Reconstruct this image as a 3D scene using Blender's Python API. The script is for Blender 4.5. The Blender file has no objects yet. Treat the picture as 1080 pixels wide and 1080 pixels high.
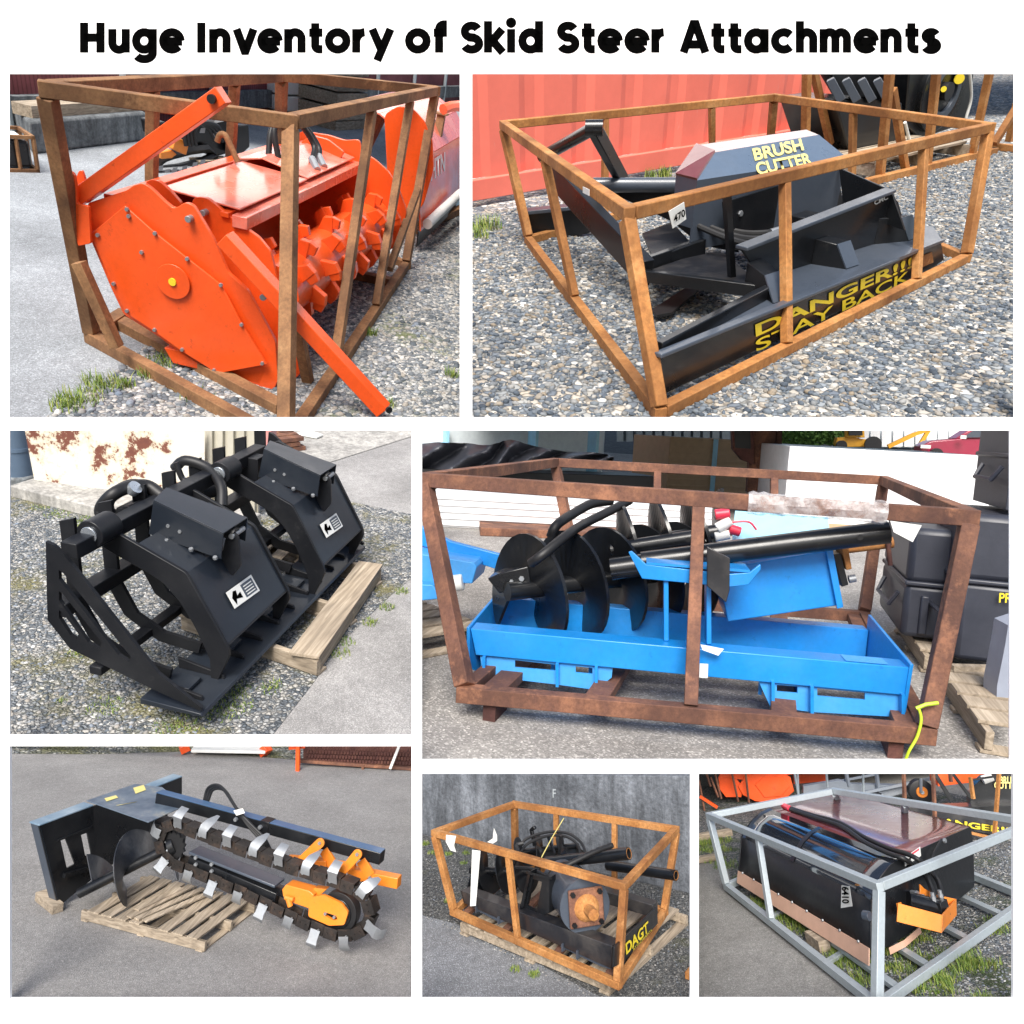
import bpy, bmesh, math, random
import numpy as np
from mathutils import Vector, Matrix, geometry
R_=math.radians
rng=random.Random(7)
sc=bpy.context.scene
col=sc.collection
F=800.0
PITCH=R_(10)
# camera coords (x right, y up, z forward) -> world; the camera looks down by PITCH
CAMH=4.2
CAM=Vector((0,0,CAMH))
def c2w(v):
    x,y,z=v
    return Vector((x, z*math.cos(PITCH)+y*math.sin(PITCH), y*math.cos(PITCH)-z*math.sin(PITCH)))+CAM
def dir2w(v): return c2w(v)-CAM
# ------------------------------------------------------------ one bay of the display = one yard scene
class Bay:
    def __init__(s,R,t,sc_,off,k,win):
        s.R=np.array(R,float); s.t=np.array(t,float); s.s=sc_; s.o=off; s.k=k; s.win=win
        M=Matrix.Identity(4)
        for j in range(3):
            c=dir2w(s.R[:,j])*sc_
            for i in range(3): M[i][j]=c[i]
        o=c2w(s.t)
        for i in range(3): M[i][3]=o[i]
        s.M=M
    def fit(s,depth):
        "uniformly resize the yard so that its ground starts just behind its board"
        x0,y0,x1,y1=s.win;m=1e9
        for px in (x0,x1):
            c=s.R@np.array(s.Z((px-s.o[0])*s.k,(y1-s.o[1])*s.k))*s.s+s.t
            m=min(m,c[2])
        q=(depth+.04)/m
        s.__init__(s.R,s.t*q,s.s*q,s.o,s.k,s.win);return s
    def ray(s,zx,zy):
        px=zx/s.k+s.o[0]; py=zy/s.k+s.o[1]
        return np.array([(px-540)/F,(540-py)/F,1.0])
    def loc(s,c): return s.R.T@((np.array(c)-s.t)/s.s)
    def hit(s,zx,zy,axis,val):
        o=s.loc((0,0,0)); d=s.R.T@s.ray(zx,zy)
        t=(val-o[axis])/d[axis]
        return Vector(o+d*t)
    def X(s,zx,zy,v=0): return s.hit(zx,zy,0,v)
    def Y(s,zx,zy,v=0): return s.hit(zx,zy,1,v)
    def Z(s,zx,zy,v=0): return s.hit(zx,zy,2,v)
    def N(s,zx,zy,p0,n):
        o=s.loc((0,0,0)); d=s.R.T@s.ray(zx,zy); n=np.array(n,float); p0=np.array(p0,float)
        return Vector(o+d*(n@(p0-o))/(n@d))
    def up(s,p,zy):
        "height above ground point p that shows at image row zy"
        lo=-1.0;c0=s.R@np.array(p)*s.s+s.t;hi=8.0 if s.R[2,2]>-1e-3 else min(60.0,.8*c0[2]/(-s.R[2,2]*s.s))
        for _ in range(50):
            m=(lo+hi)/2
            c=s.R@np.array([p[0],p[1],m])*s.s+s.t
            y=((540-F*c[1]/c[2])-s.o[1])*s.k
            if y>zy: lo=m
            else: hi=m
        return m
    def mpp(s,p):
        "metres per picture pixel at p"
        c=s.R@np.array(p)*s.s+s.t;return c[2]/F/s.k/s.s
    def px(s,p):
        c=s.R@np.array(p)*s.s+s.t
        return ((540+F*c[0]/c[2]-s.o[0])*s.k,(540-F*c[1]/c[2]-s.o[1])*s.k)
def frame_bay(opx,depth,up,ypx,ylen,off,k,win):
    up=np.array(up,float); up=up/np.linalg.norm(up)
    def ray(z): return np.array([(z[0]/k+off[0]-540)/F,(540-z[1]/k-off[1])/F,1.0])
    o=ray(opx)*depth
    d=ray(ypx); q=d*(up@o)/(up@d)
    y=q-o; L=np.linalg.norm(y); y=y/L
    x=-np.cross(y,up)   # left-handed camera coords
    return Bay(np.stack([x,y,up],1),o,L/ylen,off,k,win)
# ------------------------------------------------------------ mesh building
class MB:
    def __init__(s): s.v=[]; s.f=[]
    def add(s,vs,fs):
        n=len(s.v); s.v+= [Vector(v) for v in vs]; s.f+=[tuple(i+n for i in f) for f in fs]; return s
    def bar(s,a,b,w,h=None,up=(0,0,1),ext=0):
        h=h or w; a=Vector(a); b=Vector(b); d=(b-a).normalized(); a=a-d*ext; b=b+d*ext
        u=Vector(up)
        if abs(d.dot(u))>.95: u=Vector((1,0,0)) if abs(d.x)<.9 else Vector((0,1,0))
        sx=d.cross(u).normalized(); sz=sx.cross(d).normalized()
        vs=[]
        for p in (a,b):
            for i,j in ((-1,-1),(1,-1),(1,1),(-1,1)): vs.append(p+sx*i*w/2+sz*j*h/2)
        return s.add(vs,[(3,2,1,0),(4,5,6,7),(0,1,5,4),(1,2,6,5),(2,3,7,6),(3,0,4,7)])
    def box(s,c,d,rz=0):
        c=Vector(c); M=Matrix.Rotation(rz,3,'Z'); vs=[]
        for k in (-1,1):
            for i,j in ((-1,-1),(1,-1),(1,1),(-1,1)): vs.append(c+M@Vector((i*d[0]/2,j*d[1]/2,k*d[2]/2)))
        return s.add(vs,[(3,2,1,0),(4,5,6,7),(0,1,5,4),(1,2,6,5),(2,3,7,6),(3,0,4,7)])
    def hexa(s,vs):   # 4 bottom, 4 top
        return s.add(vs,[(3,2,1,0),(4,5,6,7),(0,1,5,4),(1,2,6,5),(2,3,7,6),(3,0,4,7)])
    def tube(s,pts,r,n=10,caps=True):
        pts=[Vector(p) for p in pts]; rr=r if isinstance(r,(list,tuple)) else [r]*len(pts)
        base=len(s.v); prev=None
        for i,p in enumerate(pts):
            d=(pts[min(i+1,len(pts)-1)]-pts[max(i-1,0)]).normalized()
            if prev is None:
                u=Vector((0,0,1)) if abs(d.z)<.9 else Vector((1,0,0))
                a=d.cross(u).normalized()
            else:
                a=(prev-d*prev.dot(d)).normalized()
            prev=a; b=d.cross(a)
            for k in range(n):
                t=2*math.pi*k/n; s.v.append(p+(a*math.cos(t)+b*math.sin(t))*rr[i])
        for i in range(len(pts)-1):
            for k in range(n):
                s.f.append((base+i*n+k,base+i*n+(k+1)%n,base+(i+1)*n+(k+1)%n,base+(i+1)*n+k))
        if caps:
            s.f.append(tuple(base+k for k in reversed(range(n)))); e=base+(len(pts)-1)*n
            s.f.append(tuple(e+k for k in range(n)))
        return s
    def pipe(s,a,b,r,t=.008,n=18):   # open pipe
        a=Vector(a);b=Vector(b);d=(b-a).normalized();u=Vector((0,0,1)) if abs(d.z)<.9 else Vector((1,0,0))
        x=d.cross(u).normalized();y=d.cross(x);base=len(s.v)
        for p,rad in ((a,r),(b,r),(b,r-t),(a,r-t)):
            for k in range(n):
                q=2*math.pi*k/n;s.v.append(p+(x*math.cos(q)+y*math.sin(q))*rad)
        for j in range(4):
            for k in range(n):
                s.f.append((base+j*n+k,base+((j+1)%4)*n+k,base+((j+1)%4)*n+(k+1)%n,base+j*n+(k+1)%n))
        return s
    def plate(s,pts,th,holes=(),n=None):
        "flat polygon (with holes) given thickness th along its normal n"
        pts=[Vector(p) for p in pts]
        nn=Vector((0,0,0))
        for i in range(len(pts)): nn+=pts[i].cross(pts[(i+1)%len(pts)])
        nn.normalize()
        if n is not None:
            n=Vector(n).normalized()
        else: n=nn
        loops=[pts]+[[Vector(p) for p in h] for h in holes]
        tris=geometry.tessellate_polygon(loops)
        flat=[p for l in loops for p in l]; N=len(flat); b=len(s.v)
        off=n*th
        s.v+=[p.copy() for p in flat]+[p+off for p in flat]
        if len(loops)==1:
            s.f.append(tuple(b+i for i in reversed(range(N)))); s.f.append(tuple(b+N+i for i in range(N)))
        else:
            for t in tris:
                s.f.append((b+t[0],b+t[1],b+t[2])); s.f.append((b+N+t[2],b+N+t[1],b+N+t[0]))
        k=0
        for l in loops:
            m=len(l)
            for i in range(m):
                j=(i+1)%m; s.f.append((b+k+i,b+k+j,b+N+k+j,b+N+k+i))
            k+=m
        return s
    def cyl(s,a,b,r,r2=None,n=20): return s.tube([a,b],[r,r if r2 is None else r2],n)
    def disc_ring(s,c,ax,r1,r2,th,n=24):
        c=Vector(c);ax=Vector(ax).normalized();u=Vector((0,0,1)) if abs(ax.z)<.9 else Vector((1,0,0))
        x=ax.cross(u).normalized();y=ax.cross(x)
        out=[c+(x*math.cos(2*math.pi*k/n)+y*math.sin(2*math.pi*k/n))*r1 for k in range(n)]
        inn=[c+(x*math.cos(2*math.pi*k/n)+y*math.sin(2*math.pi*k/n))*r2 for k in range(n)]
        return s.plate(out,th,[inn],ax)
    def flight(s,a,b,ri,ro,turns,th=.008,ph=0,n=28,ro2=None,hand=1):
        "helical auger flighting around the axis a-b"
        a=Vector(a);b=Vector(b);ax=(b-a).normalized();u=Vector((0,0,1)) if abs(ax.z)<.9 else Vector((1,0,0))
        x=ax.cross(u).normalized();y=ax.cross(x);L=(b-a).length;N=max(4,int(n*turns));base=len(s.v)
        for i in range(N+1):
            t=i/N;q=ph+hand*2*math.pi*turns*t;d=x*math.cos(q)+y*math.sin(q);r=ro if ro2 is None else ro+(ro2-ro)*t
            p=a+ax*L*t
            s.v+=[p+d*ri-ax*th/2,p+d*r-ax*th/2,p+d*r+ax*th/2,p+d*ri+ax*th/2]
        for i in range(N):
            for k in range(4):
                j=(k+1)%4;s.f.append((base+4*i+k,base+4*i+j,base+4*i+4+j,base+4*i+4+k))
        s.f.append((base,base+3,base+2,base+1)); e=base+4*N; s.f.append((e,e+1,e+2,e+3))
        return s
    def bolt(s,p,n,r=.012,h=.008):
        p=Vector(p);n=Vector(n).normalized();return s.tube([p-n*.002,p+n*h],[r,r*.9],6)
def smooth_path(pts,k=6):
    pts=[Vector(p) for p in pts];out=[]
    P=[pts[0]*2-pts[1]]+pts+[pts[-1]*2-pts[-2]]
    for i in range(1,len(P)-2):
        for j in range(k):
            t=j/k;a,b,c,d=P[i-1],P[i],P[i+1],P[i+2]
            out.append(.5*((2*b)+(c-a)*t+(2*a-5*b+4*c-d)*t*t+(3*b-a-3*c+d)*t**3))
    out.append(pts[-1]);return out
def rounded(pts,r,n=4):
    "round the corners of a 3-D polygon"
    pts=[Vector(p) for p in pts];out=[];m=len(pts)
    for i in range(m):
        a,b,c=pts[i-1],pts[i],pts[(i+1)%m]
        d1=(a-b);d2=(c-b);q=min(r,d1.length*.45,d2.length*.45)
        p1=b+d1.normalized()*q;p2=b+d2.normalized()*q
        for k in range(n+1):
            t=k/n;out.append(p1*(1-t)**2+b*2*t*(1-t)+p2*t*t)
    return out
def emit(name,mb,mat,M,base=(0,0,0),bevel=0,smooth=True,clip=None):
    me=bpy.data.meshes.new(name);b=Vector(base)
    me.from_pydata([tuple(v-b) for v in mb.v],[],mb.f)
    bm=bmesh.new();bm.from_mesh(me);bmesh.ops.recalc_face_normals(bm,faces=bm.faces[:])
    if clip: clip_bm(bm,clip[0],b,clip[1])
    bm.to_mesh(me);bm.free();me.update()
    if smooth:
        me.shade_smooth();me.set_sharp_from_angle(angle=R_(38))
    if mat: me.materials.append(mat)
    o=bpy.data.objects.new(name,me);col.objects.link(o)
    if bevel:
        m=o.modifiers.new('Bevel','BEVEL');m.width=bevel;m.segments=2;m.limit_method='ANGLE';m.angle_limit=R_(40)
        m.harden_normals=False
    return o
def clip_bm(bm,bay,base,pad=3):
    "trim what lies outside the part of the yard this bay shows"
    x0,y0,x1,y1=bay.win
    o=bay.loc((0,0,0))
    def r(px,py): return bay.R.T@np.array([(px-540)/F,(540-py)/F,1.0])
    x0-=pad;y0-=pad;x1+=pad;y1+=pad
    c=[r(x0,y0),r(x1,y0),r(x1,y1),r(x0,y1)];mid=r((x0+x1)/2,(y0+y1)/2)
    for i in range(4):
        n=np.cross(c[i],c[(i+1)%4]);n=n/np.linalg.norm(n)
        if n@mid>0:n=-n
        bmesh.ops.bisect_plane(bm,geom=bm.verts[:]+bm.edges[:]+bm.faces[:],plane_co=Vector(o)-Vector(base),plane_no=Vector(n),clear_outer=True)
def tag(o,label=None,cat=None,group=None,kind=None):
    if label:o['label']=label
    if cat:o['category']=cat
    if group:o['group']=group
    if kind:o['kind']=kind
    return o
class Thing:
    def __init__(s,bay,name,label,cat,base=(0,0,0),group=None,clip=None):
        s.bay=bay;s.base=Vector(base);s.clip=3 if clip is None and bay.k!=1.0 else clip
        s.o=bpy.data.objects.new(name,None);col.objects.link(s.o);s.o.empty_display_size=.2
        s.o.matrix_world=bay.M@Matrix.Translation(s.base)
        tag(s.o,label,cat,group)
    def part(s,name,mb,mat,parent=None,label=None,bevel=0,smooth=True):
        o=emit(name,mb,mat,None,s.base,bevel,smooth,(s.bay,s.clip) if s.clip is not None else None)
        o.parent=parent or s.o
        if label:o['label']=label
        return o
def single(bay,name,mb,mat,label=None,cat=None,group=None,kind=None,base=(0,0,0),bevel=0,smooth=True,clip=None):
    o=emit(name,mb,mat,None,base,bevel,smooth,(bay,clip) if clip is not None else None)
    o.matrix_world=bay.M@Matrix.Translation(Vector(base))
    return tag(o,label,cat,group,kind)
def copy_thing(src,M,label=None):
    r=src.copy();col.objects.link(r);r.matrix_world=M
    if label:r['label']=label
    for ch in [c for c in bpy.data.objects if c.parent==src]:
        c=ch.copy();col.objects.link(c);c.parent=r
        for g in [g for g in bpy.data.objects if g.parent==ch]:
            d=g.copy();col.objects.link(d);d.parent=c
    return r
# ------------------------------------------------------------ materials
MATS={}
class NT:
    def __init__(s,name):
        s.m=bpy.data.materials.new(name);s.m.use_nodes=True;s.t=s.m.node_tree;s.b=s.t.nodes['Principled BSDF']
        s.tc=s.t.nodes.new('ShaderNodeTexCoord')
    def n(s,t,**k):
        n=s.t.nodes.new(t)
        for a,v in k.items():
            if a in n.inputs: n.inputs[a].default_value=v
            else: setattr(n,a,v)
        return n
    def L(s,a,b): s.t.links.new(a,b)
    def noise(s,scale,detail=5,rough=.6,stretch=None,vec=None,dist=0):
        n=s.n('ShaderNodeTexNoise');n.inputs['Scale'].default_value=scale;n.inputs['Detail'].default_value=detail;n.inputs['Roughness'].default_value=rough;n.inputs['Distortion'].default_value=dist
        src=vec or s.tc.outputs['Object']
        if stretch:
            mp=s.n('ShaderNodeMapping');mp.inputs['Scale'].default_value=stretch;s.L(src,mp.inputs[0]);src=mp.outputs[0]
        s.L(src,n.inputs['Vector']);return n.outputs['Fac']
    def ramp(s,fac,stops):
        r=s.n('ShaderNodeValToRGB');e=r.color_ramp.elements
        while len(e)<len(stops):e.new(.5)
        for i,(p,c) in enumerate(stops):
            e[i].position=p;e[i].color=(*c,1) if len(c)==3 else c
        s.L(fac,r.inputs[0]);return r.outputs[0]
    def mix(s,fac,a,b,mode='MIX'):
        m=s.n('ShaderNodeMix');m.data_type='RGBA';m.blend_type=mode
        def put(v,i):
            if isinstance(v,(tuple,list)):m.inputs[i].default_value=(*v,1) if len(v)==3 else v
            else:s.L(v,m.inputs[i])
        if isinstance(fac,(int,float)):m.inputs[0].default_value=fac
        else:s.L(fac,m.inputs[0])
        put(a,6);put(b,7);return m.outputs[2]
    def bump(s,h,strength=.3,dist=.01):
        b=s.n('ShaderNodeBump');b.inputs['Strength'].default_value=strength;b.inputs['Distance'].default_value=dist
        s.L(h,b.inputs['Height']);s.L(b.outputs[0],s.b.inputs['Normal'])
    def set(s,**k):
        for a,v in k.items():
            i=s.b.inputs[a.replace('_',' ')]
            if hasattr(v,'links') or hasattr(v,'is_linked'): s.L(v,i)
            elif isinstance(v,tuple): i.default_value=(*v,1)
            else:i.default_value=v
        return s
def g(v):return (v,v,v)
def paint(name,c,rough=.35,dirt=.35,dust=(.3,.27,.23),metal=0,coat=0,scale=1.0,wear=None,spec=.5):
    t=NT(name);t.b.inputs['Specular IOR Level'].default_value=spec;n=t.noise(3*scale,6,.65);n2=t.noise(40*scale,4,.6)
    f=t.ramp(n,[(.45,g(0)),(.75,g(dirt))]);
    c2=t.mix(n2,tuple(x*.82 for x in c),tuple(min(1,x*1.12) for x in c))
    c2=t.mix(t.ramp(t.noise(13*scale,7,.78),[(.60,g(0)),(.66,g(.55 if wear else 0))]),c2,wear or (0,0,0))
    c2=t.mix(t.ramp(t.noise(1.7*scale,5,.6),[(.35,g(.28 if wear else 0)),(.6,g(0))]),c2,tuple(x*.5 for x in c))
    t.set(Base_Color=t.mix(f,c2,dust),Roughness=t.ramp(n,[(.3,g(rough)),(.8,g(min(1,rough+.3)))]),Metallic=metal)
    t.b.inputs['Coat Weight'].default_value=coat;t.b.inputs['Coat Roughness'].default_value=.12
    t.bump(t.noise(25*scale,3,.5),.06,.01)
    return t.m
def rust(name,a,b,c,scale=1.0,rough=.8):
    t=NT(name);n=t.noise(6*scale,8,.7);n2=t.noise(55*scale,5,.7);n3=t.noise(2*scale,3,.5)
    base=t.ramp(n,[(.3,a),(.5,b),(.72,c)])
    sp=t.ramp(n2,[(.35,g(.6)),(.62,g(1.12))])
    base=t.mix(.7,base,sp,'MULTIPLY')
    base=t.mix(t.ramp(n3,[(.48,g(0)),(.62,g(.6))]),base,tuple(x*.55 for x in a));base=t.mix(t.ramp(t.noise(3.3*scale,6,.7),[(.6,g(0)),(.68,g(.5))]),base,tuple(min(1,x*1.25) for x in c))
    t.set(Base_Color=base,Roughness=rough,Metallic=.1);t.bump(n2,.5,.004);return t.m
def wood(name,a,b,axis=0,scale=1.0):
    t=NT(name);st=[1.5,1.5,1.5];st=[22,22,22];st[axis]=1.2
    n=t.noise(1.6*scale,8,.65,tuple(st),dist=.6);n2=t.noise(2.5*scale,3,.5)
    isl=t.n('ShaderNodeNewGeometry').outputs['Random Per Island']
    base=t.ramp(n,[(.3,tuple(x*.45 for x in a)),(.5,a),(.7,b)])
    base=t.mix(t.ramp(n2,[(.45,g(0)),(.75,g(.5))]),base,(.16,.13,.1))
    base=t.mix(1.0,base,t.ramp(isl,[(0,g(.7)),(1,g(1.15))]),'MULTIPLY')
    t.set(Base_Color=base,Roughness=.85);t.bump(n,.5,.004);return t.m
def plain(name,c,rough=.6,metal=0,**k):
    t=NT(name);n=t.noise(9,5,.6)
    t.set(Base_Color=t.mix(n,tuple(x*.8 for x in c),tuple(min(1,x*1.15) for x in c)),Roughness=rough,Metallic=metal);return t.m
def mats():
    M=MATS
    M['rust']=rust('rusty_steel',(.16,.075,.035),(.30,.15,.065),(.40,.22,.10))
    M['rust_orange']=rust('orange_rusty_steel',(.30,.11,.03),(.48,.21,.06),(.60,.31,.12))
    M['rust_red']=rust('red_brown_rusty_steel',(.11,.05,.04),(.20,.09,.055),(.38,.17,.09))
    M['rust_dark']=rust('dark_rusty_steel',(.08,.03,.025),(.13,.05,.04),(.2,.09,.06))
    M['orange']=paint('orange_enamel',(.93,.10,.012),.28,.05,(.8,.25,.1),coat=.3,wear=(.42,.045,.01))
    M['orange_sheen']=paint('orange_enamel_painted_sheen',(.85,.19,.12),.16,.45,(.85,.55,.48),coat=.6)  # pinkish tone paints the glossy sheen into the orange
    M['black']=paint('black_enamel',(.008,.009,.011),.22,.06,(.10,.10,.1),coat=.25,spec=.4,wear=(.03,.028,.027))
    M['satin']=paint('satin_black_powder_coat',(.010,.011,.014),.36,.10,(.09,.09,.09),spec=.35,wear=(.03,.03,.032))
    M['black_dusty']=paint('dusty_black_enamel',(.013,.014,.018),.3,.38,(.17,.15,.13),coat=.3)
    M['slate']=paint('slate_enamel_and_sky_sheen',(.06,.075,.10),.25,.12,(.12,.12,.12),coat=.3)  # lightened so the colour carries sky reflected on black enamel
    M['maroon']=paint('dark_maroon_reflective_enamel',(.16,.03,.03),.2,.3,(.25,.12,.11),coat=.7)
    M['blue']=paint('blue_enamel',(.010,.26,.72),.3,.12,(.1,.3,.6),coat=.3,wear=(.006,.13,.40))
    M['blue_light']=paint('light_blue_enamel',(.05,.32,.75),.35,.2,(.3,.5,.7))
    M['amber']=paint('amber_enamel',(.86,.25,.02),.35,.15,(.5,.3,.15),coat=.2,wear=(.45,.10,.01))
    M['galv']=paint('galvanised_steel',(.46,.52,.55),.42,.5,(.30,.33,.34),metal=.45)
    M['zinc']=paint('zinc_plate',(.40,.42,.44),.36,.5,(.2,.2,.2),metal=.7)
    M['yellow']=plain('yellow_decal',(.80,.62,.03),.5)
    M['white']=plain('white_label_stock',(.8,.8,.76),.6)
    M['cyan']=plain('pale_cyan_paint',(.35,.68,.85),.4)
    M['rubber']=plain('black_rubber',(.012,.012,.013),.5)
    M['tan_rubber']=plain('tan_rubber_skirt',(.62,.38,.27),.75)
    M['wood']=wood('weathered_pine_plank',(.36,.29,.21),(.55,.46,.35),0)
    M['wood_y']=wood('weathered_pine_board',(.36,.29,.21),(.55,.46,.35),1)
    M['concrete']=concrete('stained_concrete',(.25,.27,.28),(.075,.082,.088))
mats_ready=False
def concrete(name,a,b):
    t=NT(name);n=t.noise(1.6,8,.75);n2=t.noise(28,6,.7);n3=t.noise(2.2,6,.7,(3,3,.4))
    base=t.ramp(n,[(.3,b),(.62,a)]);base=t.mix(t.ramp(n3,[(.4,g(.6)),(.6,g(0))]),base,tuple(x*.55 for x in b))
    base=t.mix(1.0,base,t.ramp(n2,[(.3,g(.55)),(.7,g(1.25))]),'MULTIPLY')
    t.set(Base_Color=base,Roughness=.92);t.bump(n2,.6,.01);return t.m
def asphalt(name,a,fine=260,light=1.6,patch=.25,scale=1.0):
    t=NT(name);v=t.n('ShaderNodeTexVoronoi');v.inputs['Scale'].default_value=fine*.5*scale;t.L(t.tc.outputs['Object'],v.inputs['Vector'])
    n=t.noise(1.3,6,.6);n2=t.noise(fine*scale,3,.7);n4=t.noise(14*scale,6,.75)
    base=t.ramp(n,[(.3,tuple(x*(1-patch) for x in a)),(.7,tuple(x*(1+patch) for x in a))])
    base=t.mix(1.0,base,t.ramp(v.outputs['Color'],[(0,g(.55)),(.7,g(1.0)),(1,g(light))]),'MULTIPLY')
    base=t.mix(1.0,base,t.ramp(n4,[(.3,g(.8)),(.7,g(1.12))]),'MULTIPLY')
    base=t.mix(t.ramp(n2,[(.66,g(0)),(.74,g(.5))]),base,tuple(min(1,x*2.6) for x in a))
    t.set(Base_Color=base,Roughness=.9);t.bump(v.outputs['Distance'],.5,.006);return t.m
def gravel_mat(name,stops,cell=42,moss=None,dark=.35,patch_scale=.9,moss_lo=.55):
    "bed of crushed stone: a colour per cell, dark gaps, mossy patches"
    t=NT(name);wv=t.n('ShaderNodeTexNoise');wv.inputs['Scale'].default_value=cell*1.5;t.L(t.tc.outputs['Object'],wv.inputs['Vector'])
    mx=t.n('ShaderNodeMix');mx.data_type='VECTOR';mx.inputs[0].default_value=.012
    add=t.n('ShaderNodeVectorMath',operation='MULTIPLY_ADD');add.inputs[1].default_value=(.014,)*3
    t.L(wv.outputs['Color'],add.inputs[0]);t.L(t.tc.outputs['Object'],add.inputs[2])
    v=t.n('ShaderNodeTexVoronoi');v.inputs['Scale'].default_value=cell;t.L(add.outputs[0],v.inputs['Vector'])
    ve=t.n('ShaderNodeTexVoronoi',feature='DISTANCE_TO_EDGE');ve.inputs['Scale'].default_value=cell;t.L(add.outputs[0],ve.inputs['Vector'])
    sep=t.n('ShaderNodeSeparateColor');t.L(v.outputs['Color'],sep.inputs[0])
    base=t.ramp(sep.outputs[0],stops)
    base=t.mix(1.0,base,t.ramp(ve.outputs['Distance'],[(0,g(dark)),(.18,g(1))]),'MULTIPLY')
    base=t.mix(1.0,base,t.ramp(t.noise(1.1,4,.6),[(.3,g(.8)),(.7,g(1.15))]),'MULTIPLY')
    if moss:
        mfac=t.ramp(t.noise(patch_scale,7,.75),[(moss_lo,g(0)),(moss_lo+.13,g(.8))])
        base=t.mix(mfac,base,t.mix(t.noise(60,3,.6),moss,tuple(x*.45 for x in moss)))
    t.set(Base_Color=base,Roughness=.9)
    t.bump(t.ramp(ve.outputs['Distance'],[(0,g(0)),(.3,g(1))]),.9,.02);return t.m
def stone_mat(name,stops):
    t=NT(name);isl=t.n('ShaderNodeNewGeometry').outputs['Random Per Island']
    base=t.ramp(isl,stops);base=t.mix(1.0,base,t.ramp(t.noise(70,4,.6),[(.3,g(.7)),(.7,g(1.15))]),'MULTIPLY')
    t.set(Base_Color=base,Roughness=.85);return t.m
STONES=[(0,(.06,.075,.09)),(.25,(.13,.15,.17)),(.45,(.22,.23,.24)),(.62,(.33,.30,.26)),(.8,(.42,.42,.41)),(.93,(.16,.20,.26)),(1,(.62,.6,.56))]
def scatter_stones(bay,name,poly,n,smin,smax,mat,seed=1,avoid=None,z=0.0,label='loose crushed stone'):
    "loose stones, one mesh: real relief over the gravel bed"
    rs=np.random.RandomState(seed)
    P=np.array([(p[0],p[1]) for p in poly]);lo=P.min(0);hi=P.max(0)
    pts=rs.rand(n*3,2)*(hi-lo)+lo
    def inside(pts,P):
        x,y=pts[:,0],pts[:,1];r=np.zeros(len(pts),bool);j=len(P)-1
        for i in range(len(P)):
            xi,yi=P[i];xj,yj=P[j]
            c=((yi>y)!=(yj>y))&(x<(xj-xi)*(y-yi)/(yj-yi+1e-12)+xi);r^=c;j=i
        return r
    pts=pts[inside(pts,P)]
    c3=np.concatenate([pts,np.full((len(pts),1),z)],1)@bay.R.T*bay.s+bay.t
    ix=540+F*c3[:,0]/c3[:,2];iy=540-F*c3[:,1]/c3[:,2];w_=bay.win
    pts=pts[(ix>w_[0]-2)&(ix<w_[2]+2)&(iy>w_[1]-2)&(iy<w_[3]+3)]
    # fewer where far from the camera
    o=bay.loc((0,0,0));pts=pts[:n];m=len(pts)
    phi=(1+5**.5)/2
    ico=np.array([(-1,phi,0),(1,phi,0),(-1,-phi,0),(1,-phi,0),(0,-1,phi),(0,1,phi),(0,-1,-phi),(0,1,-phi),(phi,0,-1),(phi,0,1),(-phi,0,-1),(-phi,0,1)])/1.9
    fa=np.array([(0,11,5),(0,5,1),(0,1,7),(0,7,10),(0,10,11),(1,5,9),(5,11,4),(11,10,2),(10,7,6),(7,1,8),(3,9,4),(3,4,2),(3,2,6),(3,6,8),(3,8,9),(4,9,5),(2,4,11),(6,2,10),(8,6,7),(9,8,1)])
    V=ico[None]*(1+.35*(rs.rand(m,12,1)-.5))
    sz=smin+(smax-smin)*rs.rand(m,1,1)**2
    V=V*np.concatenate([sz*(.8+.5*rs.rand(m,1,1)),sz*(.6+.4*rs.rand(m,1,1)),sz*(.4+.3*rs.rand(m,1,1))],2)
    a=rs.rand(m)*6.283;c,s_=np.cos(a)[:,None],np.sin(a)[:,None];tl=(rs.rand(m)-.5)[:,None]*1.0
    x=V[:,:,0]*c-V[:,:,1]*s_;y=V[:,:,0]*s_+V[:,:,1]*c;zz=V[:,:,2]+x*tl*.6
    V=np.stack([x+pts[:,:1],y+pts[:,1:],zz+z+sz[:,:,0]*.12],2).reshape(-1,3)
    Fc=(fa[None]+12*np.arange(m)[:,None,None]).reshape(-1,3)
    me=bpy.data.meshes.new(name);me.vertices.add(len(V));me.vertices.foreach_set('co',V.ravel())
    me.loops.add(len(Fc)*3);me.loops.foreach_set('vertex_index',Fc.ravel().astype(np.int32))
    me.polygons.add(len(Fc));me.polygons.foreach_set('loop_start',np.arange(0,len(Fc)*3,3,dtype=np.int32))
    me.update(calc_edges=True);me.materials.append(mat)
    o=bpy.data.objects.new(name,me);col.objects.link(o);o.matrix_world=bay.M
    return tag(o,label,'gravel',kind='stuff')
def grass(bay,name,spots,mat,label,seed=3,h=.09):
    "tufts of thin blades"
    rs=random.Random(seed);mb=MB()
    for (p,r,n) in spots:
        for _ in range(int(n*2)):
            a=rs.random()*6.28;d=r*rs.random()**.7;q=Vector((p[0]+math.cos(a)*d,p[1]+math.sin(a)*d,p[2] if len(p)>2 else 0))
            hh=h*(.4+rs.random()*.8);b=rs.random()*6.28;w=.0015+.002*rs.random()
            sx=Vector((math.cos(b),math.sin(b),0))*w;l=Vector((math.cos(b+1.6),math.sin(b+1.6),0))*hh*(.3+.7*rs.random())
            k=len(mb.v);mb.v+=[q-sx,q+sx,q+l*.4+sx*.7+Vector((0,0,hh*.65)),q+l*.4-sx*.7+Vector((0,0,hh*.65)),q+l+Vector((0,0,hh))]
            mb.f+=[(k,k+1,k+2,k+3),(k+3,k+2,k+4)]
    return single(bay,name,mb,mat,label,'grass',kind='stuff')
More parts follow.
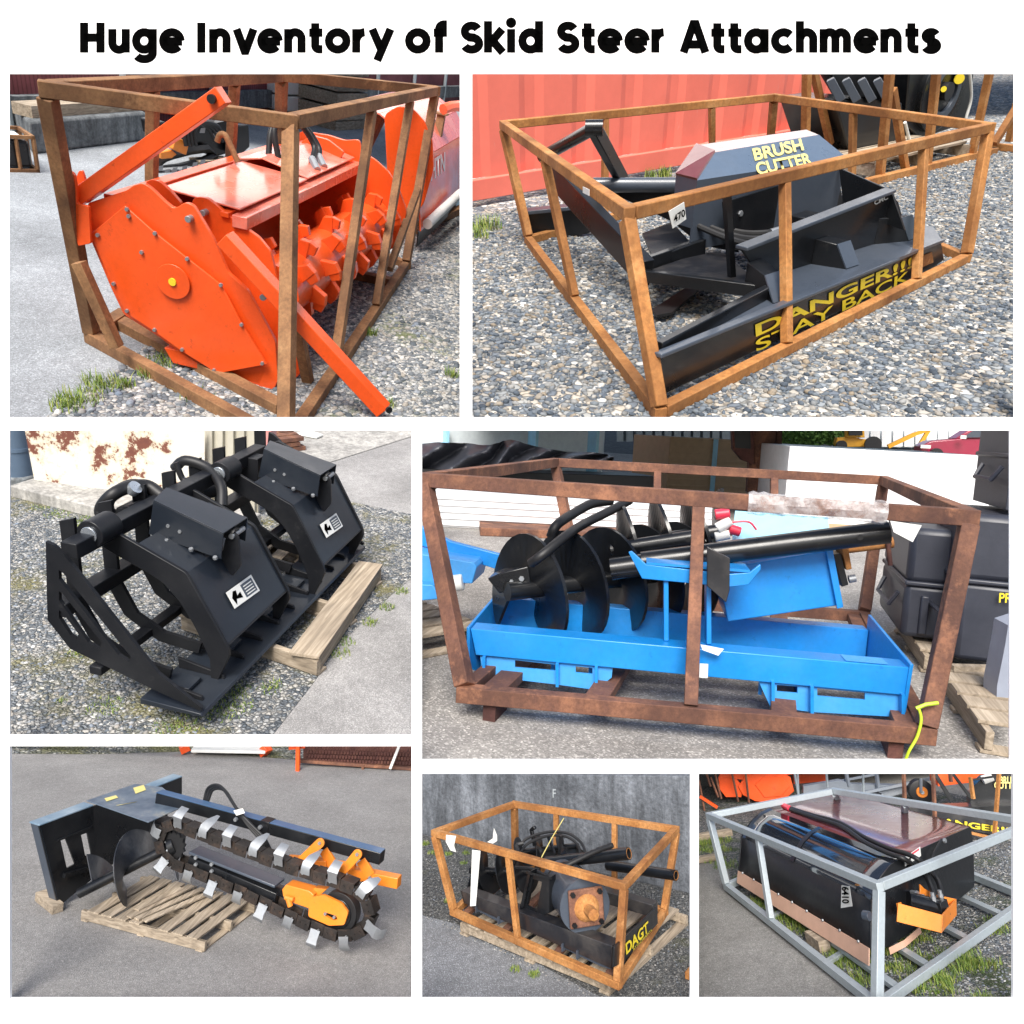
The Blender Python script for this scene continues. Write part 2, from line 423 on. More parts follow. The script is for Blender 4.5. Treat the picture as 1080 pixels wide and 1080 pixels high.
def ground(bay,name,mat,poly_z=None,z=0,pad=5,far=None,label=None):
    x0,y0,x1,y1=bay.win;mb=MB()
    def G(px,py):
        return bay.Z((px-bay.o[0])*bay.k,(py-bay.o[1])*bay.k,z)
    if poly_z is None:
        pts=[G(x0-pad,y1+pad),G(x1+pad,y1+pad),G(x1+pad,(far or y0-pad)),G(x0-pad,(far or y0-pad))]
    else: pts=[bay.Z(a,b,z) for a,b in poly_z]
    mb.add(pts,[tuple(range(len(pts)))])
    o=single(bay,name,mb,mat,kind='structure',clip=pad,smooth=False)
    if label:o['label']=label
    return o,pts
def poly_pts(bay,zs,z=0):return [bay.Z(a,b,z) for a,b in zs]
def text_obj(bay,name,txt,mat,o,xd,yd,width,height,bold=.02,sx=1.0,parent=None,th=.002):
    "lettering as thin raised mesh, in the plane given by unit vectors xd,yd with origin o (lower left)"
    cu=bpy.data.curves.new(name,'FONT');cu.body=txt;cu.size=1;cu.offset=bold;cu.extrude=0
    ob=bpy.data.objects.new(name,cu);col.objects.link(ob)
    dg=bpy.context.evaluated_depsgraph_get();me=bpy.data.meshes.new_from_object(ob.evaluated_get(dg))
    bpy.data.objects.remove(ob)
    co=np.zeros(len(me.vertices)*3);me.vertices.foreach_get('co',co);co=co.reshape(-1,3)
    lo=co.min(0);hi=co.max(0)
    sxx=width/(hi[0]-lo[0]);syy=height/(hi[1]-lo[1])
    xd=np.array(xd,float);yd=np.array(yd,float);nd=np.cross(xd,yd);nd=nd/np.linalg.norm(nd)
    out=np.array(o)[None]+xd[None]*((co[:,:1]-lo[0])*sxx)+yd[None]*((co[:,1:2]-lo[1])*syy)+nd[None]*th
    me.vertices.foreach_set('co',out.ravel());me.update();me.materials.clear();me.materials.append(mat)
    return me
mats();M=MATS
B1=Bay([[0.1246,-0.9763,0.177],[0.5251,0.2163,0.8231],[0.8418,0.0096,-0.5396]],[-2.494,1.1437,8.407],1.8618,(0,70),2.204,(10,78,485,440))
B2=Bay([[0.9042,-0.4264,-0.0245],[0.258,0.4995,0.827],[0.3404,0.7541,-0.5616]],[0.8098,0.5504,4.2342],1/.6,(490,70),1.8305,(498,78,1069,440))
B4=Bay([[0.3074,-0.9503,0.0495],[0.0954,0.0825,0.992],[0.9468,0.3003,-0.116]],[1.8374,-0.9919,3.3484],1.0,(440,445),1.6875,(445,454,1065,801))
B6=Bay([[0.5448,-0.838,-0.0296],[-0.0176,-0.0467,0.9988],[0.8384,0.5436,0.0402]],[1.0902,-4.8473,7.7868],1/.7,(440,810),3.661,(445,816,728,1054))
B7=Bay([[0.9382,-0.3161,-0.141],[0.0723,-0.2195,0.9729],[0.3385,0.923,0.1831]],[3.3882,-4.5645,7.0223],1/.75,(730,810),3.0857,(737,816,1069,1054))
B3=frame_bay((525,765),4.55,(.10,.93,-.36),(945,330),2.3,(0,445),2.4545,(10,454,434,775))
B5=frame_bay((528,552),2.75,(.08,1.0,.03),(625,440),0.95,(0,780),2.4545,(10,787,434,1054))
B1.fit(19*1.245)
for b_,d_ in ((B2,19.2),(B3,5.0),(B4,5.0),(B5,2.5),(B6,2.5),(B7,2.5)): b_.fit(d_)
KB=Bay([[1,0,0],[0,0,1],[0,1,0]],[0,0,0],1.0,(0,0),1.0,(0,0,1080,1080))
# camera
cd=bpy.data.cameras.new('camera');cam=bpy.data.objects.new('camera',cd);col.objects.link(cam)
cd.sensor_width=36;cd.lens=36*F/1080;cd.clip_start=.05;cd.clip_end=5000
cam.location=CAM;cam.rotation_euler=(math.pi/2-PITCH,0,0);sc.camera=cam
sc.view_settings.view_transform='Standard';sc.view_settings.look='None';sc.view_settings.exposure=0
# light
sd=dir2w((.10,-.82,1.12)).normalized()          # the way sunlight travels
sun=bpy.data.lights.new('sun','SUN');so=bpy.data.objects.new('sun',sun);col.objects.link(so)
sun.energy=5.7;sun.angle=R_(30);sun.color=(1,.96,.9);so.rotation_euler=sd.to_track_quat('-Z','Y').to_euler()
w=bpy.data.worlds.new('World');sc.world=w;w.use_nodes=True
sky=w.node_tree.nodes.new('ShaderNodeTexSky');sky.sky_type='NISHITA';sky.sun_disc=False
sky.sun_elevation=math.asin(-sd.z);sky.sun_rotation=math.atan2(-sd.x,-sd.y);sky.dust_density=2.5;sky.air_density=1.0
bg=w.node_tree.nodes['Background'];bg.inputs['Strength'].default_value=.165
w.node_tree.links.new(sky.outputs[0],bg.inputs[0])
# the display: three rows of white boards with openings, each row further back and higher than the one below
def whiteboard():
    t=NT('matt_white_board');n=t.noise(30,3,.5);t.set(Base_Color=t.mix(n,g(.93),g(.96)),Roughness=.7);return t.m
M['board']=whiteboard()
def board(depth,outline,wins,label):
    mb=MB();pt=lambda a,b:KB.Y(a,b,depth)
    mb.plate([pt(*p) for p in outline],.012,[[pt(a,b),pt(c,b),pt(c,d),pt(a,d)] for a,b,c,d in wins],(0,1,0))
    return single(KB,'display_board',mb,M['board'],label,'display board',smooth=False)
board(2.5,[(-4,781),(439.5,781),(439.5,808.5),(1084,808.5),(1084,1100),(-4,1100)],[B5.win,B6.win,B7.win],'white board in the front row with three openings, lowest and widest margin')
board(5.0,[(-4,447),(1084,447),(1084,812),(436,812),(436,784),(-4,784)],[B3.win,B4.win],'white board with two openings, around the grapple bucket and the blue auger frame')
board(19.0,[(-4,70),(1084,70),(1084,451),(-4,451)],[B1.win,B2.win],'white board with two openings, around the orange mulcher and the brush cutter')
mb=MB();mb.box((0,60.05,0),(1,1,1));mb=MB();pt=lambda a,b:KB.Y(a,b,60)
mb.plate([pt(-700,-400),pt(1800,-400),pt(1800,76),pt(-700,76)],.3,(),(0,1,0))
hd=Thing(KB,'sign_board','white sign wall at the top reading Huge Inventory of Skid Steer Attachments','sign',pt(540,76))
hd.part('panel',mb,M['board'],smooth=False)
M['ink']=plain('black_sign_paint',(.002,.002,.002),1.0);M['ink'].node_tree.nodes['Principled BSDF'].inputs['Specular IOR Level'].default_value=0
def arc(cx,cy,rx,a0,a1,ry=None,n=18):
    ry=ry or rx
    return [(cx+rx*math.cos(R_(a0+(a1-a0)*i/n)),cy+ry*math.sin(R_(a0+(a1-a0)*i/n))) for i in range(n+1)]
XH=.785;RO=.305
GL={ # glyph: (strokes, advance); heavy geometric sans, cap height 1
'H':([[(.12,0),(.12,1)],[(.66,0),(.66,1)],[(.12,.5),(.66,.5)]],.88),
'I':([[(.12,0),(.12,1)]],.34),
'A':([[(.12,0),(.44,.95),(.52,.95),(.84,0)],[(.25,.27),(.70,.27)]],.95),
'S':([arc(.36,.705,.225,25,270,.195)+arc(.36,.30,.25,90,-155,.2)],.73),
'u':([[(.11,XH),(.11,.33)]+arc(.33,.33,.22,180,360,.235),[(.55,0),(.55,XH)]],.72),
'n':([[(.11,0),(.11,XH)],arc(.34,.46,.21,180,0,.22)+[(.55,0)]],.72),
'h':([[(.11,0),(.11,1.05)],arc(.34,.46,.21,180,0,.22)+[(.55,0)]],.72),
'm':([[(.11,0),(.11,XH)],arc(.31,.46,.19,180,0,.22)+[(.50,0)],arc(.69,.46,.19,180,0,.22)+[(.88,0)]],1.05),
'g':([arc(.38,.39,.27,0,360,.29),[(.66,XH),(.66,-.02)]+arc(.38,-.02,.28,0,-150,.2)],.83),
'a':([arc(.38,.39,.27,0,360,.29),[(.66,XH),(.66,0)]],.83),
'd':([arc(.38,.39,.27,0,360,.29),[(.66,1.05),(.66,0)]],.83),
'o':([arc(.40,.39,.29,0,360,.29)],.84),
'c':([arc(.40,.39,.29,42,318,.29)],.76),
'e':([arc(.40,.39,.29,-38,-360,.29),[(.12,.37),(.74,.37)]],.83),
's':([arc(.31,.555,.18,20,270,.13)+arc(.31,.225,.20,90,-160,.14)],.63),
'v':([[(.10,XH),(.36,.06),(.40,.06),(.66,XH)]],.74),
'y':([[(.08,XH),(.37,.10)],[(.68,XH),(.24,-.27)]],.76),
't':([[(.22,.98),(.22,.24)]+arc(.35,.24,.13,180,270,.13)+[(.46,.11)],[(.02,.665),(.46,.665)]],.50),
'r':([[(.11,0),(.11,XH)],arc(.40,.36,.29,175,92,.32)],.50),
'f':([[(.20,0),(.20,.78)]+arc(.36,.78,.16,180,90,.16)+[(.46,.94)],[(.02,.665),(.46,.665)]],.49),
'i':([[(.11,0),(.11,XH)],arc(.11,1.0,.035,0,360)],.31),
'k':([[(.11,0),(.11,1.05)],[(.20,.34),(.58,XH)],[(.24,.42),(.60,0)]],.70)}
def glyph_mb(strokes,o,s,w,dy):
    mb=MB()
    for st in strokes:
        P=[]
        for x,y in st:
            v_=Vector((o.x+x*s,0,o.z+y*s))
            if not P or (v_-P[-1]).length>1e-3*s: P.append(v_)
        n=len(P);k=len(mb.v)
        for i in range(n):
            cl=(P[0]-P[-1]).length<1e-4
            d1=(P[i]-P[i-1]) if i else (P[0]-P[-2] if cl else P[1]-P[0])
            d2=(P[i+1]-P[i]) if i<n-1 else (P[1]-P[0] if cl else P[-1]-P[-2])
            d1=d1.normalized();d2=d2.normalized();d=(d1+d2).normalized()
            q=Vector((-d.z,0,d.x))*w*s/2/max(.6,d.dot(d2))
            mb.v+=[Vector((P[i].x+q.x,o.y,P[i].z+q.z)),Vector((P[i].x-q.x,o.y,P[i].z-q.z)),Vector((P[i].x-q.x,o.y-dy,P[i].z-q.z)),Vector((P[i].x+q.x,o.y-dy,P[i].z+q.z))]
        for i in range(n-1):
            for j in range(4): mb.f.append((k+4*i+j,k+4*i+(j+1)%4,k+4*i+4+(j+1)%4,k+4*i+4+j))
        mb.f+=[(k,k+1,k+2,k+3),(k+4*n-1,k+4*n-2,k+4*n-3,k+4*n-4)]
    return mb
TT='Huge Inventory of Skid Steer Attachments';adv=lambda t:sum(.36 if c==' ' else GL[c][1]+.06 for c in t)
sc_t=(994-85)*.075/adv(TT);o_=pt(85,55.5)-Vector((0,.015,0));capk=(55.5-24)*.075
for i,c in enumerate(TT):
    if c==' ':continue
    st,_=GL[c];x=o_.x+adv(TT[:i])*sc_t
    st2=[[(px_*sc_t/capk,py_) for px_,py_ in q] for q in st]
    hd.part('letter',glyph_mb(st2,Vector((x,o_.y,o_.z)),capk,.275,.02),M['ink'],smooth=False)
mb=MB();mb.add([(-900,-40,-3),(900,-40,-3),(900,1500,-3),(-900,1500,-3)],[(0,1,2,3)])
M['yard']=asphalt('yard_asphalt',(.09,.09,.09),8)
gd=emit('ground',mb,M['yard'],None,smooth=False);tag(gd,kind='structure')
# ================================================================= orange mulcher in its rusty crate
def crate(B,c,H,w,mat,label,group=None,posts=(),clip=None,cat='crate',name='shipping_crate',lw=1.0):
    """c: picture corners A,B,C,D (top) a,b,c (base). posts: (edge, fraction at the top, fraction at the base)"""
    V={k:B.Z(*c[k],H-w/2) for k in 'ABCD'}
    for k in 'abc': V[k]=B.Z(*c[k],w/2)
    V['d']=B.Z(*c['d'],w/2) if 'd' in c else V['a']+V['c']-V['b']
    base=(V['a']+V['b']+V['c']+V['d'])/4;base.z=0
    T=Thing(B,name,label,cat,base,group,clip)
    for p,q in ('AB','BC','CD','DA'):
        T.part('top_rail',MB().bar(V[p],V[q],w*.92,w,ext=w*.45 if p in 'AC' else -w*.5),mat,bevel=.004)
    for p,q in ('ab','bc','cd','da'):
        T.part('base_rail',MB().bar(V[p],V[q],w*.92,w,ext=w*.45 if p in 'ac' else -w*.5),mat,bevel=.004)
    dz=Vector((0,0,w*.5))
    for p in 'ABCD': T.part('corner_post',MB().bar(V[p.lower()]+dz*.95,V[p]-dz*.95,w,w,up=(1,0,0)),mat,bevel=.004)
    for e,f1,f0 in posts:
        p,q=e
        def fr(P_,Q_,f):
            if abs(f)<=1.5: return f
            lo,hi=0.0,1.0;x0=B.px(P_)[0];x1=B.px(Q_)[0]
            for _ in range(30):
                m=(lo+hi)/2
                if (B.px(P_.lerp(Q_,m))[0]<f)==(x0<x1): lo=m
                else: hi=m
            return lo
        f1=fr(V[p],V[q],f1);f0=fr(V[p.lower()],V[q.lower()],f0)
        t=V[p].lerp(V[q],f1)-dz*.95;b=V[p.lower()].lerp(V[q.lower()],f0)+dz*.95
        T.part('post',MB().bar(b,t,w*.8,w*.8,up=V[q]-V[p]),mat,bevel=.003)
    return T,V
def onx(B,pts,v): return [B.X(a,b,v) for a,b in pts]
def ony(B,pts,v): return [B.Y(a,b,v) for a,b in pts]
def onz(B,pts,v): return [B.Z(a,b,v) for a,b in pts]
def prof(x0,x1,pr,th=.008):
    "sheet with (y,z) profile pr running along x, given thickness"
    mb=MB()
    for i in range(len(pr)-1):
        (a,b),(c,d)=pr[i],pr[i+1];n=Vector((0,-(d-b),c-a)).normalized()
        mb.plate([Vector((x0,a,b)),Vector((x1,a,b)),Vector((x1,c,d)),Vector((x0,c,d))],th,(),n)
    return mb
B=B1;X,Y,Z=B.X,B.Y,B.Z
T,V1=crate(B,dict(A=(108,53),B=(676,128),C=(1012,56),D=(655,22),a=(214,630),b=(664,878),c=(944,462)),1.5,.075,M['rust'],
  'tall brown rusty steel crate frame around the front orange mulcher with bolted side cover',None,posts=[('BC',866,778),('BC',955,874),('DA',354,350),('DA',545,525)],clip=3)
T.part('brace',MB().bar(X(183,455,0),X(272,652,0),.06,.06,up=(1,0,0)),M['rust'],bevel=.003)
T.part('brace',MB().bar(Y(682,560,.02),Y(722,762,.02),.06,.06,up=(0,1,0)),M['rust'],bevel=.003)
T.part('brace',MB().bar(Y(972,285,0),Y(905,472,0),.055,.055,up=(0,1,0)),M['rust'],bevel=.003)
T.part('floor_beam',MB().bar(Z(268,590,.03),Z(655,795,.03),.09,.07),M['rust'],bevel=.004)
T.part('floor_beam',MB().bar(Z(222,618,.04),Z(290,575,.04),.08,.07),M['rust'],bevel=.004)
T.part('floor_beam',MB().bar(Vector((2.6,.05,.04)),Vector((2.6,1.2,.04)),.09,.07),M['rust'],bevel=.004)
# the machine
T=Thing(B,'mulcher_head','bright orange forestry mulcher head with toothed drum and bolted side cover inside the rusty crate','mulcher',(1.4,.6,0),clip=3)
O=M['orange']
cov=onx(B,[(290,324),(210,390),(262,512),(291,573),(359,617),(423,663),(505,714),(621,693),(562,599),(513,507),(434,445),(359,386)],.16)
sc_=T.part('side_cover',MB().plate(cov,.014,(),(1,0,0)),O,bevel=.003)
for a,b in [(296,332),(228,392),(265,505),(296,568),(360,612),(424,658),(498,706),(610,690),(562,600),(514,508),(436,447),(361,388),(330,432),(300,348)]: T.part('bolt',MB().bolt(X(a,b,.158),(-1,0,0),.012,.012),M['zinc'],sc_)
hub=X(403,500,.15);T.part('hub_plate',MB().cyl(hub,hub+Vector((-.008,0,0)),.10,n=28),O,sc_,bevel=.002)
T.part('hub_cap',MB().cyl(hub+Vector((-.008,0,0)),hub+Vector((-.016,0,0)),.022),M['yellow'],sc_)
pb=[(203,318),(296,288),(311,276),(335,272),(352,284),(380,312),(402,330),(414,327),(429,316),(448,322),(460,342),(497,404),(530,480),(575,520),(640,640),(646,730),(636,752),(569,757),(505,722),(423,668),(359,622),(288,578),(258,515),(206,392)]
T.part('side_plate',MB().plate(rounded(onx(B,pb,.20),.02,3),.03,(),(1,0,0)),O,bevel=.003)
pc=[(445,312),(458,303),(482,306),(540,352),(602,398),(628,430),(645,500),(690,590),(699,712),(672,745),(600,752),(520,560),(470,420)]
T.part('side_plate',MB().plate(rounded(onx(B,pc,.42),.02,3),.03,(),(1,0,0)),O,bevel=.003)
pd=[(332,300),(336,272),(350,262),(370,266),(398,292),(424,322),(404,340)]
T.part('lug',MB().plate(rounded(onx(B,pd,.36),.02,3),.03,(),(1,0,0)),O,bevel=.003)
T.part('skid',MB().hexa([Vector((.2,.25,.02)),Vector((.45,.2,.02)),Vector((.45,.8,.03)),Vector((.2,.8,.03)),Vector((.2,.2,.14)),Vector((.45,.15,.16)),Vector((.45,.85,.12)),Vector((.2,.85,.12))]),O,bevel=.004)
for a,b,x in ((436,356,.19),(470,342,.40),(610,538,.15)): T.part('pin',MB().cyl(X(a,b,x-.03),X(a,b,x-.03)+Vector((.12,0,0)),.018),M['zinc'],bevel=.002)
# drum housing
T.part('deck',prof(.45,1.55,[(.47,.96),(.93,.985),(1.02,.93)],.01),M['orange_sheen'],bevel=.002)
T.part('deck',prof(1.57,2.66,[(.47,.965),(.80,1.03),(.98,.99),(1.02,.93)],.01),M['orange_sheen'],bevel=.002)
T.part('housing_shell',prof(.44,2.7,[(.5,.86),(.78,.82),(.92,.62),(.94,.35),(.86,.12)],.012),O)
T.part('housing_back',MB().plate([(.45,.98,.08),(2.7,.98,.08),(2.7,.98,.965),(.45,.98,.965)],.012),O)
T.part('front_lip',MB().bar((.40,.45,.905),(2.7,.45,.905),.09,.07),M['orange_sheen'],bevel=.004)
T.part('lip_rib',MB().bar((.40,.54,.93),(2.68,.54,.93),.05,.03),O,bevel=.003)
T.part('rear_tube',MB().bar((.25,1.12,.9),(2.7,1.12,.9),.09,.09),O,bevel=.004)
fp=[(640,212),(700,150),(765,160),(800,172),(835,170),(841,200),(870,215),(903,245),(925,280),(945,335),(938,375),(922,415),(890,440),(845,446),(820,420),(700,300)]
T.part('side_plate',MB().plate(rounded(onx(B,fp,2.7),.03,3),.03,(),(1,0,0)),O,bevel=.003)
T.part('end_wall',MB().plate([(2.705,.25,.12),(2.705,1.02,.12),(2.705,1.02,.97),(2.705,.40,.97)],.02,(),(1,0,0)),O)
fp=[(700,175),(725,160),(762,170),(800,200),(790,215),(740,230),(700,230)]
T.part('lug',MB().plate(rounded(onx(B,fp,2.45),.02,3),.03,(),(1,0,0)),O,bevel=.003)
dr=T.part('drum',MB().cyl((.47,.30,.50),(2.68,.30,.50),.185,n=36),O)
rg=random.Random(5)
for i in range(44):
    x=.55+i*.048;q=i*2.399
    c=Vector((x,.30,.50));rd=Vector((0,math.cos(q),math.sin(q)));tg=Vector((0,-math.sin(q),math.cos(q)));ax=Vector((1,0,0))
    mb=MB();w_=.028
    for s_ in (-1,):
        a=c+rd*.17
        mb.hexa([a-tg*.05-ax*w_,a-tg*.05+ax*w_,a+tg*.06+ax*w_,a+tg*.06-ax*w_,a+rd*.10-tg*.01-ax*w_,a+rd*.10-tg*.01+ax*w_,a+rd*.11+tg*.055+ax*w_,a+rd*.11+tg*.055-ax*w_])
    a=c+rd*.235+tg*.05
    mb.hexa([a-rd*.035-ax*.024,a-rd*.035+ax*.024,a-rd*.03+tg*.05+ax*.02,a-rd*.03+tg*.05-ax*.02,a+rd*.045-ax*.024,a+rd*.045+ax*.024,a+rd*.03+tg*.055+ax*.02,a+rd*.03+tg*.055-ax*.02])
    T.part('tooth',mb,O,dr,bevel=.004,smooth=False)
# left bracket and push bars
br=[(138,290),(142,268),(152,248),(163,243),(173,252),(178,290),(178,320),(206,325),(211,412),(181,418),(172,372)]
T.part('bracket',MB().plate(rounded(onx(B,br,.12),.012,3),.02,(),(1,0,0)),O,bevel=.003)
br=[(172,300),(175,262),(183,243),(190,242),(197,262),(198,320),(180,330)]
T.part('bracket',MB().plate(rounded(onx(B,br,.26),.012,3),.02,(),(1,0,0)),O,bevel=.003)
T.part('bracket',MB().plate(onx(B,[(205,318),(296,288),(250,345),(212,385)],.24),.02,(),(1,0,0)),O,bevel=.003)
T.part('push_bar',MB().bar(X(186,303,.2),X(520,66,.25),.085,.085,up=(1,0,0)),O,bevel=.004)
T.part('pin',MB().cyl(X(490,76,.18),X(490,76,.18)+Vector((.02,0,0)),.022),M['rubber'])
T.part('push_bar',MB().bar(X(523,398,.10),Z(892,800,.07),.095,.085),O,bevel=.004)
e=Z(888,792,.10);T.part('pin',MB().cyl(e+Vector((-.05,-.05,.02)),e+Vector((-.06,-.06,.02)),.02),M['rubber'])
# hoses
T.part('hose',MB().tube(smooth_path([Vector((1.75,.75,1.0)),Vector((1.8,.8,1.22)),Vector((2.0,.72,1.25)),Vector((2.1,.62,1.1)),Vector((1.95,.58,1.0))]),.022,10),M['rubber'])
T.part('hose',MB().tube(smooth_path([Vector((1.8,.85,1.0)),Vector((1.9,.85,1.2)),Vector((2.15,.75,1.22)),Vector((2.2,.62,1.08)),Vector((2.1,.58,1.0))]),.022,10),M['rubber'])
for q in (1.95,2.1): T.part('hose_fitting',MB().cyl((q,.58,1.03),(q-.1,.5,.98),.028,n=8),M['zinc'])
T.part('hose',MB().tube(smooth_path([X(505,175,1.4),X(511,160,1.4),X(523,160,1.4),X(536,185,1.4),X(553,222,1.4)]),.02,10),M['rust'])
# ----- second mulcher, partly out of the picture on the right
T=Thing(B,'mulcher_head','second orange mulcher head with a painted pink sheen on its hood, at the right behind the first crate','mulcher',(4.6,.5,0),clip=3)
T.part('side_plate',MB().plate(rounded(onx(B,[(893,112),(925,92),(958,96),(985,125),(1005,170),(1008,240),(985,320),(960,352),(930,350),(900,250)],3.75),.05,4),.03,(),(1,0,0)),O,bevel=.004)
pr=[(.10,.22),(.2,.85),(.35,1.06),(.6,1.18),(.9,1.2),(1.2,1.1)]
T.part('hood_front',prof(3.8,6.4,pr[:2],.012),O);T.part('hood',prof(3.8,6.4,pr[1:],.012),M['orange_sheen'])
T.part('housing_shell',prof(3.8,6.4,[(.12,.06),(.12,.21)],.012),M['black'])
me=text_obj(B,'lettering','SHTN',M['white'],Vector((4.15,.165,.60)),(1,0,0),Vector((0,.12,.99)).normalized(),.9,.2,.02,th=.02)
for v in me.vertices: v.co-=T.base
lo=bpy.data.objects.new('lettering',me);col.objects.link(lo);lo.parent=T.o
T.part('hydraulic_pipe',MB().cyl((3.9,.05,.28),(5.4,.0,.34),.05),M['white'])
T.part('frame_tube',MB().tube([X(1030,100,4.4),X(1045,94,4.5),X(1065,92,4.7),X(1085,97,4.9)],.05,8),O)
T=Thing(B,'crate_post','pair of rusty upright posts on a base rail beside the second orange mulcher','crate posts',(3.5,.2,0),clip=3)
for (a,b),(c,d) in (((1026,112),(985,362)),((893,105),(880,215))):
    p=Z(c,d,.06) if a>900 else Vector((3.3,.95,.06))
    h=B.up(p,b);T.part('post',MB().bar(p,Y(a,b,p.y),.085,.085,up=(1,0,0)),M['rust'],bevel=.004)
    q=Y(a,b,p.y);T.part('cap_plate',MB().box(q+Vector((0,0,.01)),(.14,.14,.015)),M['rust'])
T.part('base_rail',MB().bar(Z(975,372,.05),Z(1090,325,.05),.09,.08),M['rust'],bevel=.004)
T.part('foot',MB().box(Z(985,378,.03),(.35,.12,.06)),M['rust'],bevel=.004)
# ----- ground: asphalt on the left, gravel on the right
M['asph1']=asphalt('pale_asphalt',(.29,.31,.33),300)
ground(B,'asphalt_yard',M['asph1'])
GST=[(0,(.10,.12,.14)),(.3,(.2,.22,.24)),(.55,(.33,.34,.34)),(.8,(.46,.44,.4)),(1,(.62,.62,.6))]
M['gravel1']=gravel_mat('blue_grey_gravel',GST,36,(.17,.20,.05),moss_lo=.57)
gp=[(60,850),(140,790),(260,730),(345,640),(420,560),(620,380),(880,300),(1150,230),(1150,850)]
ground(B,'gravel_yard',M['gravel1'],gp,z=.004)
M['stones']=stone_mat('loose_stone',STONES+[])
scatter_stones(B,'gravel',poly_pts(B,[(140,790),(345,660),(620,420),(960,400),(1090,330),(1090,840),(100,840)]),5200,.010,.030,M['stones'],1,label='loose crushed stone beside and beneath the orange mulcher crate')
def leafmat():
    t=NT('grass_blade');isl=t.n('ShaderNodeNewGeometry').outputs['Random Per Island']
    t.set(Base_Color=t.ramp(isl,[(0,(.07,.14,.02)),(.5,(.16,.25,.03)),(1,(.34,.36,.08))]),Roughness=.6);return t.m
M['grass']=leafmat()
grass(B,'grass',[(Z(a,b),r,n) for a,b,r,n in ((235,742,.12,110),(160,790,.10,90),(345,720,.07,60),(190,775,.12,80),(290,745,.06,40),(865,625,.05,40),(1050,720,.05,40),(905,790,.04,25),(455,770,.1,40),(380,690,.1,60))],M['grass'],'sparse yellow-green grass tufts along the edge of the asphalt',h=.06)
# ----- behind: slatted fence, concrete block wall, crated machine, trencher, sheet stacks
def slat_fence():
    t=NT('maroon_slat_fence');wv=t.n('ShaderNodeTexWave');wv.inputs['Scale'].default_value=5.5;wv.wave_profile='SIN';wv.inputs['Distortion'].default_value=.5
    t.L(t.tc.outputs['Object'],wv.inputs['Vector']);n=t.noise(1.2,5,.7)
    b=t.ramp(n,[(.3,(.14,.03,.035)),(.7,(.30,.09,.10))]);b=t.mix(1.0,b,t.ramp(wv.outputs['Fac'],[(0,g(.55)),(.3,g(1))]),'MULTIPLY')
    t.set(Base_Color=b,Roughness=.8);return t.m
M['slats']=slat_fence()
p0=Z(10,160);p1=Z(1080,84)
T=Thing(B,'slat_fence','maroon slatted chain-link fence along the far side of the yard behind the orange mulcher','fence',(p0+p1)/2,clip=3)
q0=p0+(p0-p1)*.1
T.part('slat_panel',MB().plate([q0,p1,p1+Vector((0,0,2.6)),q0+Vector((0,0,2.6))],.05),M['slats'])
nn=(p1-p0).normalized();sd_=Vector((nn.y,-nn.x,0))
for k in range(9):
    p=p0.lerp(p1,k/8)+(-sd_ if sd_.dot(Vector(B.loc((0,0,0)))-p0)<0 else sd_)*.12
    T.part('fence_post',MB().cyl(p,p+Vector((0,0,2.6)),.04,n=8),M['galv'])
T.part('rail',MB().bar(p0+Vector((0,0,.3)),p1+Vector((0,0,.3)),.3,.25),M['concrete'])
a=Z(78,205);b=Z(345,172);hh=B.up(a,128)
T=Thing(B,'concrete_wall','low dark concrete block wall with timber on top, far left behind the crate','wall',(a+b)/2)
T.part('wall_block',MB().hexa([a,b,b+Vector((1,1,0)),a+Vector((1,1,0)),a+Vector((0,0,hh)),b+Vector((0,0,hh)),b+Vector((1,1,hh)),a+Vector((1,1,hh))]),M['concrete'],bevel=.03)
T.part('timber',MB().bar(a+Vector((.2,.2,hh+.06)),b+Vector((.2,.2,hh+.06)),.25,.12),M['wood'])
def small_crate(B,base,dx,dy,h,mat,label,body,w=.06,rz=0,clip=3,group=None):
    T=Thing(B,'shipping_crate',label,'crate',base,group,clip);Mz=Matrix.Rotation(rz,3,'Z');c=[base+Mz@Vector((i*dx/2,j*dy/2,0)) for i,j in ((-1,-1),(1,-1),(1,1),(-1,1))]
    for z in (w/2,h-w/2):
        for i in range(4): T.part('top_rail' if z>w else 'base_rail',MB().bar(c[i]+Vector((0,0,z)),c[(i+1)%4]+Vector((0,0,z)),w,w,ext=w/2),mat)
    for i in range(4):
        T.part('corner_post',MB().bar(c[i]+Vector((0,0,w)),c[i]+Vector((0,0,h-w)),w,w,up=(1,0,0)),mat)
        m=c[i].lerp(c[(i+1)%4],.5);T.part('post',MB().bar(m+Vector((0,0,w)),m+Vector((0,0,h-w)),w*.8,w*.8,up=(1,0,0)),mat)
    return T
p=Z(62,240);m_=B.mpp(p)
small_crate(B,p+Vector((0,30*m_,0)),95*m_,70*m_,78*m_,M['rust'],'small rusty crate holding black equipment at the far left edge',None,7*m_,rz=.9)
T=Thing(B,'crated_machine','black boxed equipment with a white sheet on top inside the small far-left crate','machine',p+Vector((0,30*m_,0)),clip=3)
T.part('body',MB().box(p+Vector((0,30*m_,36*m_)),(80*m_,56*m_,58*m_),.9),M['black'],bevel=.03)
T.part('cover_sheet',MB().box(p+Vector((-6*m_,30*m_,69*m_)),(70*m_,50*m_,3*m_),.9),M['white'],bevel=.01)
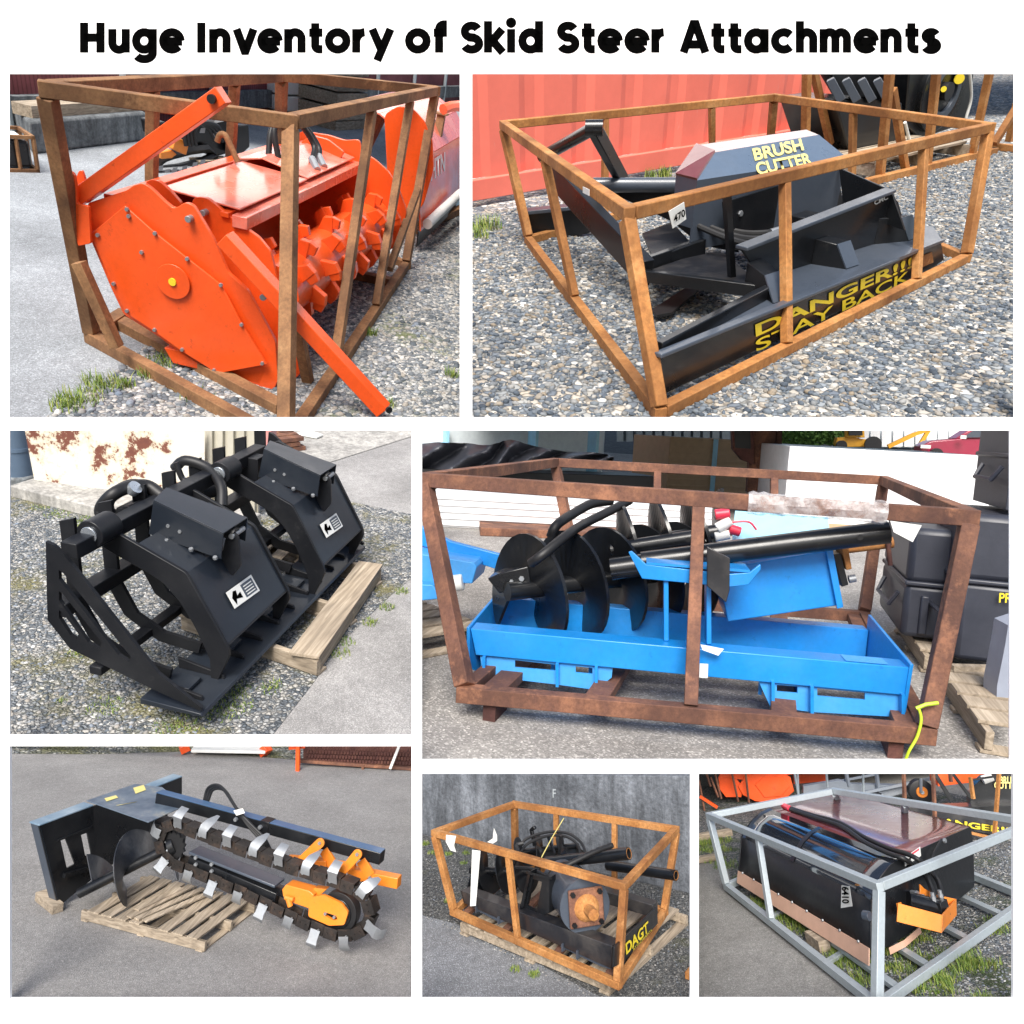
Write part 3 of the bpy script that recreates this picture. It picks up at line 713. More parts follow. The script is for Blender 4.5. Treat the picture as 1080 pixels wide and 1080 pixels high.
# trencher far behind
p=Z(470,225);m_=B.mpp(p)
T=Thing(B,'trencher','small dark chain trencher with an orange bar end, far behind between the crate posts','trencher',p,clip=3)
D=M['black'];ub=(Z(560,222)-Z(380,232)).normalized();vb=Vector((-ub.y,ub.x,0));up_=Vector((0,0,1))
def W1(a,b,o=0): return B.N(a,b,p+vb*o,vb)
T.part('body',MB().plate([W1(*q) for q in ((440,150),(470,128),(500,125),(530,140),(540,200),(500,212),(450,190))],30*m_,(),vb),D,bevel=.02)
T.part('mount_plate',MB().plate([W1(*q,-.1) for q in ((533,138),(580,134),(582,188),(560,208),(530,200))],.08,(),vb),D,bevel=.02)
T.part('mount_plate',MB().plate([W1(*q,.3) for q in ((365,132),(385,128),(395,160),(372,168))],.3,(),vb),D,bevel=.02)
T.part('boom',MB().bar(W1(400,165),W1(520,140),.14,.16),D)
ch=[]
path=[(380,212),(368,222),(366,235),(380,241),(420,236),(470,222),(500,205),(480,190),(440,195),(400,205)]
T.part('chain',MB().tube([W1(*q,-.05) for q in path+[path[0]]],10*m_,6),M['rubber'])
for a_,b_ in ((372,238),(388,246),(405,242),(428,238),(452,230),(470,224),(400,160),(425,150),(470,150),(500,160)):
    T.part('tooth',MB().hexa([W1(a_-6,b_+5,-.3),W1(a_+6,b_+5,-.3),W1(a_+6,b_+5,-.2),W1(a_-6,b_+5,-.2),W1(a_-3,b_-6,-.3),W1(a_+8,b_-8,-.3),W1(a_+8,b_-8,-.2),W1(a_-3,b_-6,-.2)]),M['zinc'])
T.part('orange_end',MB().plate([W1(*q,-.3) for q in ((372,200),(400,194),(412,205),(400,214),(376,216))],.1,(),vb),M['amber'],bevel=.01)
T.part('orange_end',MB().bar(W1(398,175,-.3),W1(430,190,-.3),.1,.14),M['amber'],bevel=.01)
hs=MB()
for k in range(4): hs.tube(smooth_path([W1(432+8*k,185,-.4),W1(428+8*k,150,-.4),W1(445+10*k,130,-.4),W1(480+9*k,140,-.3),W1(500+9*k,175,-.3)]),4*m_,8)
T.part('hose',hs,M['rubber'])
def pallet(B,o,ux,uy,lx,ly,label,mat=None,group=None,n=7,clip=None,h=.13,missing=(),cat='pallet'):
    "wooden pallet: o corner, boards run along ux, runners along uy"
    mat=mat or M['wood'];T=Thing(B,'wooden_pallet',label,cat,o+ux*lx/2+uy*ly/2,group,clip);up=Vector((0,0,1))
    for i in range(3):
        a=o+ux*(.02+(lx-.04)*i/2);T.part('runner',MB().bar(a+uy*.01+up*(h/2),a+uy*(ly-.01)+up*(h/2),.035,h-.045),mat,bevel=.003)
    r=random.Random(n*7)
    for i in range(n):
        if i in missing: continue
        wd=ly/n*(.62+.12*r.random());b=o+uy*((i+.5)*(ly-wd)/(n-.0)+wd*.5)+ux*(-.01)+up*(h-.011)
        T.part('deck_board',MB().bar(b,b+ux*(lx+.02)+uy*(.01*(r.random()-.5)),wd,.019),mat,bevel=.002)
    for i in range(3):
        b=o+uy*(.06+(ly-.12)*i/2)+ux*(-.01)+up*.011;T.part('bottom_board',MB().bar(b,b+ux*(lx+.02),.09,.018),mat,bevel=.002)
    return T
p=Z(470,234);m_=B.mpp(p);T=pallet(B,p,ub,vb,95*m_,45*m_,'pale pallet under the small dark trencher far behind',n=5,clip=3,h=12*m_)
for lab,(x0,y0,x1,y1,dh),mt in (('stack of white sheets lying at the far end beneath the maroon fence',(655,128,775,122,1.0),M['white']),('low stack of tan boxes on a pallet beyond the second mulcher',(780,150,850,145,.9),M['wood'])):
    a=Z(x0,y0);b=Z(x1,y1);v=Vector((-(b-a).y,(b-a).x,0)).normalized()*1.6
    T=Thing(B,'sheet_stack',lab,'stack',(a+b)/2+v/2)
    for k in range(4):
        z0=.15+k*dh/4;z1=z0+dh/4-.03;T.part('sheet_layer',MB().hexa([q+Vector((0,0,z)) for z in (z0,z1) for q in (a,b,b+v,a+v)]),mt,bevel=.01)
    T.part('base_board',MB().hexa([q+Vector((0,0,z)) for z in (0,.14) for q in (a,b,b+v,a+v)]),M['wood'])
# ================================================================= black brush cutter in a low rusty crate
B=B2;X,Y,Z=B.X,B.Y,B.Z;UP=Vector((0,0,1))
def plane_of(p,q,off=0):
    e=(q-p);e.z=0;e.normalize();n=Vector((-e.y,e.x,0));return p+n*off,n,e
def on(B,pts,p0,n): return [B.N(a,b,p0,n) for a,b in pts]
def text_on(B,T,txt,ll,lr,ul,p0,n,mat,bold=.03,lift=.004,parent=None,name='lettering'):
    a,b,c=(B.N(*q,p0,n) for q in (ll,lr,ul));w=(b-a).length;h=(c-a).length
    me=text_obj(B,name,txt,mat,tuple(a),tuple((b-a)/w),tuple((c-a)/h),w,h,bold,th=0)
    nn=(b-a).cross(c-a).normalized();cam=Vector(B.loc((0,0,0)))
    if nn.dot(cam-a)<0: nn=-nn
    for v in me.vertices: v.co+=nn*lift-T.base
    o=bpy.data.objects.new(name,me);col.objects.link(o);o.parent=parent or T.o;return o
T,V=crate(B,dict(A=(75,113),B=(315,283),C=(1013,118),D=(598,60),a=(123,335),b=(375,668),c=(967,370)),.6,.044,M['rust_orange'],
  'low wide orange-brown rusty crate frame around the black brush cutter',None,posts=[('BC',620,620),('BC',889,870),('AB',155,212),('AD',272,270),('AD',478,478),('DC',752,745)],clip=3)
p0,n0,e0=plane_of(V['b'],V['c'],.055)
def tagcard(B,T0,pts,p0,n,label,txt=None,ll=None,lr=None,ul=None,mat='white',base=None):
    q=on(B,pts,p0,n);Tg=Thing(B,'paper_tag',label,'tag',q[0]);Tg.part('card',MB().plate(q,.002),M[mat])
    if txt: text_on(B,Tg,txt,ll,lr,ul,p0,n,M['ink'],lift=.006)
    return Tg
pB,nB,eB=plane_of(V['B'],V['C'],-.045)
tagcard(B,T,[(394,280),(424,262),(428,295),(402,313)],pB,nB,'white paper tag with a handwritten lot number hanging from the low crate rail','470',(402,302),(424,288),(400,288))
pA,nA,eA=plane_of(V['A'],V['B'],-.04)
tagcard(B,T,[(228,232),(240,238),(240,250),(228,244)],pA,nA,'tiny blank white sticker on the left top rail of the low crate')
T=Thing(B,'brush_cutter','black skid steer brush cutter with yellow DANGER STAY BACK lettering on its skirt','brush cutter',(1.2,1.0,0),clip=3)
D=M['black'];DD=M['black_dusty']
T.part('skirt',MB().plate(on(B,[(372,560),(920,337),(926,374),(905,388),(384,634),(374,628)],p0,n0),.012,(),n0),D,bevel=.003)
deck=onz(B,[(372,556),(584,436),(592,404),(870,318),(846,296),(905,310),(922,336)],.165)
T.part('deck_plate',MB().plate(deck,-.012,(),(0,0,1)),M['slate'])  # slate colour paints bluish highlights onto the black deck
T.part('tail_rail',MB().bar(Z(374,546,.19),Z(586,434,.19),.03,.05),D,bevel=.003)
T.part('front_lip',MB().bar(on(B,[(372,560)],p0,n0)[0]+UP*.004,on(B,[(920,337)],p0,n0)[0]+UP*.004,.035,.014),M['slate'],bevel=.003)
pb=Z(590,404,.17);p1=Z(872,316,.17);pP,nP,eP=plane_of(pb,p1)
T.part('back_plate',MB().plate(on(B,[(534,352),(820,240),(838,262),(848,300),(872,318),(592,406),(560,392)],pP,nP),.012,(),nP),D,bevel=.003)
a,b=on(B,[(534,351),(822,239)],pP,nP);T.part('top_flange',MB().bar(a,b,.06,.014),M['slate'],bevel=.003)
for (a,b,c,d) in ((560,374,612,452),(690,330,750,386),(812,290,868,332)):
    s=B.N(a,b,pP,nP);t=Z(c,d,.17);m=s.lerp(t,.62);m.z=s.z-.01
    g_=eP*.045
    T.part('bracket',MB().hexa([s-g_-UP*.13,s+g_-UP*.13,t+g_-UP*.01,t-g_-UP*.01,s-g_,s+g_,m+g_,m-g_]),D,bevel=.003)
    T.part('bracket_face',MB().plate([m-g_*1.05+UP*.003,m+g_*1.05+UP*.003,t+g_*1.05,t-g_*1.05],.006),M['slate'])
sw=B.N(824,240,pP,nP);sp=(sw,eP)
T.part('side_wall',MB().plate(on(B,[(824,240),(850,318),(800,300),(730,262),(722,196)],sw,eP),.012,(),eP),D,bevel=.003)
pR=pP+nP*.34
T.part('rear_plate',MB().plate(on(B,[(500,262),(722,194),(730,262),(700,330),(560,360),(508,352)],pR,nP),.012,(),nP),D,bevel=.003)
T.part('bolt',MB().bolt(B.N(532,284,pR,nP),-nP,.014),M['zinc'])
T.part('motor',MB().box(Z(690,270,.24),(.2,.15,.12)),D,bevel=.004)
T.part('valve',MB().box(Z(655,300,.26),(.14,.08,.07),.3),D,bevel=.004)
# triangular gusset decks and left frame
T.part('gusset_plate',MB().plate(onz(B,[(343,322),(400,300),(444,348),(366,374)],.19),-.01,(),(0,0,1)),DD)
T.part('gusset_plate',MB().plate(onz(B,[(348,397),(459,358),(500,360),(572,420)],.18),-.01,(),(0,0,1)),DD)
T.part('frame_beam',MB().bar(Z(346,404,.165),Z(588,436,.165),.03,.05).bar(Z(350,392,.165),Z(462,352,.2),.025,.09).bar(Z(350,382,.2),Z(452,346,.2),.03,.06),D,bevel=.003)
T.part('frame_beam',MB().bar(Z(166,200,.42),Z(352,400,.17),.05,.12),D,bevel=.003)
T.part('frame_beam',MB().bar(Z(255,300,.2),Z(350,385,.15),.04,.08),D,bevel=.003)
a=Z(248,229,.36);b=Z(508,229,.36);pq,nq,eq=plane_of(a,b,.03)
T.part('top_tube',MB().cyl(a,b,.036),M['slate'])
T.part('arm_plate',MB().plate(on(B,[(255,232),(508,232),(520,300),(530,360),(455,345),(400,300),(320,262)],pq,nq),.02,(),nq),D,bevel=.003)
a=Z(250,119,.66);T.part('hoop_bar',MB().tube([Z(150,175,.45),a],.03,14),D)
T.part('hoop_bar',MB().bar(a,Z(306,222,.36),.04,.07),D,bevel=.004)
T.part('hoop_joint',MB().cyl(a-eq*.04,a+eq*.04,.035),D)
a=Z(112,322,.03);b=Z(250,322,.02);ps,ns,es=plane_of(a,b)
T.part('skid_plate',MB().plate(on(B,[(110,282),(250,266),(252,318),(198,334),(124,322)],ps,ns),.02,(),ns),D,bevel=.003)
a,b=on(B,[(110,281),(252,266)],ps,ns);T.part('skid_flange',MB().bar(a,b,.09,.02),M['slate'],bevel=.003)
T.part('blade',MB().plate(onz(B,[(360,470),(430,425),(452,430),(400,475),(372,480)],.04),.012),M['rubber'])
# hood
h1,h2=.57,.495
tl,tr,fr,fl=onz(B,[(448,152),(660,122),(684,132),(484,166)],h1)
ll,ml=onz(B,[(408,210),(449,220)],h2);mr=B.Z(738,176,h2);lr=mr+(tr-fr)*1.3
T.part('hood_roof',MB().plate([fl,fr,tr,tl],-.01),M['maroon'],bevel=.002)
T.part('hood_side',MB().plate([ll,ml,fl,tl],.01),M['maroon'])
M['hoodblue']=paint('hood_painted_sky_sheen',(.10,.14,.20),.22,.1,(.2,.2,.2),coat=.5)  # blue-grey stands for the sky mirrored in the hood front
T.part('hood_front',MB().plate([ml,mr,fr,fl],-.01),M['hoodblue'])
T.part('hood_skirt',MB().plate([ml,mr,mr-UP*.28,ml-UP*.30],.01).plate([ll,ml,ml-UP*.2,ll-UP*.2],.01).plate([mr,lr,lr-UP*.2,mr-UP*.2],.01),M['slate'])
fn=(mr-ml).cross(fl-ml).normalized();fc=ml
M['decal_yellow']=plain('faded_yellow_lettering',(.72,.62,.22),.6)
text_on(B,T,'BRUSH',(560,184),(655,163),(554,160),fc,fn,M['decal_yellow'],.03,.004)
text_on(B,T,'CUTTER',(566,212),(672,190),(559,188),fc,fn,M['decal_yellow'],.03,.004)
text_on(B,T,'DANGER!!!',(561,522),(862,388),(559,498),p0,n0,M['yellow'],.025)
text_on(B,T,'STAY BACK',(562,551),(856,413),(560,528),p0,n0,M['yellow'],.012)
text_on(B,T,'CMC',(790,268),(816,256),(789,259),pP,nP,M['white'],.03)
T.part('prop_rod',MB().bar(Z(516,410,.17),B.N(505,226,Z(516,410,.17),n0),.025,.025,up=(1,0,0)),D)
for k in range(3):
    T.part('hose',MB().tube(smooth_path([Z(405,262+10*k,.34),Z(450,292+8*k,.30),Z(520,318+9*k,.26),Z(575,322+10*k,.26),Z(625,312+5*k,.27)]),.014,8),M['rubber'])
T.part('hose_fitting',MB().cyl(Z(590,322,.27),Z(625,312,.28),.018),M['zinc'])
T.part('end_grille',MB().plate(on(B,[(876,368),(900,358),(903,378),(880,388)],p0,n0),-.006,(),n0),M['rust_orange'])
# ground
M['gravel2']=gravel_mat('mixed_river_gravel',[(0,(.11,.13,.16)),(.3,(.22,.25,.28)),(.55,(.35,.35,.33)),(.75,(.48,.42,.34)),(1,(.66,.66,.64))],30,None,.3)
ground(B,'gravel_yard',M['gravel2'])
M['stones2']=stone_mat('river_stone',[(0,(.05,.065,.085)),(.25,(.11,.135,.165)),(.45,(.19,.215,.235)),(.6,(.28,.225,.16)),(.72,(.30,.30,.29)),(.85,(.11,.135,.165)),(.95,(.40,.38,.34)),(1,(.6,.58,.54))])
gx=onz(B,[(0,700),(1085,700),(1085,150),(700,150),(400,230),(0,290)],0)
scatter_stones(B,'gravel',gx,30000,.005,.018,M['stones2'],2,label='loose multicoloured gravel around the brush cutter crate')
grass(B,'grass',[(Z(a,b),r,n) for a,b,r,n in ((42,312,.10,70),(25,330,.08,40),(385,212,.06,60),(360,216,.05,30),(560,205,.05,25))],M['grass'],'thin green weeds at the foot of the red container',h=.07)
# container
def corr(name,c):
    t=NT(name);n=t.noise(1.1,7,.7);n2=t.noise(5,6,.75,(5,5,.9));
    b=t.ramp(n,[(.3,tuple(x*.86 for x in c)),(.7,tuple(min(1,x*1.12) for x in c))])
    b=t.mix(t.ramp(n2,[(.62,g(0)),(.72,g(.55))]),b,(.82,.36,.30));b=t.mix(t.ramp(t.noise(2.3,8,.8),[(.68,g(0)),(.74,g(.8))]),b,(.22,.08,.05))
    t.set(Base_Color=b,Roughness=.55);return t.m
M['container']=corr('faded_red_container_paint',(.92,.21,.15))
a=Z(-15,276);b=Z(722,146);pc_,nc,ec=plane_of(a,b);a=a-ec*1.0;L=(b-a).length
T=Thing(B,'shipping_container','long faded red corrugated steel shipping container behind the brush cutter','container',a.lerp(b,.5),clip=3)
mb=MB();zz=[];x=0;k=0
Hc=2.4
while x<L-.05:
    for dx,dp in ((0,0),(.20,0),(.26,.022),(.34,.022),(.40,0)):
        if x+dx<=L: zz.append((x+dx,dp))
    x+=.44
zz.append((L,0));r0=.17
for i in range(len(zz)-1):
    (x0,d0),(x1,d1)=zz[i],zz[i+1];p=a+ec*x0+nc*d0;q=a+ec*x1+nc*d1
    if (q-p).length>1e-4: mb.add([p+UP*r0,q+UP*r0,q+UP*Hc,p+UP*Hc],[(0,1,2,3)])
T.part('corrugated_wall',mb,M['container'],smooth=False)
T.part('bottom_rail',MB().bar(a+UP*.105-nc*.01,b+UP*.105-nc*.01,.05,.13),M['container'],bevel=.005)
T.part('end_wall',MB().plate([b+UP*.05,b+nc*2+UP*.05,b+nc*2+UP*Hc,b+UP*Hc],.03),M['container'])
T.part('under_gap_shade',MB().bar(a+nc*.3+UP*.03,b+nc*.3+UP*.03,.1,.06),M['rubber'])  # dark bar added as the shadow strip in the gap below
# crated grapple on a pallet behind, right
a=Z(812,214,.02);b=Z(1024,163,.02);pz,nz,ez=plane_of(a,b)
T=Thing(B,'shipping_crate','tall rusty crate of uprights and diagonals around black machinery at the back right','crate',a.lerp(b,.5),clip=3)
R2=M['rust_orange']
def stick(x0,y0,x1,y1,off=0,w=.05,nm='post'):
    T.part(nm,MB().bar(B.N(x0,y0,pz+nz*off,nz),B.N(x1,y1,pz+nz*off,nz),w,w,up=nz),R2,bevel=.003)
stick(822,0,802,210);stick(912,0,892,197);stick(1016,0,980,168);stick(1090,40,1022,150,0,.05,'brace');stick(1066,70,1048,158,.2)
stick(826,44,853,211,.02,.045,'brace');stick(661,0,658,132,.55);stick(672,0,706,150,.55,.045,'brace')
T.part('base_rail',MB().bar(Z(760,228,.03),b,.05,.05),R2,bevel=.003);T.part('base_rail',MB().bar(Z(1000,152,.03),Z(1075,160,.03),.05,.05),R2,bevel=.003)
u=(b-a).normalized();v=nz
pallet(B,Z(800,222),u,v,1.25,.85,'bare wooden pallet carrying the black machinery at the back right',n=6,group=None,clip=3)
T=Thing(B,'skeleton_bucket','black toothed bucket standing on the back pallet beside the red container','bucket',Z(770,190),clip=3)
pk=a+nz*.45+UP*.13
T.part('bucket_shell',MB().plate(on(B,[(716,66),(770,58),(845,70),(850,160),(835,178),(752,178),(738,150)],pk,nz),.5,(),nz),D,bevel=.01)
for k in range(4):
    x=712+30*k;T.part('tooth',MB().hexa(on(B,[(x-14,30),(x+2,22),(x+24,62),(x+8,72)],pk-nz*.02,nz)+on(B,[(x-12,26),(x,20),(x+20,58),(x+10,64)],pk+nz*.1,nz)),M['slate'],bevel=.004)
T.part('shell_back',MB().plate(on(B,[(700,5),(812,5),(842,66),(735,66)],pk+nz*.3,nz),.1,(),nz),D,bevel=.01)
T=Thing(B,'drive_housing','round black gearbox housing with yellow dots on the back pallet, right of the bucket','gearbox',Z(920,170),clip=3)
c=B.N(925,48,pk,nz);rr=B.mpp(c)
T.part('drum',MB().cyl(c,c+nz*.3,72*rr,n=32),D,bevel=.01);T.part('ring',MB().disc_ring(c-nz*.03,nz,50*rr,36*rr,.03),M['slate'],bevel=.003)
T.part('body',MB().plate(on(B,[(860,0),(985,0),(975,95),(940,120),(880,140),(850,110)],pk+nz*.05,nz),.35,(),nz),D,bevel=.01)
T.part('hub',MB().cyl(c-nz*.05,c,16*rr),M['rubber']);T.part('decal_dot',MB().cyl(B.N(955,24,pk-nz*.05,nz),B.N(955,24,pk,nz),9*rr).cyl(B.N(925,44,pk-nz*.07,nz),B.N(925,44,pk,nz),5*rr),M['yellow'])
T.part('strap',MB().tube(smooth_path(on(B,[(975,8),(978,60),(968,100)],pk-nz*.04,nz)),.012,8).tube(smooth_path(on(B,[(850,108),(862,150),(885,190)],pk-nz*.04,nz)),.012,8),M['white'])
tagcard(B,None,[(846,226),(870,224),(866,243),(855,246)],pz-nz*.03,nz,'small white tag dangling from the base rail of the back crate')
# ================================================================= double grapple bucket on a pallet
B=B3;X,Y,Z=B.X,B.Y,B.Z
M['satin_blue']=paint('satin_blue_black_powder_coat',(.014,.019,.028),.33,.15,(.08,.09,.1),coat=.2)
S=M['satin'];SB=M['satin_blue']
T=Thing(B,'grapple_bucket','wide satin black grapple bucket with two clamping jaws, resting on a pallet','grapple bucket',(-.5,1.1,-.02))
side=[(118,310),(137,319),(165,344),(409,651),(522,741),(518,748),(406,697),(181,587),(123,513)]
slots=[[(152,383),(164,392),(338,607),(334,622),(306,603),(153,408)],[(152,438),(163,446),(264,571),(257,588),(228,571),(153,462)],[(152,487),(162,494),(203,549),(199,563),(182,552),(153,508)]]
P_=[B.Y(a,b,0) for a,b in side];H_=[[B.Y(a,b,0) for a,b in h] for h in slots]
T.part('side_plate',MB().plate(P_,.02,H_,(0,1,0)),S,smooth=False)
T.part('side_plate',MB().plate([p+Vector((0,2.28,0)) for p in P_],.02,[[p+Vector((0,2.28,0)) for p in h] for h in H_],(0,1,0)),S,bevel=.003)
LW=2.32
T.part('cutting_edge',MB().hexa([Vector(v) for v in ((-.36,-.0,0),(0,-.0,0),(0,LW,0),(-.36,LW,0),(-.36,0,.035),(-.012,0,.018),(-.012,LW,.018),(-.36,LW,.035))]),SB,bevel=.003)
for k in range(11):
    y=.10+k*.215
    T.part('wear_rib',MB().plate([(-.34,y,.036),(-.06,y,.02),(-.07,y,.045),(-.34,y,.10)],.018,(),(0,1,0)),S,bevel=.002)
    if k%2==0: T.part('edge_pad',MB().box((-.24,y+.09,.045),(.16,.12,.02)),SB,bevel=.002)
# tines curve up from the edge to the back beams
tp=[(-.30,.06),(-.55,.09),(-.76,.22),(-.86,.42),(-.86,.90)]
for k in range(8):
    y=.16+k*.285
    mb=MB();pr=[Vector((x,y,z)) for x,z in tp];o_=[Vector((x*.93+.0,y,z+.07)) if i<2 else Vector((x+.085,y,z+.03)) for i,(x,z) in enumerate(tp)]
    for i in range(4): mb.hexa([pr[i],pr[i]+Vector((0,.022,0)),pr[i+1]+Vector((0,.022,0)),pr[i+1],o_[i],o_[i]+Vector((0,.022,0)),o_[i+1]+Vector((0,.022,0)),o_[i+1]])
    T.part('tine',mb,S,smooth=False)
T.part('cross_beam',MB().bar((-.70,.02,.82),(-.70,1.95,.82),.09,.085),S,bevel=.005)
T.part('cross_beam',MB().bar((-.80,.01,.47),(-.80,2.28,.47),.10,.08),S,bevel=.005)
T.part('cross_beam',MB().bar((-.62,.01,.14),(-.62,2.28,.14),.07,.05),S,bevel=.005)
# a jaw: side plates in planes y=const joined by a sloping cover, cylinder hood on top
def jaw(nm,dy,logo=True):
    y0=.30;y1=1.02
    D_=Vector((.06 if dy else 0,dy,0))
    o=[(249,280),(259,269),(272,270),(481,391),(590,585),(594,606),(556,686),(546,668),(543,616),(524,572),(498,520),(462,462),(420,415),(374,386),(300,345),(262,322),(250,305)]
    pl=[Y(a,b,y0)+D_ for a,b in o]
    j=T.part(nm,MB().plate(rounded(pl,.02,2),.022,(),(0,1,0)),S,bevel=.003)
    pl2=[p+Vector((0,y1-y0,0)) for p in pl]
    T.part('jaw_plate',MB().plate(rounded(pl2,.02,2),.022,(),(0,1,0)),S,j,bevel=.003)
    a=Y(330,300,y0)+D_;b=Y(481,391,y0)+D_;c=Y(588,578,y0)+D_;w=Vector((0,y1-y0,0))
    a=pl[2].lerp(pl[3],.38);i_=Vector((-.012,0,-.012))
    e=Vector((0,.021,0))
    T.part('top_cover',MB().plate([a+e+i_,b+e+i_,b+w+i_,a+w+i_],-.01),SB,j,bevel=.002)
    T.part('front_cover',MB().plate([b+e+i_,c+e+i_,c+w+i_,b+w+i_],-.01),SB,j,bevel=.002)
    # lower skirt with arched cut-outs
    f=c+e+i_;fw=c+w+i_;dn=Vector((-.10,0,-.10))
    hs=[]
    for t in (.62,):
        m=f.lerp(fw,t);r=.07;hs+= [m+dn*.98+Vector((0,-r,0)),m+dn*.35+Vector((0,-r*.8,0)),m+dn*.12,m+dn*.35+Vector((0,r*.8,0)),m+dn*.98+Vector((0,r,0))]
    T.part('skirt',MB().plate([f,f+dn]+hs+[fw+dn,fw],.01),S,j)
    # hood over the cylinder
    n1=[Y(a_,b_,.50)+D_ for a_,b_ in ((397,205),(577,291),(572,355),(385,290))]
    f1=[Y(a_,b_,.50+.22)+D_ for a_,b_ in ((430,172),(640,250))]
    f2=[f1[0]+(n1[3]-n1[0])*.7,f1[1]+(n1[2]-n1[1])*.95]
    T.part('cylinder_hood',MB().plate([n1[0],n1[1],f1[1],f1[0]],.008).plate([n1[0],n1[1],n1[2],n1[3]],.008).plate([f1[0],f1[1],f2[1],f2[0]],.008),SB,j,bevel=.001)
    for t in (.28,.62,.95):
        p=n1[3].lerp(n1[2],t)+Vector((.0,-.02,.005));T.part('bolt',MB().bolt(p,(0,-.3,1),.014,.012),M['zinc'],j)
    for t in (.25,.42): 
        p=n1[0].lerp(n1[1],t)+(n1[3]-n1[0])*.5;T.part('bolt',MB().bolt(p,(0,-1,0),.012,.006),M['zinc'],j)
    for yy,k in ((.585,0),(.66,1)):
        q=[Y(a_,b_,yy)+D_ for a_,b_ in ((584,300),(592,287),(606,287),(616,300),(622,375),(600,402),(572,352))]
        T.part('lug',MB().plate(rounded(q,.02,2),.02,(),(0,1,0)),S,j,bevel=.002)
    pn=Y(598,297,.57)+D_;T.part('pin',MB().cyl(pn,pn+Vector((0,.13,0)),.016),M['zinc'],j)
    T.part('hydraulic_cylinder',MB().cyl(n1[0].lerp(f1[0],.5)+Vector((0,0,-.06)),n1[1].lerp(f1[1],.5)+Vector((0,0,-.05)),.04),M['rubber'],j)
    # hinge barrel
    hg=Y(232,292,.16)+D_
    T.part('hinge_barrel',MB().cyl(hg,hg+Vector((0,.16,0)),.075,n=24),S,j,bevel=.004)
    T.part('hinge_cap',MB().cyl(hg-Vector((0,.012,0)),hg,.045,n=20),M['chrome'],j,bevel=.002)
    # label on the sloping front
    u=(fw-f).normalized();fn=(b-c).cross(w).normalized()
    p0=b+e+i_;q=[B.N(a_,b_,p0,fn) for a_,b_ in ((580,444),(645,397),(668,438),(603,485))]
    lb=MB().plate([p+D_*1+fn*(.011 if fn.dot(Vector(B.loc((0,0,0)))-p0)>0 else -.011) for p in q],.002) if dy==0 else None
    return j,q,fn,p0
M['chrome']=paint('bright_zinc_cap',(.6,.65,.7),.2,.1,(.3,.3,.3),metal=.8)
j1,q,fn,p0_=jaw('clamp_jaw',0)
cam_=Vector(B.loc((0,0,0)));sg=1 if fn.dot(cam_-p0_)>0 else -1
def sticker(dy,j,scl=1):
    q2=[B.N(a_,b_,p0_,fn)+Vector((.06 if dy else 0,dy,0)) for a_,b_ in ((580,444),(645,397),(668,438),(603,485))]
    L_=T.part('warning_label',MB().plate([p+fn*sg*.012 for p in q2],.002,(),fn*sg),M['white'],j)
    m=lambda s,t:(q2[0].lerp(q2[1],s)).lerp(q2[3].lerp(q2[2],s),t)+fn*sg*.0155
    mb=MB()
    mb.plate([m(.5,.12),m(.94,.12),m(.94,.88),m(.5,.88)],.001)
    T.part('label_panel',mb,M['slate'],j)
    T.part('label_pictogram',MB().plate([m(.08,.45),m(.2,.15),m(.3,.2),m(.26,.5),m(.4,.4),m(.4,.75),m(.2,.62),m(.12,.9)],.001),M['ink'],j)
    mb=MB()
    for k in range(4):
        t=.25+.16*k;mb.plate([m(.56,t)+fn*sg*.002,m(.88,t)+fn*sg*.002,m(.88,t+.06)+fn*sg*.002,m(.56,t+.06)+fn*sg*.002],.001)
    T.part('label_line',mb,M['white'],j)
sticker(0,j1)
DY=1.12
j2,_,_,_=jaw('clamp_jaw',DY);sticker(DY,j2)
# hoses and cylinders at the back
def hose(pts,r=.03,mat='rubber'): T.part('hose',MB().tube(smooth_path(pts),r,10),M[mat])
hose([Y(418,190,.8),Y(380,165,.8),Y(330,170,.7),Y(290,190,.6),Y(262,225,.6),Y(275,245,.6),Y(330,235,.7),Y(390,215,.9)],.038)
hose([Y(400,180,.9),Y(350,160,.8),Y(300,180,.7),Y(280,225,.7),Y(320,240,.8),Y(370,200,.9)],.03)
hose([Y(455,105,1.2),Y(475,150,1.2),Y(500,150,1.2),Y(515,185,1.2)],.02)
hose([Y(452,120,1.3),Y(480,100,1.3),Y(540,120,1.3),Y(572,165,1.2),Y(575,220,1.1)],.034)
hose([Y(545,160,1.6),Y(580,115,1.7),Y(610,95,1.8),Y(660,75,1.9)],.03)
hose([Y(560,140,1.7),Y(600,130,1.7),Y(640,120,1.8),Y(680,110,1.9)],.034)
T.part('cylinder_base',MB().cyl(Y(330,240,.6),Y(420,200,.9),.05).box(Y(370,225,.75),(.12,.3,.1)),S,bevel=.003);T.part('cylinder_base',MB().cyl(Y(480,200,1.3),Y(570,170,1.6),.05),S,bevel=.003)
T.part('cylinder_barrel',MB().cyl(Y(625,95,1.75),Y(705,120,1.9),.06),S,bevel=.003)
T.part('valve_block',MB().box(Y(655,125,1.75),(.14,.12,.22)),S,bevel=.004)
T.part('hose_fitting',MB().tube(smooth_path([Y(470,140,1.2),Y(490,165,1.2),Y(510,160,1.2),Y(505,180,1.2)]),.014,8),M['chrome']);T.part('hose_fitting',MB().cyl(Y(340,178,.7),Y(352,168,.7),.04),M['chrome']);T.part('hose_fitting',MB().tube(smooth_path([Y(490,180,1.2),Y(505,178,1.2),Y(518,188,1.2),Y(508,198,1.2),Y(496,188,1.2)]),.010,8),M['chrome'])
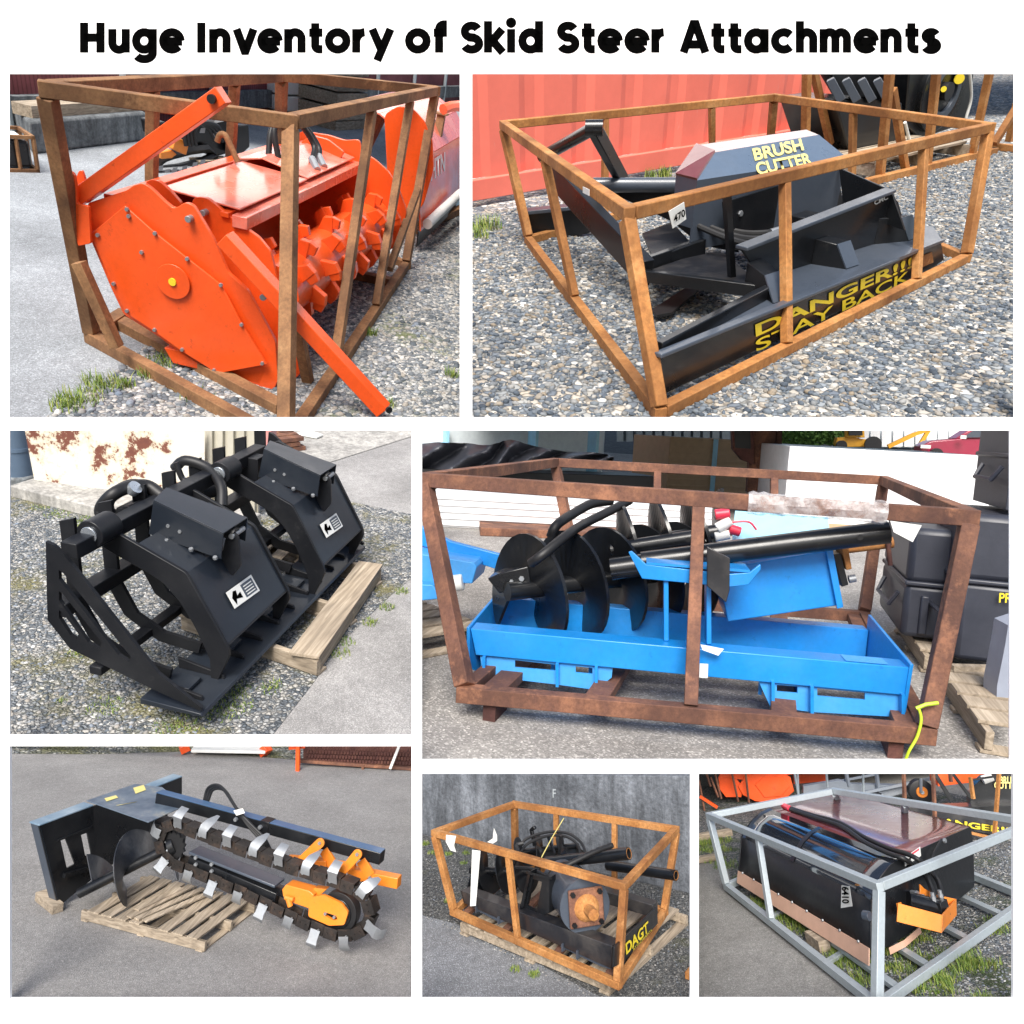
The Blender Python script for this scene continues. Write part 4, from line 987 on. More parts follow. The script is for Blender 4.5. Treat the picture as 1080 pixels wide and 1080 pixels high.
# pallet
G0=-.135;_Z=B.Z;Z=lambda a,b,v=0:_Z(a,b,v+G0)
ux=(Z(820,655)-Z(695,612)).normalized();uy=(Z(975,425)-Z(820,660)).normalized()
o=Z(822,662)-ux*1.05
Tp=pallet(B,o,ux,uy,1.05,1.35,'weathered wooden pallet with one wide bare deck board, under the grapple bucket',h=.13,n=1,missing=(0,),mat=M['wood_y'])
up=UP
for k,(t,wd) in enumerate(((.0,.19),(.5,.1),(.8,.1),(1.0,.12))):
    b=o+ux*(1.05-.095-t*.9)+up*.128;Tp.part('deck_board',MB().bar(b-uy*.01,b+uy*1.36,wd,.02),M['wood_y'],bevel=.002)
for k in range(3):
    b=o+uy*(.02+.655*k)+up*.06;Tp.part('stringer',MB().bar(b,b+ux*1.05,.04,.10),M['wood'],bevel=.003)
# ground
M['asph3']=asphalt('grey_asphalt',(.36,.35,.34),420)
ground(B,'asphalt_yard',M['asph3'],z=G0)
M['conc_floor']=concrete('pale_concrete_floor',(.55,.53,.49),(.35,.34,.32))
gp=[(-40,900),(690,830),(800,690),(895,560),(1010,450),(1120,360),(1120,250),(900,205),(560,190),(250,250),(30,190),(-40,160)]
M['gravel3']=gravel_mat('mossy_crushed_gravel',[(p,tuple(min(1,x*1.1) for x in c)) for p,c in GST],40,(.30,.27,.08),moss_lo=.50,patch_scale=1.4)
M['stones3']=stone_mat('pale_crushed_stone',[(p,tuple(min(1,x*1.0) for x in c)) for p,c in STONES])
ground(B,'gravel_yard',M['gravel3'],gp,z=G0+.004)
scatter_stones(B,'gravel',poly_pts(B,[(-30,880),(420,850),(560,780),(720,640),(890,520),(1090,360),(1090,260),(900,215),(560,200),(250,255),(30,200)],G0),15000,.005,.018,M['stones3'],3,z=G0,label='loose crushed stone around the grapple bucket')
sp=[]
rr_=random.Random(4)
for a,b,r,n in ((205,600,.07,50),(270,740,.1,80),(450,790,.12,110),(600,740,.13,120),(160,725,.03,20),(620,700,.1,80),(700,690,.08,60),(880,600,.07,60),(960,520,.06,60),(1000,480,.06,60),(1040,440,.06,50),(150,240,.12,90),(210,260,.12,90),(100,225,.1,50),(240,255,.1,60),(900,570,.06,40),(540,760,.15,80)): sp.append((Z(a,b),r,n))
grass(B,'grass',sp,M['grass'],'low mossy yellow-green weeds around the grapple bucket and its pallet',h=.022)
# building behind
a=Z(95,180);b=Z(530,238);pw,nw,ew=plane_of(a,b)
def rustpanel():
    t=NT('white_paint_flaking_to_rust');n=t.noise(2.2,9,.72);n2=t.noise(.9,4,.6,(1,1,.5))
    m=t.n('ShaderNodeMath',operation='MULTIPLY_ADD');m.inputs[1].default_value=.55;t.L(n2,m.inputs[0]);t.L(n,m.inputs[2])
    b=t.ramp(m.outputs[0],[(.72,(.70,.68,.62)),(.77,(.66,.57,.42)),(.785,(.20,.07,.045)),(.95,(.12,.045,.04))])
    t.set(Base_Color=b,Roughness=.6);return t.m
M['rust_panel']=rustpanel()
T=Thing(B,'steel_panel_wall','white painted steel panel flaking to rust, standing behind the grapple bucket','wall',(a+b)/2)
mb=MB();mb.add(on(B,[(60,0),(530,0),(530,262),(95,184)],pw,nw),[(0,1,2,3)])
T.part('panel',mb,M['rust_panel']);T.part('panel_edge',MB().bar(*on(B,[(95,183),(530,262)],pw-nw*.02,nw),.03,.03),M['rust_dark'])
T=Thing(B,'metal_siding','beige ribbed metal siding with a pink corner post beside the garage opening','wall',Z(600,230))
mb=MB();q=on(B,[(530,0),(668,0),(668,250),(530,250)],pw+nw*.1,nw);M['siding']=plain('beige_siding',(.55,.52,.43),.5)
T.part('siding_sheet',MB().plate(q,.03),M['siding'])
for k in range(5):
    u_=k/5+.12;T.part('siding_rib',MB().bar(q[0].lerp(q[1],u_)-nw*.02,q[3].lerp(q[2],u_)-nw*.02,.05,.03,up=nw),M['siding'],bevel=.004)
M['pinkpost']=plain('faded_pink_paint',(.66,.30,.28),.5)
q=on(B,[(668,0),(702,0),(702,120),(668,150)],pw+nw*.05,nw);T.part('corner_post',MB().plate(q,.12),M['pinkpost'])
T=Thing(B,'concrete_kerb','weathered concrete step along the foot of the rusty white panel','kerb',Z(170,215))
a=Z(28,195);b=Z(560,330);e=(b-a).normalized();n=Vector((-e.y,e.x,0))
if n.dot(nw)<0:n=-n
h=.11;T.part('kerb_block',MB().hexa([a,b,b+n*.6,a+n*.6,a+UP*h,b+UP*h,b+n*.6+UP*h,a+n*.6+UP*h]),M['conc_floor'],bevel=.01)
p=Z(55,165);T=Thing(B,'drum','dark blue-grey drum cut off at the left edge beside the rusty white panel','drum',p);rr=B.mpp(p)
M['bluegrey']=plain('dull_blue_grey',(.10,.15,.22),.6)
T.part('body',MB().cyl(p,p+UP*.9,34*rr,n=24),M['bluegrey'],bevel=.01);T.part('rib',MB().disc_ring(p+UP*.35,UP,36*rr,33*rr,.03),M['bluegrey']);T.part('base',MB().cyl(p-UP*.0,p+UP*.12,40*rr),M['concrete'],bevel=.02)
# garage floor and stacked steel
fl=[Z(640,150),Z(850,107),Z(1100,28),Z(1100,-60),Z(640,-60)]
mb=MB();mb.add([p+UP*.008 for p in fl],[tuple(range(5))]);o_=single(B,'concrete_floor',mb,M['conc_floor'],kind='structure',clip=4,smooth=False)
mb=MB();mb.add([Z(700,62)+UP*.012,Z(1100,10)+UP*.012,Z(1100,-80)+UP*.012,Z(700,-80)+UP*.012],[(0,1,2,3)])
a=Z(702,82);T=Thing(B,'steel_stack','stack of rusty red steel lengths on the garage floor','stack',a)
rr=B.mpp(a);u=(Z(790,72)-Z(705,82)).normalized();v=Vector((-u.y,u.x,0))
for k,(w_,l_) in enumerate(((110,90),(95,75),(100,85))):
    for i in range(3): T.part('steel_length',MB().bar(a+UP*(8+k*13)*rr+v*i*30*rr-u*20*rr,a+UP*(8+k*13)*rr+v*i*30*rr+u*l_*rr,24*rr,10*rr),M['rust_red'])
a=Z(800,38);rr=B.mpp(a)
T=Thing(B,'paper_sheet','crumpled white sheet lying on the garage floor','paper',a);T.part('sheet',MB().plate([a+Vector((x*rr,y*rr,.02)) for x,y in ((-28,-14),(30,-20),(34,10),(5,22),(-24,14))],.02),M['white'])
# ================================================================= blue auger frame in a rusty red crate
B=B4;X,Y,Z0=B.X,B.Y,B.Z;GZ=-.085
Z=lambda a,b,v=0:Z0(a,b,v+GZ)
B=B4
C4=dict(A=(15,103),B=(983,170),C=(830,104),D=(247,72),a=(84,483),b=(905,556),c=(795,346))
T,V=crate(B,C4,1.0,.075,M['rust_red'],'rusty red-brown crate frame standing on stub feet around the blue auger frame',None,posts=[('AB',502,486),('DC',428,424),('DC',636,632)],clip=3)
for a,b in ((130,500),(853,565)):
    p=B.Z(a,b,0);T.part('foot',MB().box(p+Vector((.08,0,GZ/2)),(.18,.06,-GZ)),M['rust_dark'])
d0=V['a'];d1=V['b']
for t in (.0,.28,.72,.97):
    p=V['b'].lerp(V['a'],t*.94+.03);q=V['c'].lerp(V['d'],t*.94+.03);T.part('floor_beam',MB().bar(p+Vector((.04,0,-.005)),q-Vector((.04,0,.005)),.11,.05),M['rust_red'],bevel=.003)
e4=Vector((-.15,1,0)).normalized();n4=Vector((e4.y,-e4.x,0))
def W(zx,zy,off): return B.N(zx,zy,n4*off,n4)
def Ws(pts,off): return [W(a,b,off) for a,b in pts]
BL,BLL=M['blue'],M['blue_light']
T=Thing(B,'fork_cradle','bright blue skid steer attachment frame with fork pockets and an upright Y bracket','attachment frame',W(490,470,.4)*Vector((1,1,0)) if 0 else Vector((.4,1.1,0)),clip=3)
f0=.12
ft=Ws([(95,368),(883,438),(868,487),(104,415)],f0)
bk=[B.Z(130,350,ft[0].z),B.Z(866,418,ft[1].z)]
T.part('front_beam',MB().hexa([ft[3],ft[2],ft[2]+n4*.13,ft[3]+n4*.13,ft[0],ft[1],ft[1]+n4*.13,ft[0]+n4*.13]),BL,bevel=.004)
a=Ws([(92,356),(127,350),(132,362),(112,443),(95,436)],f0)
T.part('end_plate',MB().plate([W(93,366,f0-.01),W(93,436,f0-.01),W(108,444,f0+.02),W(108,444,f0+.02)+n4*.75,W(93,366,f0-.01)+n4*.8],.015,(),-e4 if 0 else e4),BL,bevel=.003)
q0=W(884,432,f0-.01);q1=W(870,518,f0-.01)
bz=q0.z;bR=B.N(808,343,q0,e4);bRl=bR+Vector((0,0,q1.z-q0.z))
T.part('end_plate',MB().plate([q0,q1,bRl,bR],.016,(),e4),BL,bevel=.003)
dep=(bR-q0).dot(n4)
L0=W(93,368,f0);
bt0=q0+n4*dep+e4*.02;bt1=L0+n4*dep+e4*0;bt1.z=bt0.z
T.part('back_beam',MB().bar(bt0-Vector((0,0,.09)),bt1-Vector((0,0,.09)),.10,.17),BL,bevel=.004)
T.part('top_face_label',MB().plate([ft[0].lerp(ft[1],.86)+Vector((0,0,.003))+n4*.01,ft[0].lerp(ft[1],.95)+Vector((0,0,.003))+n4*.01,ft[0].lerp(ft[1],.95)+Vector((0,0,.003))+n4*.11,ft[0].lerp(ft[1],.86)+Vector((0,0,.003))+n4*.11],.001),BLL)
T.part('inner_channel',MB().bar(W(150,400,.5),W(840,440,.5),.05,.10),BL,bevel=.003)
T.part('fork_pocket',MB().plate(Ws([(112,416),(117,452),(246,467),(318,477),(346,455),(348,436)],f0+.02),.012,[Ws([(174,424),(246,432),(246,443),(174,437)],f0+.02),Ws([(282,435),(312,438),(312,449),(282,446)],f0+.02)],n4),BLL,smooth=False)
T.part('fork_pocket',MB().plate(Ws([(607,460),(628,506),(699,516),(854,525),(868,486)],f0+.02),.012,[Ws([(640,468),(677,471),(677,483),(640,480)],f0+.02),Ws([(712,474),(797,482),(797,495),(712,488)],f0+.02)],n4),BLL,smooth=False)
for x,y0,y1 in ((250,428,469),(319,434,478),(632,460,508),(701,468,518),(862,482,526),(120,416,453)):
    T.part('pocket_rib',MB().bar(W(x,y0,f0),W(x,y1,f0),.014,.05,up=n4),BL)
    T.part('pocket_sleeve',MB().box(W(x,(y0+y1)/2,f0)+n4*.35,(.5,.016,.09),0),BL)
# upright Y bracket
for x in (443,519):
    T.part('upright',MB().plate(Ws([(x-4,258),(x+4,258),(x+5,396 if x>480 else 390),(x-4,396 if x>480 else 390)],.20),.12,(),n4),BL,bevel=.003)
br=Ws([(376,232),(382,230),(408,254),(556,271),(592,268),(611,253),(612,262),(590,290),(556,294),(400,279)],.18)
T.part('cradle',MB().plate(br[:4]+br[4:],.02,(),n4),BL,bevel=.003)
T.part('cradle_seat',MB().hexa([br[2],br[4],br[4]+n4*.2,br[2]+n4*.2,br[2]+UP*.012,br[4]+UP*.012,br[4]+n4*.2+UP*.012,br[2]+n4*.2+UP*.012]),BL)
T.part('cutter_plate',MB().plate(Ws([(516,222),(557,243),(556,300),(550,322),(516,292)],.10),.02,(),n4),M['black_dusty'],bevel=.003)
T.part('spear_plate',MB().plate(Ws([(480,262),(510,262),(498,310),(482,338)],.19),.012,(),n4),M['black_dusty'])
# ----- auger drive tray (blue hopper) behind
T=Thing(B,'drive_housing','bright blue sloping box housing lying behind the black tube inside the rusty red crate','housing',Vector((.8,.7,0)),clip=3)
h0=Ws([(535,262),(735,228),(754,326),(553,356)],.48)
T.part('box_shell',MB().hexa([h0[3],h0[2],h0[2]+n4*.45,h0[3]+n4*.45,h0[0],h0[1],h0[1]+n4*.45,h0[0]+n4*.45]),BL,bevel=.006)
T.part('side_flange',MB().plate(Ws([(726,228),(738,226),(757,328),(746,331)],.47),-.02,(),n4),BL,bevel=.002)
T.part('top_lid',MB().plate([W(566,158,.95),W(732,170,.95),W(735,215,.6),W(560,215,.6)],.02),M['cyan'] if 'cyan' in M else BLL)
# ----- tubes
def tube_thing(label,p,q,r,mat,name='steel_tube',end=True,cat='tube'):
    T=Thing(B,name,label,cat,(p+q)/2,clip=3);T.part('barrel',MB().pipe(p,q,r,.008),mat)
    T.part('pin_hole',MB().cyl(q.lerp(p,.12)-n4*(r+.001),q.lerp(p,.12)-n4*(r-.004),.014),M['rubber']);return T
tube_thing('long round black steel tube lying across the blue cradle, its open end at the right',W(400,250,.36),W(838,196,.36),.055,M['black'])
tube_thing('second black steel tube behind, ending under the far auger tips',W(345,228,.75),W(500,205,.75),.045,M['black'])
tube_thing('black auger stem tube between the flights and the cradle',W(345,262,.55),W(520,238,.55),.06,M['black'])
T=tube_thing('short rusty orange pipe poking out behind the black tube at the right',W(765,224,.7),W(846,214,.7),.03,M['rust_orange'],'rusty_pipe')
T.part('drop_pin',MB().cyl(W(838,216,.66),W(842,255,.66),.012),M['rust_dark'])
T=Thing(B,'flange_stack','rusty flange plates and bolt at the right end of the blue housing','flange',W(765,260,.6),clip=3)
T.part('flange',MB().plate(Ws([(740,236),(754,234),(768,290),(756,294)],.5),.2,(),n4),M['black'],bevel=.004)
T.part('flange',MB().plate(Ws([(756,226),(768,226),(774,262),(764,264)],.5),.15,(),n4),M['rust_orange'],bevel=.004);T.part('bolt',MB().cyl(W(768,280,.55),W(780,278,.55),.02),M['zinc'])
# ----- augers
def auger(label,a,b,r,stem,turns,ph,hand=1,tip=True,clip=3,mat='black',bay=None):
    bb=bay or B;T=Thing(bb,'earth_auger',label,'auger',(a+b)/2,clip=clip);ax=(b-a).normalized()
    T.part('stem',MB().cyl(a,b,stem,n=18),M[mat]);T.part('flighting',MB().flight(a+ax*.03,b-ax*.02,stem*.8,r,turns,.018,ph,hand=hand),M[mat]);return T,ax
a=W(160,302,.40);b=W(500,262,1.15)
T,ax=auger('large black earth auger with wide spiral flights, left half of the blue frame',a,b,.30,.05,5.0,2.2)
c=Ws([(125,279),(150,268),(197,257),(203,290),(146,306)],.45)
T.part('tooth_holder',MB().plate(c,.16,(),n4),M['black'],bevel=.006)
T.part('bolt',MB().bolt(W(186,279,.44),-n4,.016),M['zinc']);T.part('bolt',MB().bolt(W(168,284,.44),-n4,.012),M['zinc'])
a=W(330,225,.95);b=W(560,190,1.0)
T,ax=auger('smaller black auger behind the large one, only its pointed flight tips showing',a,b,.24,.04,3.6,.9)
T=Thing(B,'hydraulic_hose','pair of black hydraulic hoses arching over the large auger','hose',W(260,240,.7),clip=3)
T.part('hose',MB().tube(smooth_path([W(345,140,1.0),W(310,146,.9),W(275,165,.75),W(248,184,.6),W(238,205,.6)]),.028,10),M['rubber'])
T.part('hose',MB().tube(smooth_path([W(378,140,1.0),W(340,160,.85),W(300,180,.7),W(268,200,.45),W(225,235,.30),W(202,252,.32)]),.026,10),M['rubber'])
T=Thing(B,'hose_cap','red and white capped hose couplings lying on the far tube','hose caps',W(555,175,.6),clip=3)
M['capred']=plain('red_plastic_cap',(.75,.04,.08),.4)
T.part('cap',MB().cyl(W(530,165,.6),W(556,162,.6),.028),M['capred'],bevel=.004);T.part('cap',MB().cyl(W(556,190,.6),W(575,196,.6),.026),M['capred'],bevel=.004)
T.part('coupling',MB().cyl(W(534,190,.6),W(558,175,.6),.03).cyl(W(530,205,.6),W(556,200,.6),.026),M['white'],bevel=.004);T.part('lead',MB().tube(smooth_path([W(560,178,.6),W(590,178,.6),W(604,192,.6)]),.006,6),M['capred'])
# tags, plastic wrap, rope
pT,nT,eT=plane_of(V['B'],V['A'],0)
if nT.x>0:nT=-nT
tagcard(B,None,[(842,176),(898,184),(882,214),(848,196)],V['B']+nT*.05,nT,'large blank paper tag hanging from the front top rail near its right end')
tagcard(B,None,[(504,396),(546,404),(536,416),(508,406)],W(520,400,.07),n4,'crumpled white slip stuck to the front of the blue beam behind the middle post')
tagcard(B,None,[(503,430),(518,431),(517,456),(502,455)],W(510,440,.07),n4,'narrow white slip on the blue beam just right of the middle post')
t=NT('clear_plastic_wrap');nz_=t.noise(14,6,.7);t.set(Base_Color=(.85,.82,.82),Roughness=.18,Alpha=t.ramp(nz_,[(.35,g(.12)),(.65,g(.6))]));t.bump(t.noise(20,5,.7),.9,.02);M['wrap']=t.m
T=Thing(B,'plastic_wrap','crumpled clear plastic wrap sleeve taped along the front top rail','plastic wrap',V['B'].lerp(V['A'],.3),clip=3)
r_=random.Random(2);mb=MB();N_=26
for i in range(N_+1):
    f=.135+.235*i/N_;c=V['B'].lerp(V['A'],f)
    for k in range(8):
        q=k/8*2*math.pi;rr=.047+.010*r_.random();rr*=1.1 if abs(math.cos(q))>.5 else 1
        mb.v.append(c+nT*math.cos(q)*rr+UP*math.sin(q)*rr*(1.15 if (i>22 or i<4) and math.sin(q)<0 else 1))
for i in range(N_):
    for k in range(8): mb.f.append((8*i+k,8*i+(k+1)%8,8*i+8+(k+1)%8,8*i+8+k))
T.part('sleeve',mb,M['wrap'])
M['cord']=plain('yellow_green_cord',(.55,.75,.03),.5)
T=Thing(B,'tie_cord','yellow-green cord knotted round the right corner post and trailing to the ground','cord',V['b'],clip=3)
q=[W(888,510,-.12),W(905,503,-.12),W(927,500,-.11)]
T.part('loop',MB().tube(q,.008,6),M['cord']);T.part('tail',MB().tube(smooth_path([W(892,507,-.12),W(897,530,-.13),W(890,560,-.14),W(876,585,-.15),W(868,605,-.15)]),.006,6),M['cord'])
# ----- ground
M['asph4']=asphalt('coarse_worn_asphalt',(.34,.32,.295),230,2.2,.3)
ground(B,'asphalt_yard',M['asph4'],[(-20,640),(1080,640),(1080,62),(900,52),(500,40),(-20,20)],z=GZ)
def gbox(T,nm,a,b,yt,depth,mat,bevel=.01,z0=0,parent=None):
    "box whose front stands on the ground line a-b of the picture"
    p=Z(*a,z0);q=Z(*b,z0);e=(q-p).normalized();n=Vector((-e.y,e.x,0))
    if n.x<0:n=-n
    lo,hi=0,30
    top=B.N(a[0],yt,p,n);h=top.z-p.z;d=n*depth
    return T.part(nm,MB().hexa([p,q,q+d,p+d,p+UP*h,q+UP*h,q+d+UP*h,p+d+UP*h]),mat,parent,bevel=bevel),p,q,h,n
M['white_sheet']=plain('white_coated_sheet',(.93,.93,.94),.35);M['tarp_w']=plain('pale_tarp',(.78,.86,.92),.5);M['card']=plain('brown_cardboard',(.50,.34,.20),.8);M['cyan']=plain('pale_cyan_paint',(.35,.68,.85),.4)
T=Thing(B,'sheet_bundle','long bundle of white ribbed sheets on timber, behind the left half of the crate','sheet bundle',Z(240,200))
gbox(T,'timber_base',(112,203),(440,216),188,.8,M['rust_red'],z0=.0)
o_,p,q,h,n=gbox(T,'sheet_stack',(20,186),(545,212),128,1.2,M['white_sheet'],z0=.0)
for k in range(5): T.part('sheet_rib',MB().bar(p+UP*(h*(k+.5)/5)-n*.01,q+UP*(h*(k+.5)/5)-n*.01,.03,.02),M['white_sheet'])
T=Thing(B,'tarped_load','large load under a pale blue-white tarp at the top left','tarped load',Z(200,110))
gbox(T,'tarp',(-10,140),(338,132),-20,2.0,M['tarp_w'],.3)
for x in (48,205,312): gbox(T,'strap',(x,141),(x+5,141),-5,.3,M['cyan'],0)
def drape(T,nm,pts,off,amp,mat,seed=1):
    r_=random.Random(seed);mb=MB();N_=40;M_=8
    for i in range(N_+1):
        t=i/N_*(len(pts)-1);k=min(int(t),len(pts)-2);f=t-k;a=pts[k];b=pts[k+1]
        x=a[0]+(b[0]-a[0])*f;y0=a[1]+(b[1]-a[1])*f;y1=a[2]+(b[2]-a[2])*f
        for j in range(M_+1):
            u=j/M_;mb.v.append(B.N(x,y0+(y1-y0)*u+amp*(r_.random()-.5),off[0]+off[1]*(.25*math.sin(i*.9+j)+r_.random()*.15),off[1]))
    for i in range(N_):
        for j in range(M_): mb.f.append((i*(M_+1)+j,i*(M_+1)+j+1,(i+1)*(M_+1)+j+1,(i+1)*(M_+1)+j))
    o_=T.part(nm,mb,mat);m_=o_.modifiers.new('Sub','SUBSURF');m_.levels=2;m_.render_levels=2
T=Thing(B,'black_tarp','wrinkled black tarp sheet thrown over the stack at the top left','tarp',Z(150,120))
pb=Z(150,158);M['tarp_b']=plain('black_tarp_fabric',(.045,.048,.06),.45)
drape(T,'tarp',[(-10,38,102),(60,36,100),(130,42,98),(165,30,92),(215,45,84),(260,52,80),(335,56,72),(350,62,70)],(pb,n4),3,M['tarp_b'])
T=Thing(B,'stack','dark lumber stack beneath the wrinkled black tarp','lumber stack',Z(150,150))
gbox(T,'board_stack',(-10,150),(420,156),84,.8,M['rubber'],z0=.0)
T=Thing(B,'cardboard_stack','tall strapped stack of brown cardboard sheets behind the crate','cardboard stack',Z(520,105))
o_,p,q,h,n=gbox(T,'board_stack',(443,130),(585,134),26,2,M['card'],.02)
for k in range(9): T.part('board_edge',MB().bar(p+UP*(h*(k+.5)/9)-n*.02,q+UP*(h*(k+.5)/9)-n*.02,.03,.03),M['card'])
T.part('strap',MB().bar(p.lerp(q,.55)-n*.05,p.lerp(q,.55)-n*.05+UP*h,.10,.03),M['cyan'])
T=Thing(B,'timber_stack','low stack of grey-brown planks behind the middle of the crate','timber stack',Z(480,125))
for k in range(4): gbox(T,'plank',(440,124-9*k+4),(640,130-9*k+4),124-9*k-3,.8,M['wood_y'],z0=0) if k==0 else None
gbox(T,'plank_stack',(440,120),(660,126),92,1.2,M['wood_y'],.01)
T=Thing(B,'steel_column','dark red rusty steel column with an open box bracket, behind the crate','steel column',Z(605,150))
pc=Z(612,160)
def R_on(pts,off=0): return [B.N(a_,b_,pc+n4*off,n4) for a_,b_ in pts]
T.part('column',MB().plate(R_on([(596,-10),(640,-10),(634,126),(588,126)]),.3,(),n4),M['rust_red'],bevel=.01)
T.part('flange',MB().plate(R_on([(640,10),(650,10),(648,126),(634,126)],.02),.3,(),n4),M['rust_red'],bevel=.01)
T.part('box_bracket',MB().plate(R_on([(560,-10),(600,-10),(600,76),(578,68),(562,48)],-.08),.3,(),n4),M['rust_dark'],bevel=.01)
T.part('bracket_opening',MB().plate(R_on([(564,-5),(592,-5),(594,48),(566,46)],-.10),.015,(),n4),M['rubber'])
T=Thing(B,'white_sheet_stack','huge flat stack of bright white sheets filling the yard behind the crate at the right','sheet stack',Z(800,190))
p=Z(650,190);q=Z(1010,214);e=(q-p).normalized();n=Vector((e.y,-e.x,0));n=n if n.x>0 else -n
tp_=B.N(650,42,p,n);h=tp_.z-p.z
far=3.0
T.part('sheet_stack',MB().hexa([p+UP*.12,q+UP*.12,q+n*far,p+n*far,p+UP*h,q+UP*h,q+n*far+UP*h*1.0,p+n*far+UP*h*1.0]),M['white_sheet'],bevel=.01)
T.part('timber_base',MB().bar(p+UP*.06+n*.05,q+UP*.06+n*.05,.2,.12),M['card'])
# far strip: fence, shrubs, excavator, building, car
T=Thing(B,'boundary_fence','pale grey mesh fence far away at the top of the view','fence',Z(450,70))
pf=B.loc((0,0,0));pf=Vector(B.R.T@((np.array([0,0,75.0])-B.t)/B.s));nf=n4
def far_on(pts,d=0): return [B.N(a_,b_,pf-n4*d,n4) for a_,b_ in pts]
M['far_grey']=plain('far_grey_mesh',(.42,.46,.48),.7)
T.part('mesh_panel',MB().plate(far_on([(360,-10),(560,-10),(560,36),(360,34)]),.1,(),n4),M['far_grey'])
for k in range(12): T.part('fence_post',MB().bar(*far_on([(362+17*k,-10),(362+17*k,35)],.3),.35,.35),M['galv'])
T=Thing(B,'white_building','long low white building with ribbed sides, far away at the top right','building',Z(850,70))
T.part('wall',MB().plate(far_on([(770,-10),(1080,-10),(1080,50),(770,44)],-6),.5,(),n4),M['tarp_w'])
for k in range(14): T.part('wall_rib',MB().bar(*far_on([(775+20*k,-10),(775+20*k,44)],-5.5),.5,.3),M['white_sheet'])
def foliage(T,nm,c0,w,h,d,n,size,mat,seed=1,bay=None):
    r_=random.Random(seed);mb=MB()
    for _ in range(n):
        while 1:
            x,y,z=(r_.uniform(-1,1) for _ in range(3))
            if x*x+y*y+z*z<1 and (x*x+y*y+z*z>.35 or r_.random()<.3):break
        c=c0+e4*x*w*(1+.2*math.sin(7*z))+n4*y*d+UP*(z+1)*h;s_=size*(.5+r_.random())
        u=Vector((r_.uniform(-1,1),r_.uniform(-1,1),r_.uniform(-1,1))).normalized();v=u.orthogonal().normalized()
        k=len(mb.v);mb.v+=[c-u*s_-v*s_*.5,c+u*s_-v*s_*.4,c+u*s_*.6+v*s_*.6,c-u*s_*.7+v*s_*.5];mb.f.append((k,k+1,k+2,k+3))
    T.part(nm,mb,mat,smooth=False)
def leaf2(name,a,b):
    t=NT(name);isl=t.n('ShaderNodeNewGeometry').outputs['Random Per Island'];t.set(Base_Color=t.ramp(isl,[(0,a),(1,b)]),Roughness=.7);return t.m
M['leaf']=leaf2('dark_green_leaf',(.05,.13,.025),(.22,.40,.09))
for i,(x,lab) in enumerate(((655,'round dark green shrub beside the rusty column, far away'),(700,'middle dark green shrub in the far row at the top'),(745,'right-hand dark green shrub next to the yellow excavator'))):
    c=far_on([(x,44)],2)[0];m_=B.mpp(c)
    T=Thing(B,'shrub',lab,'shrub',c);foliage(T,'crown',c,30*m_,22*m_,20*m_,900,3.2*m_,M['leaf'],i+1);T.part('trunk',MB().cyl(c-UP*5*m_,c+UP*12*m_,2*m_),M['rust_dark'])
T=Thing(B,'excavator','yellow backhoe excavator parked far away at the top right','excavator',far_on([(820,46)],4)[0])
yl=plain('machine_yellow',(.85,.42,.03),.5);fo=lambda p,d=4:far_on(p,d)
m_=B.mpp(fo([(820,46)])[0])
T.part('body',MB().plate(fo([(745,40),(748,28),(775,26),(790,30),(810,32),(815,44),(750,45)]),20*m_,(),n4),yl,bevel=m_)
T.part('cab',MB().plate(fo([(765,2),(795,2),(797,28),(765,28)],4.2),18*m_,(),n4),yl,bevel=m_)
T.part('cab_window',MB().plate(fo([(769,6),(792,6),(793,24),(769,24)],4.4),.1,(),n4),M['rubber'])
c=fo([(812,40)],4.6)[0];T.part('wheel',MB().cyl(c,c+n4*6*m_,14*m_,n=20),M['rubber']);c=fo([(756,42)],4.6)[0];T.part('wheel',MB().cyl(c,c+n4*6*m_,9*m_,n=20),M['rubber'])
T.part('boom',MB().bar(*fo([(838,44),(885,22)]),7*m_,7*m_).bar(*fo([(885,22),(915,12)]),6*m_,6*m_),yl);T.part('dipper',MB().bar(*fo([(912,12),(890,48)]),6*m_,6*m_),yl)
T=Thing(B,'parked_car','maroon pickup car parked far away at the top right behind the black cases','car',fo([(985,55)],8)[0])
mr_=paint('maroon_car_paint',(.30,.012,.05),.25,.05,(.3,.1,.1),coat=.8);f8=lambda p,d=8:far_on(p,d);c0=f8([(985,55)])[0];m_=B.mpp(c0)
T.part('body',MB().plate(f8([(896,58),(898,42),(915,34),(960,30),(1080,24),(1080,62),(900,62)]),40*m_,(),n4),mr_,bevel=2*m_)
T.part('cabin',MB().plate(f8([(958,30),(990,10),(1010,4),(1080,2),(1080,30)]),38*m_,(),n4),mr_,bevel=2*m_)
T.part('window',MB().plate(f8([(972,28),(994,13),(1012,9),(1080,8),(1080,26)],8.1),.1,(),n4),M['slate'])
c=f8([(925,58)],8.3)[0];T.part('wheel',MB().cyl(c,c+n4*8*m_,11*m_,n=20),M['rubber']);T.part('headlight',MB().box(f8([(905,44)],8.2)[0],(2*m_,16*m_,6*m_)),M['white'])
T.part('wing_mirror',MB().box(f8([(972,27)],8.4)[0],(3*m_,9*m_,6*m_)),M['white'])
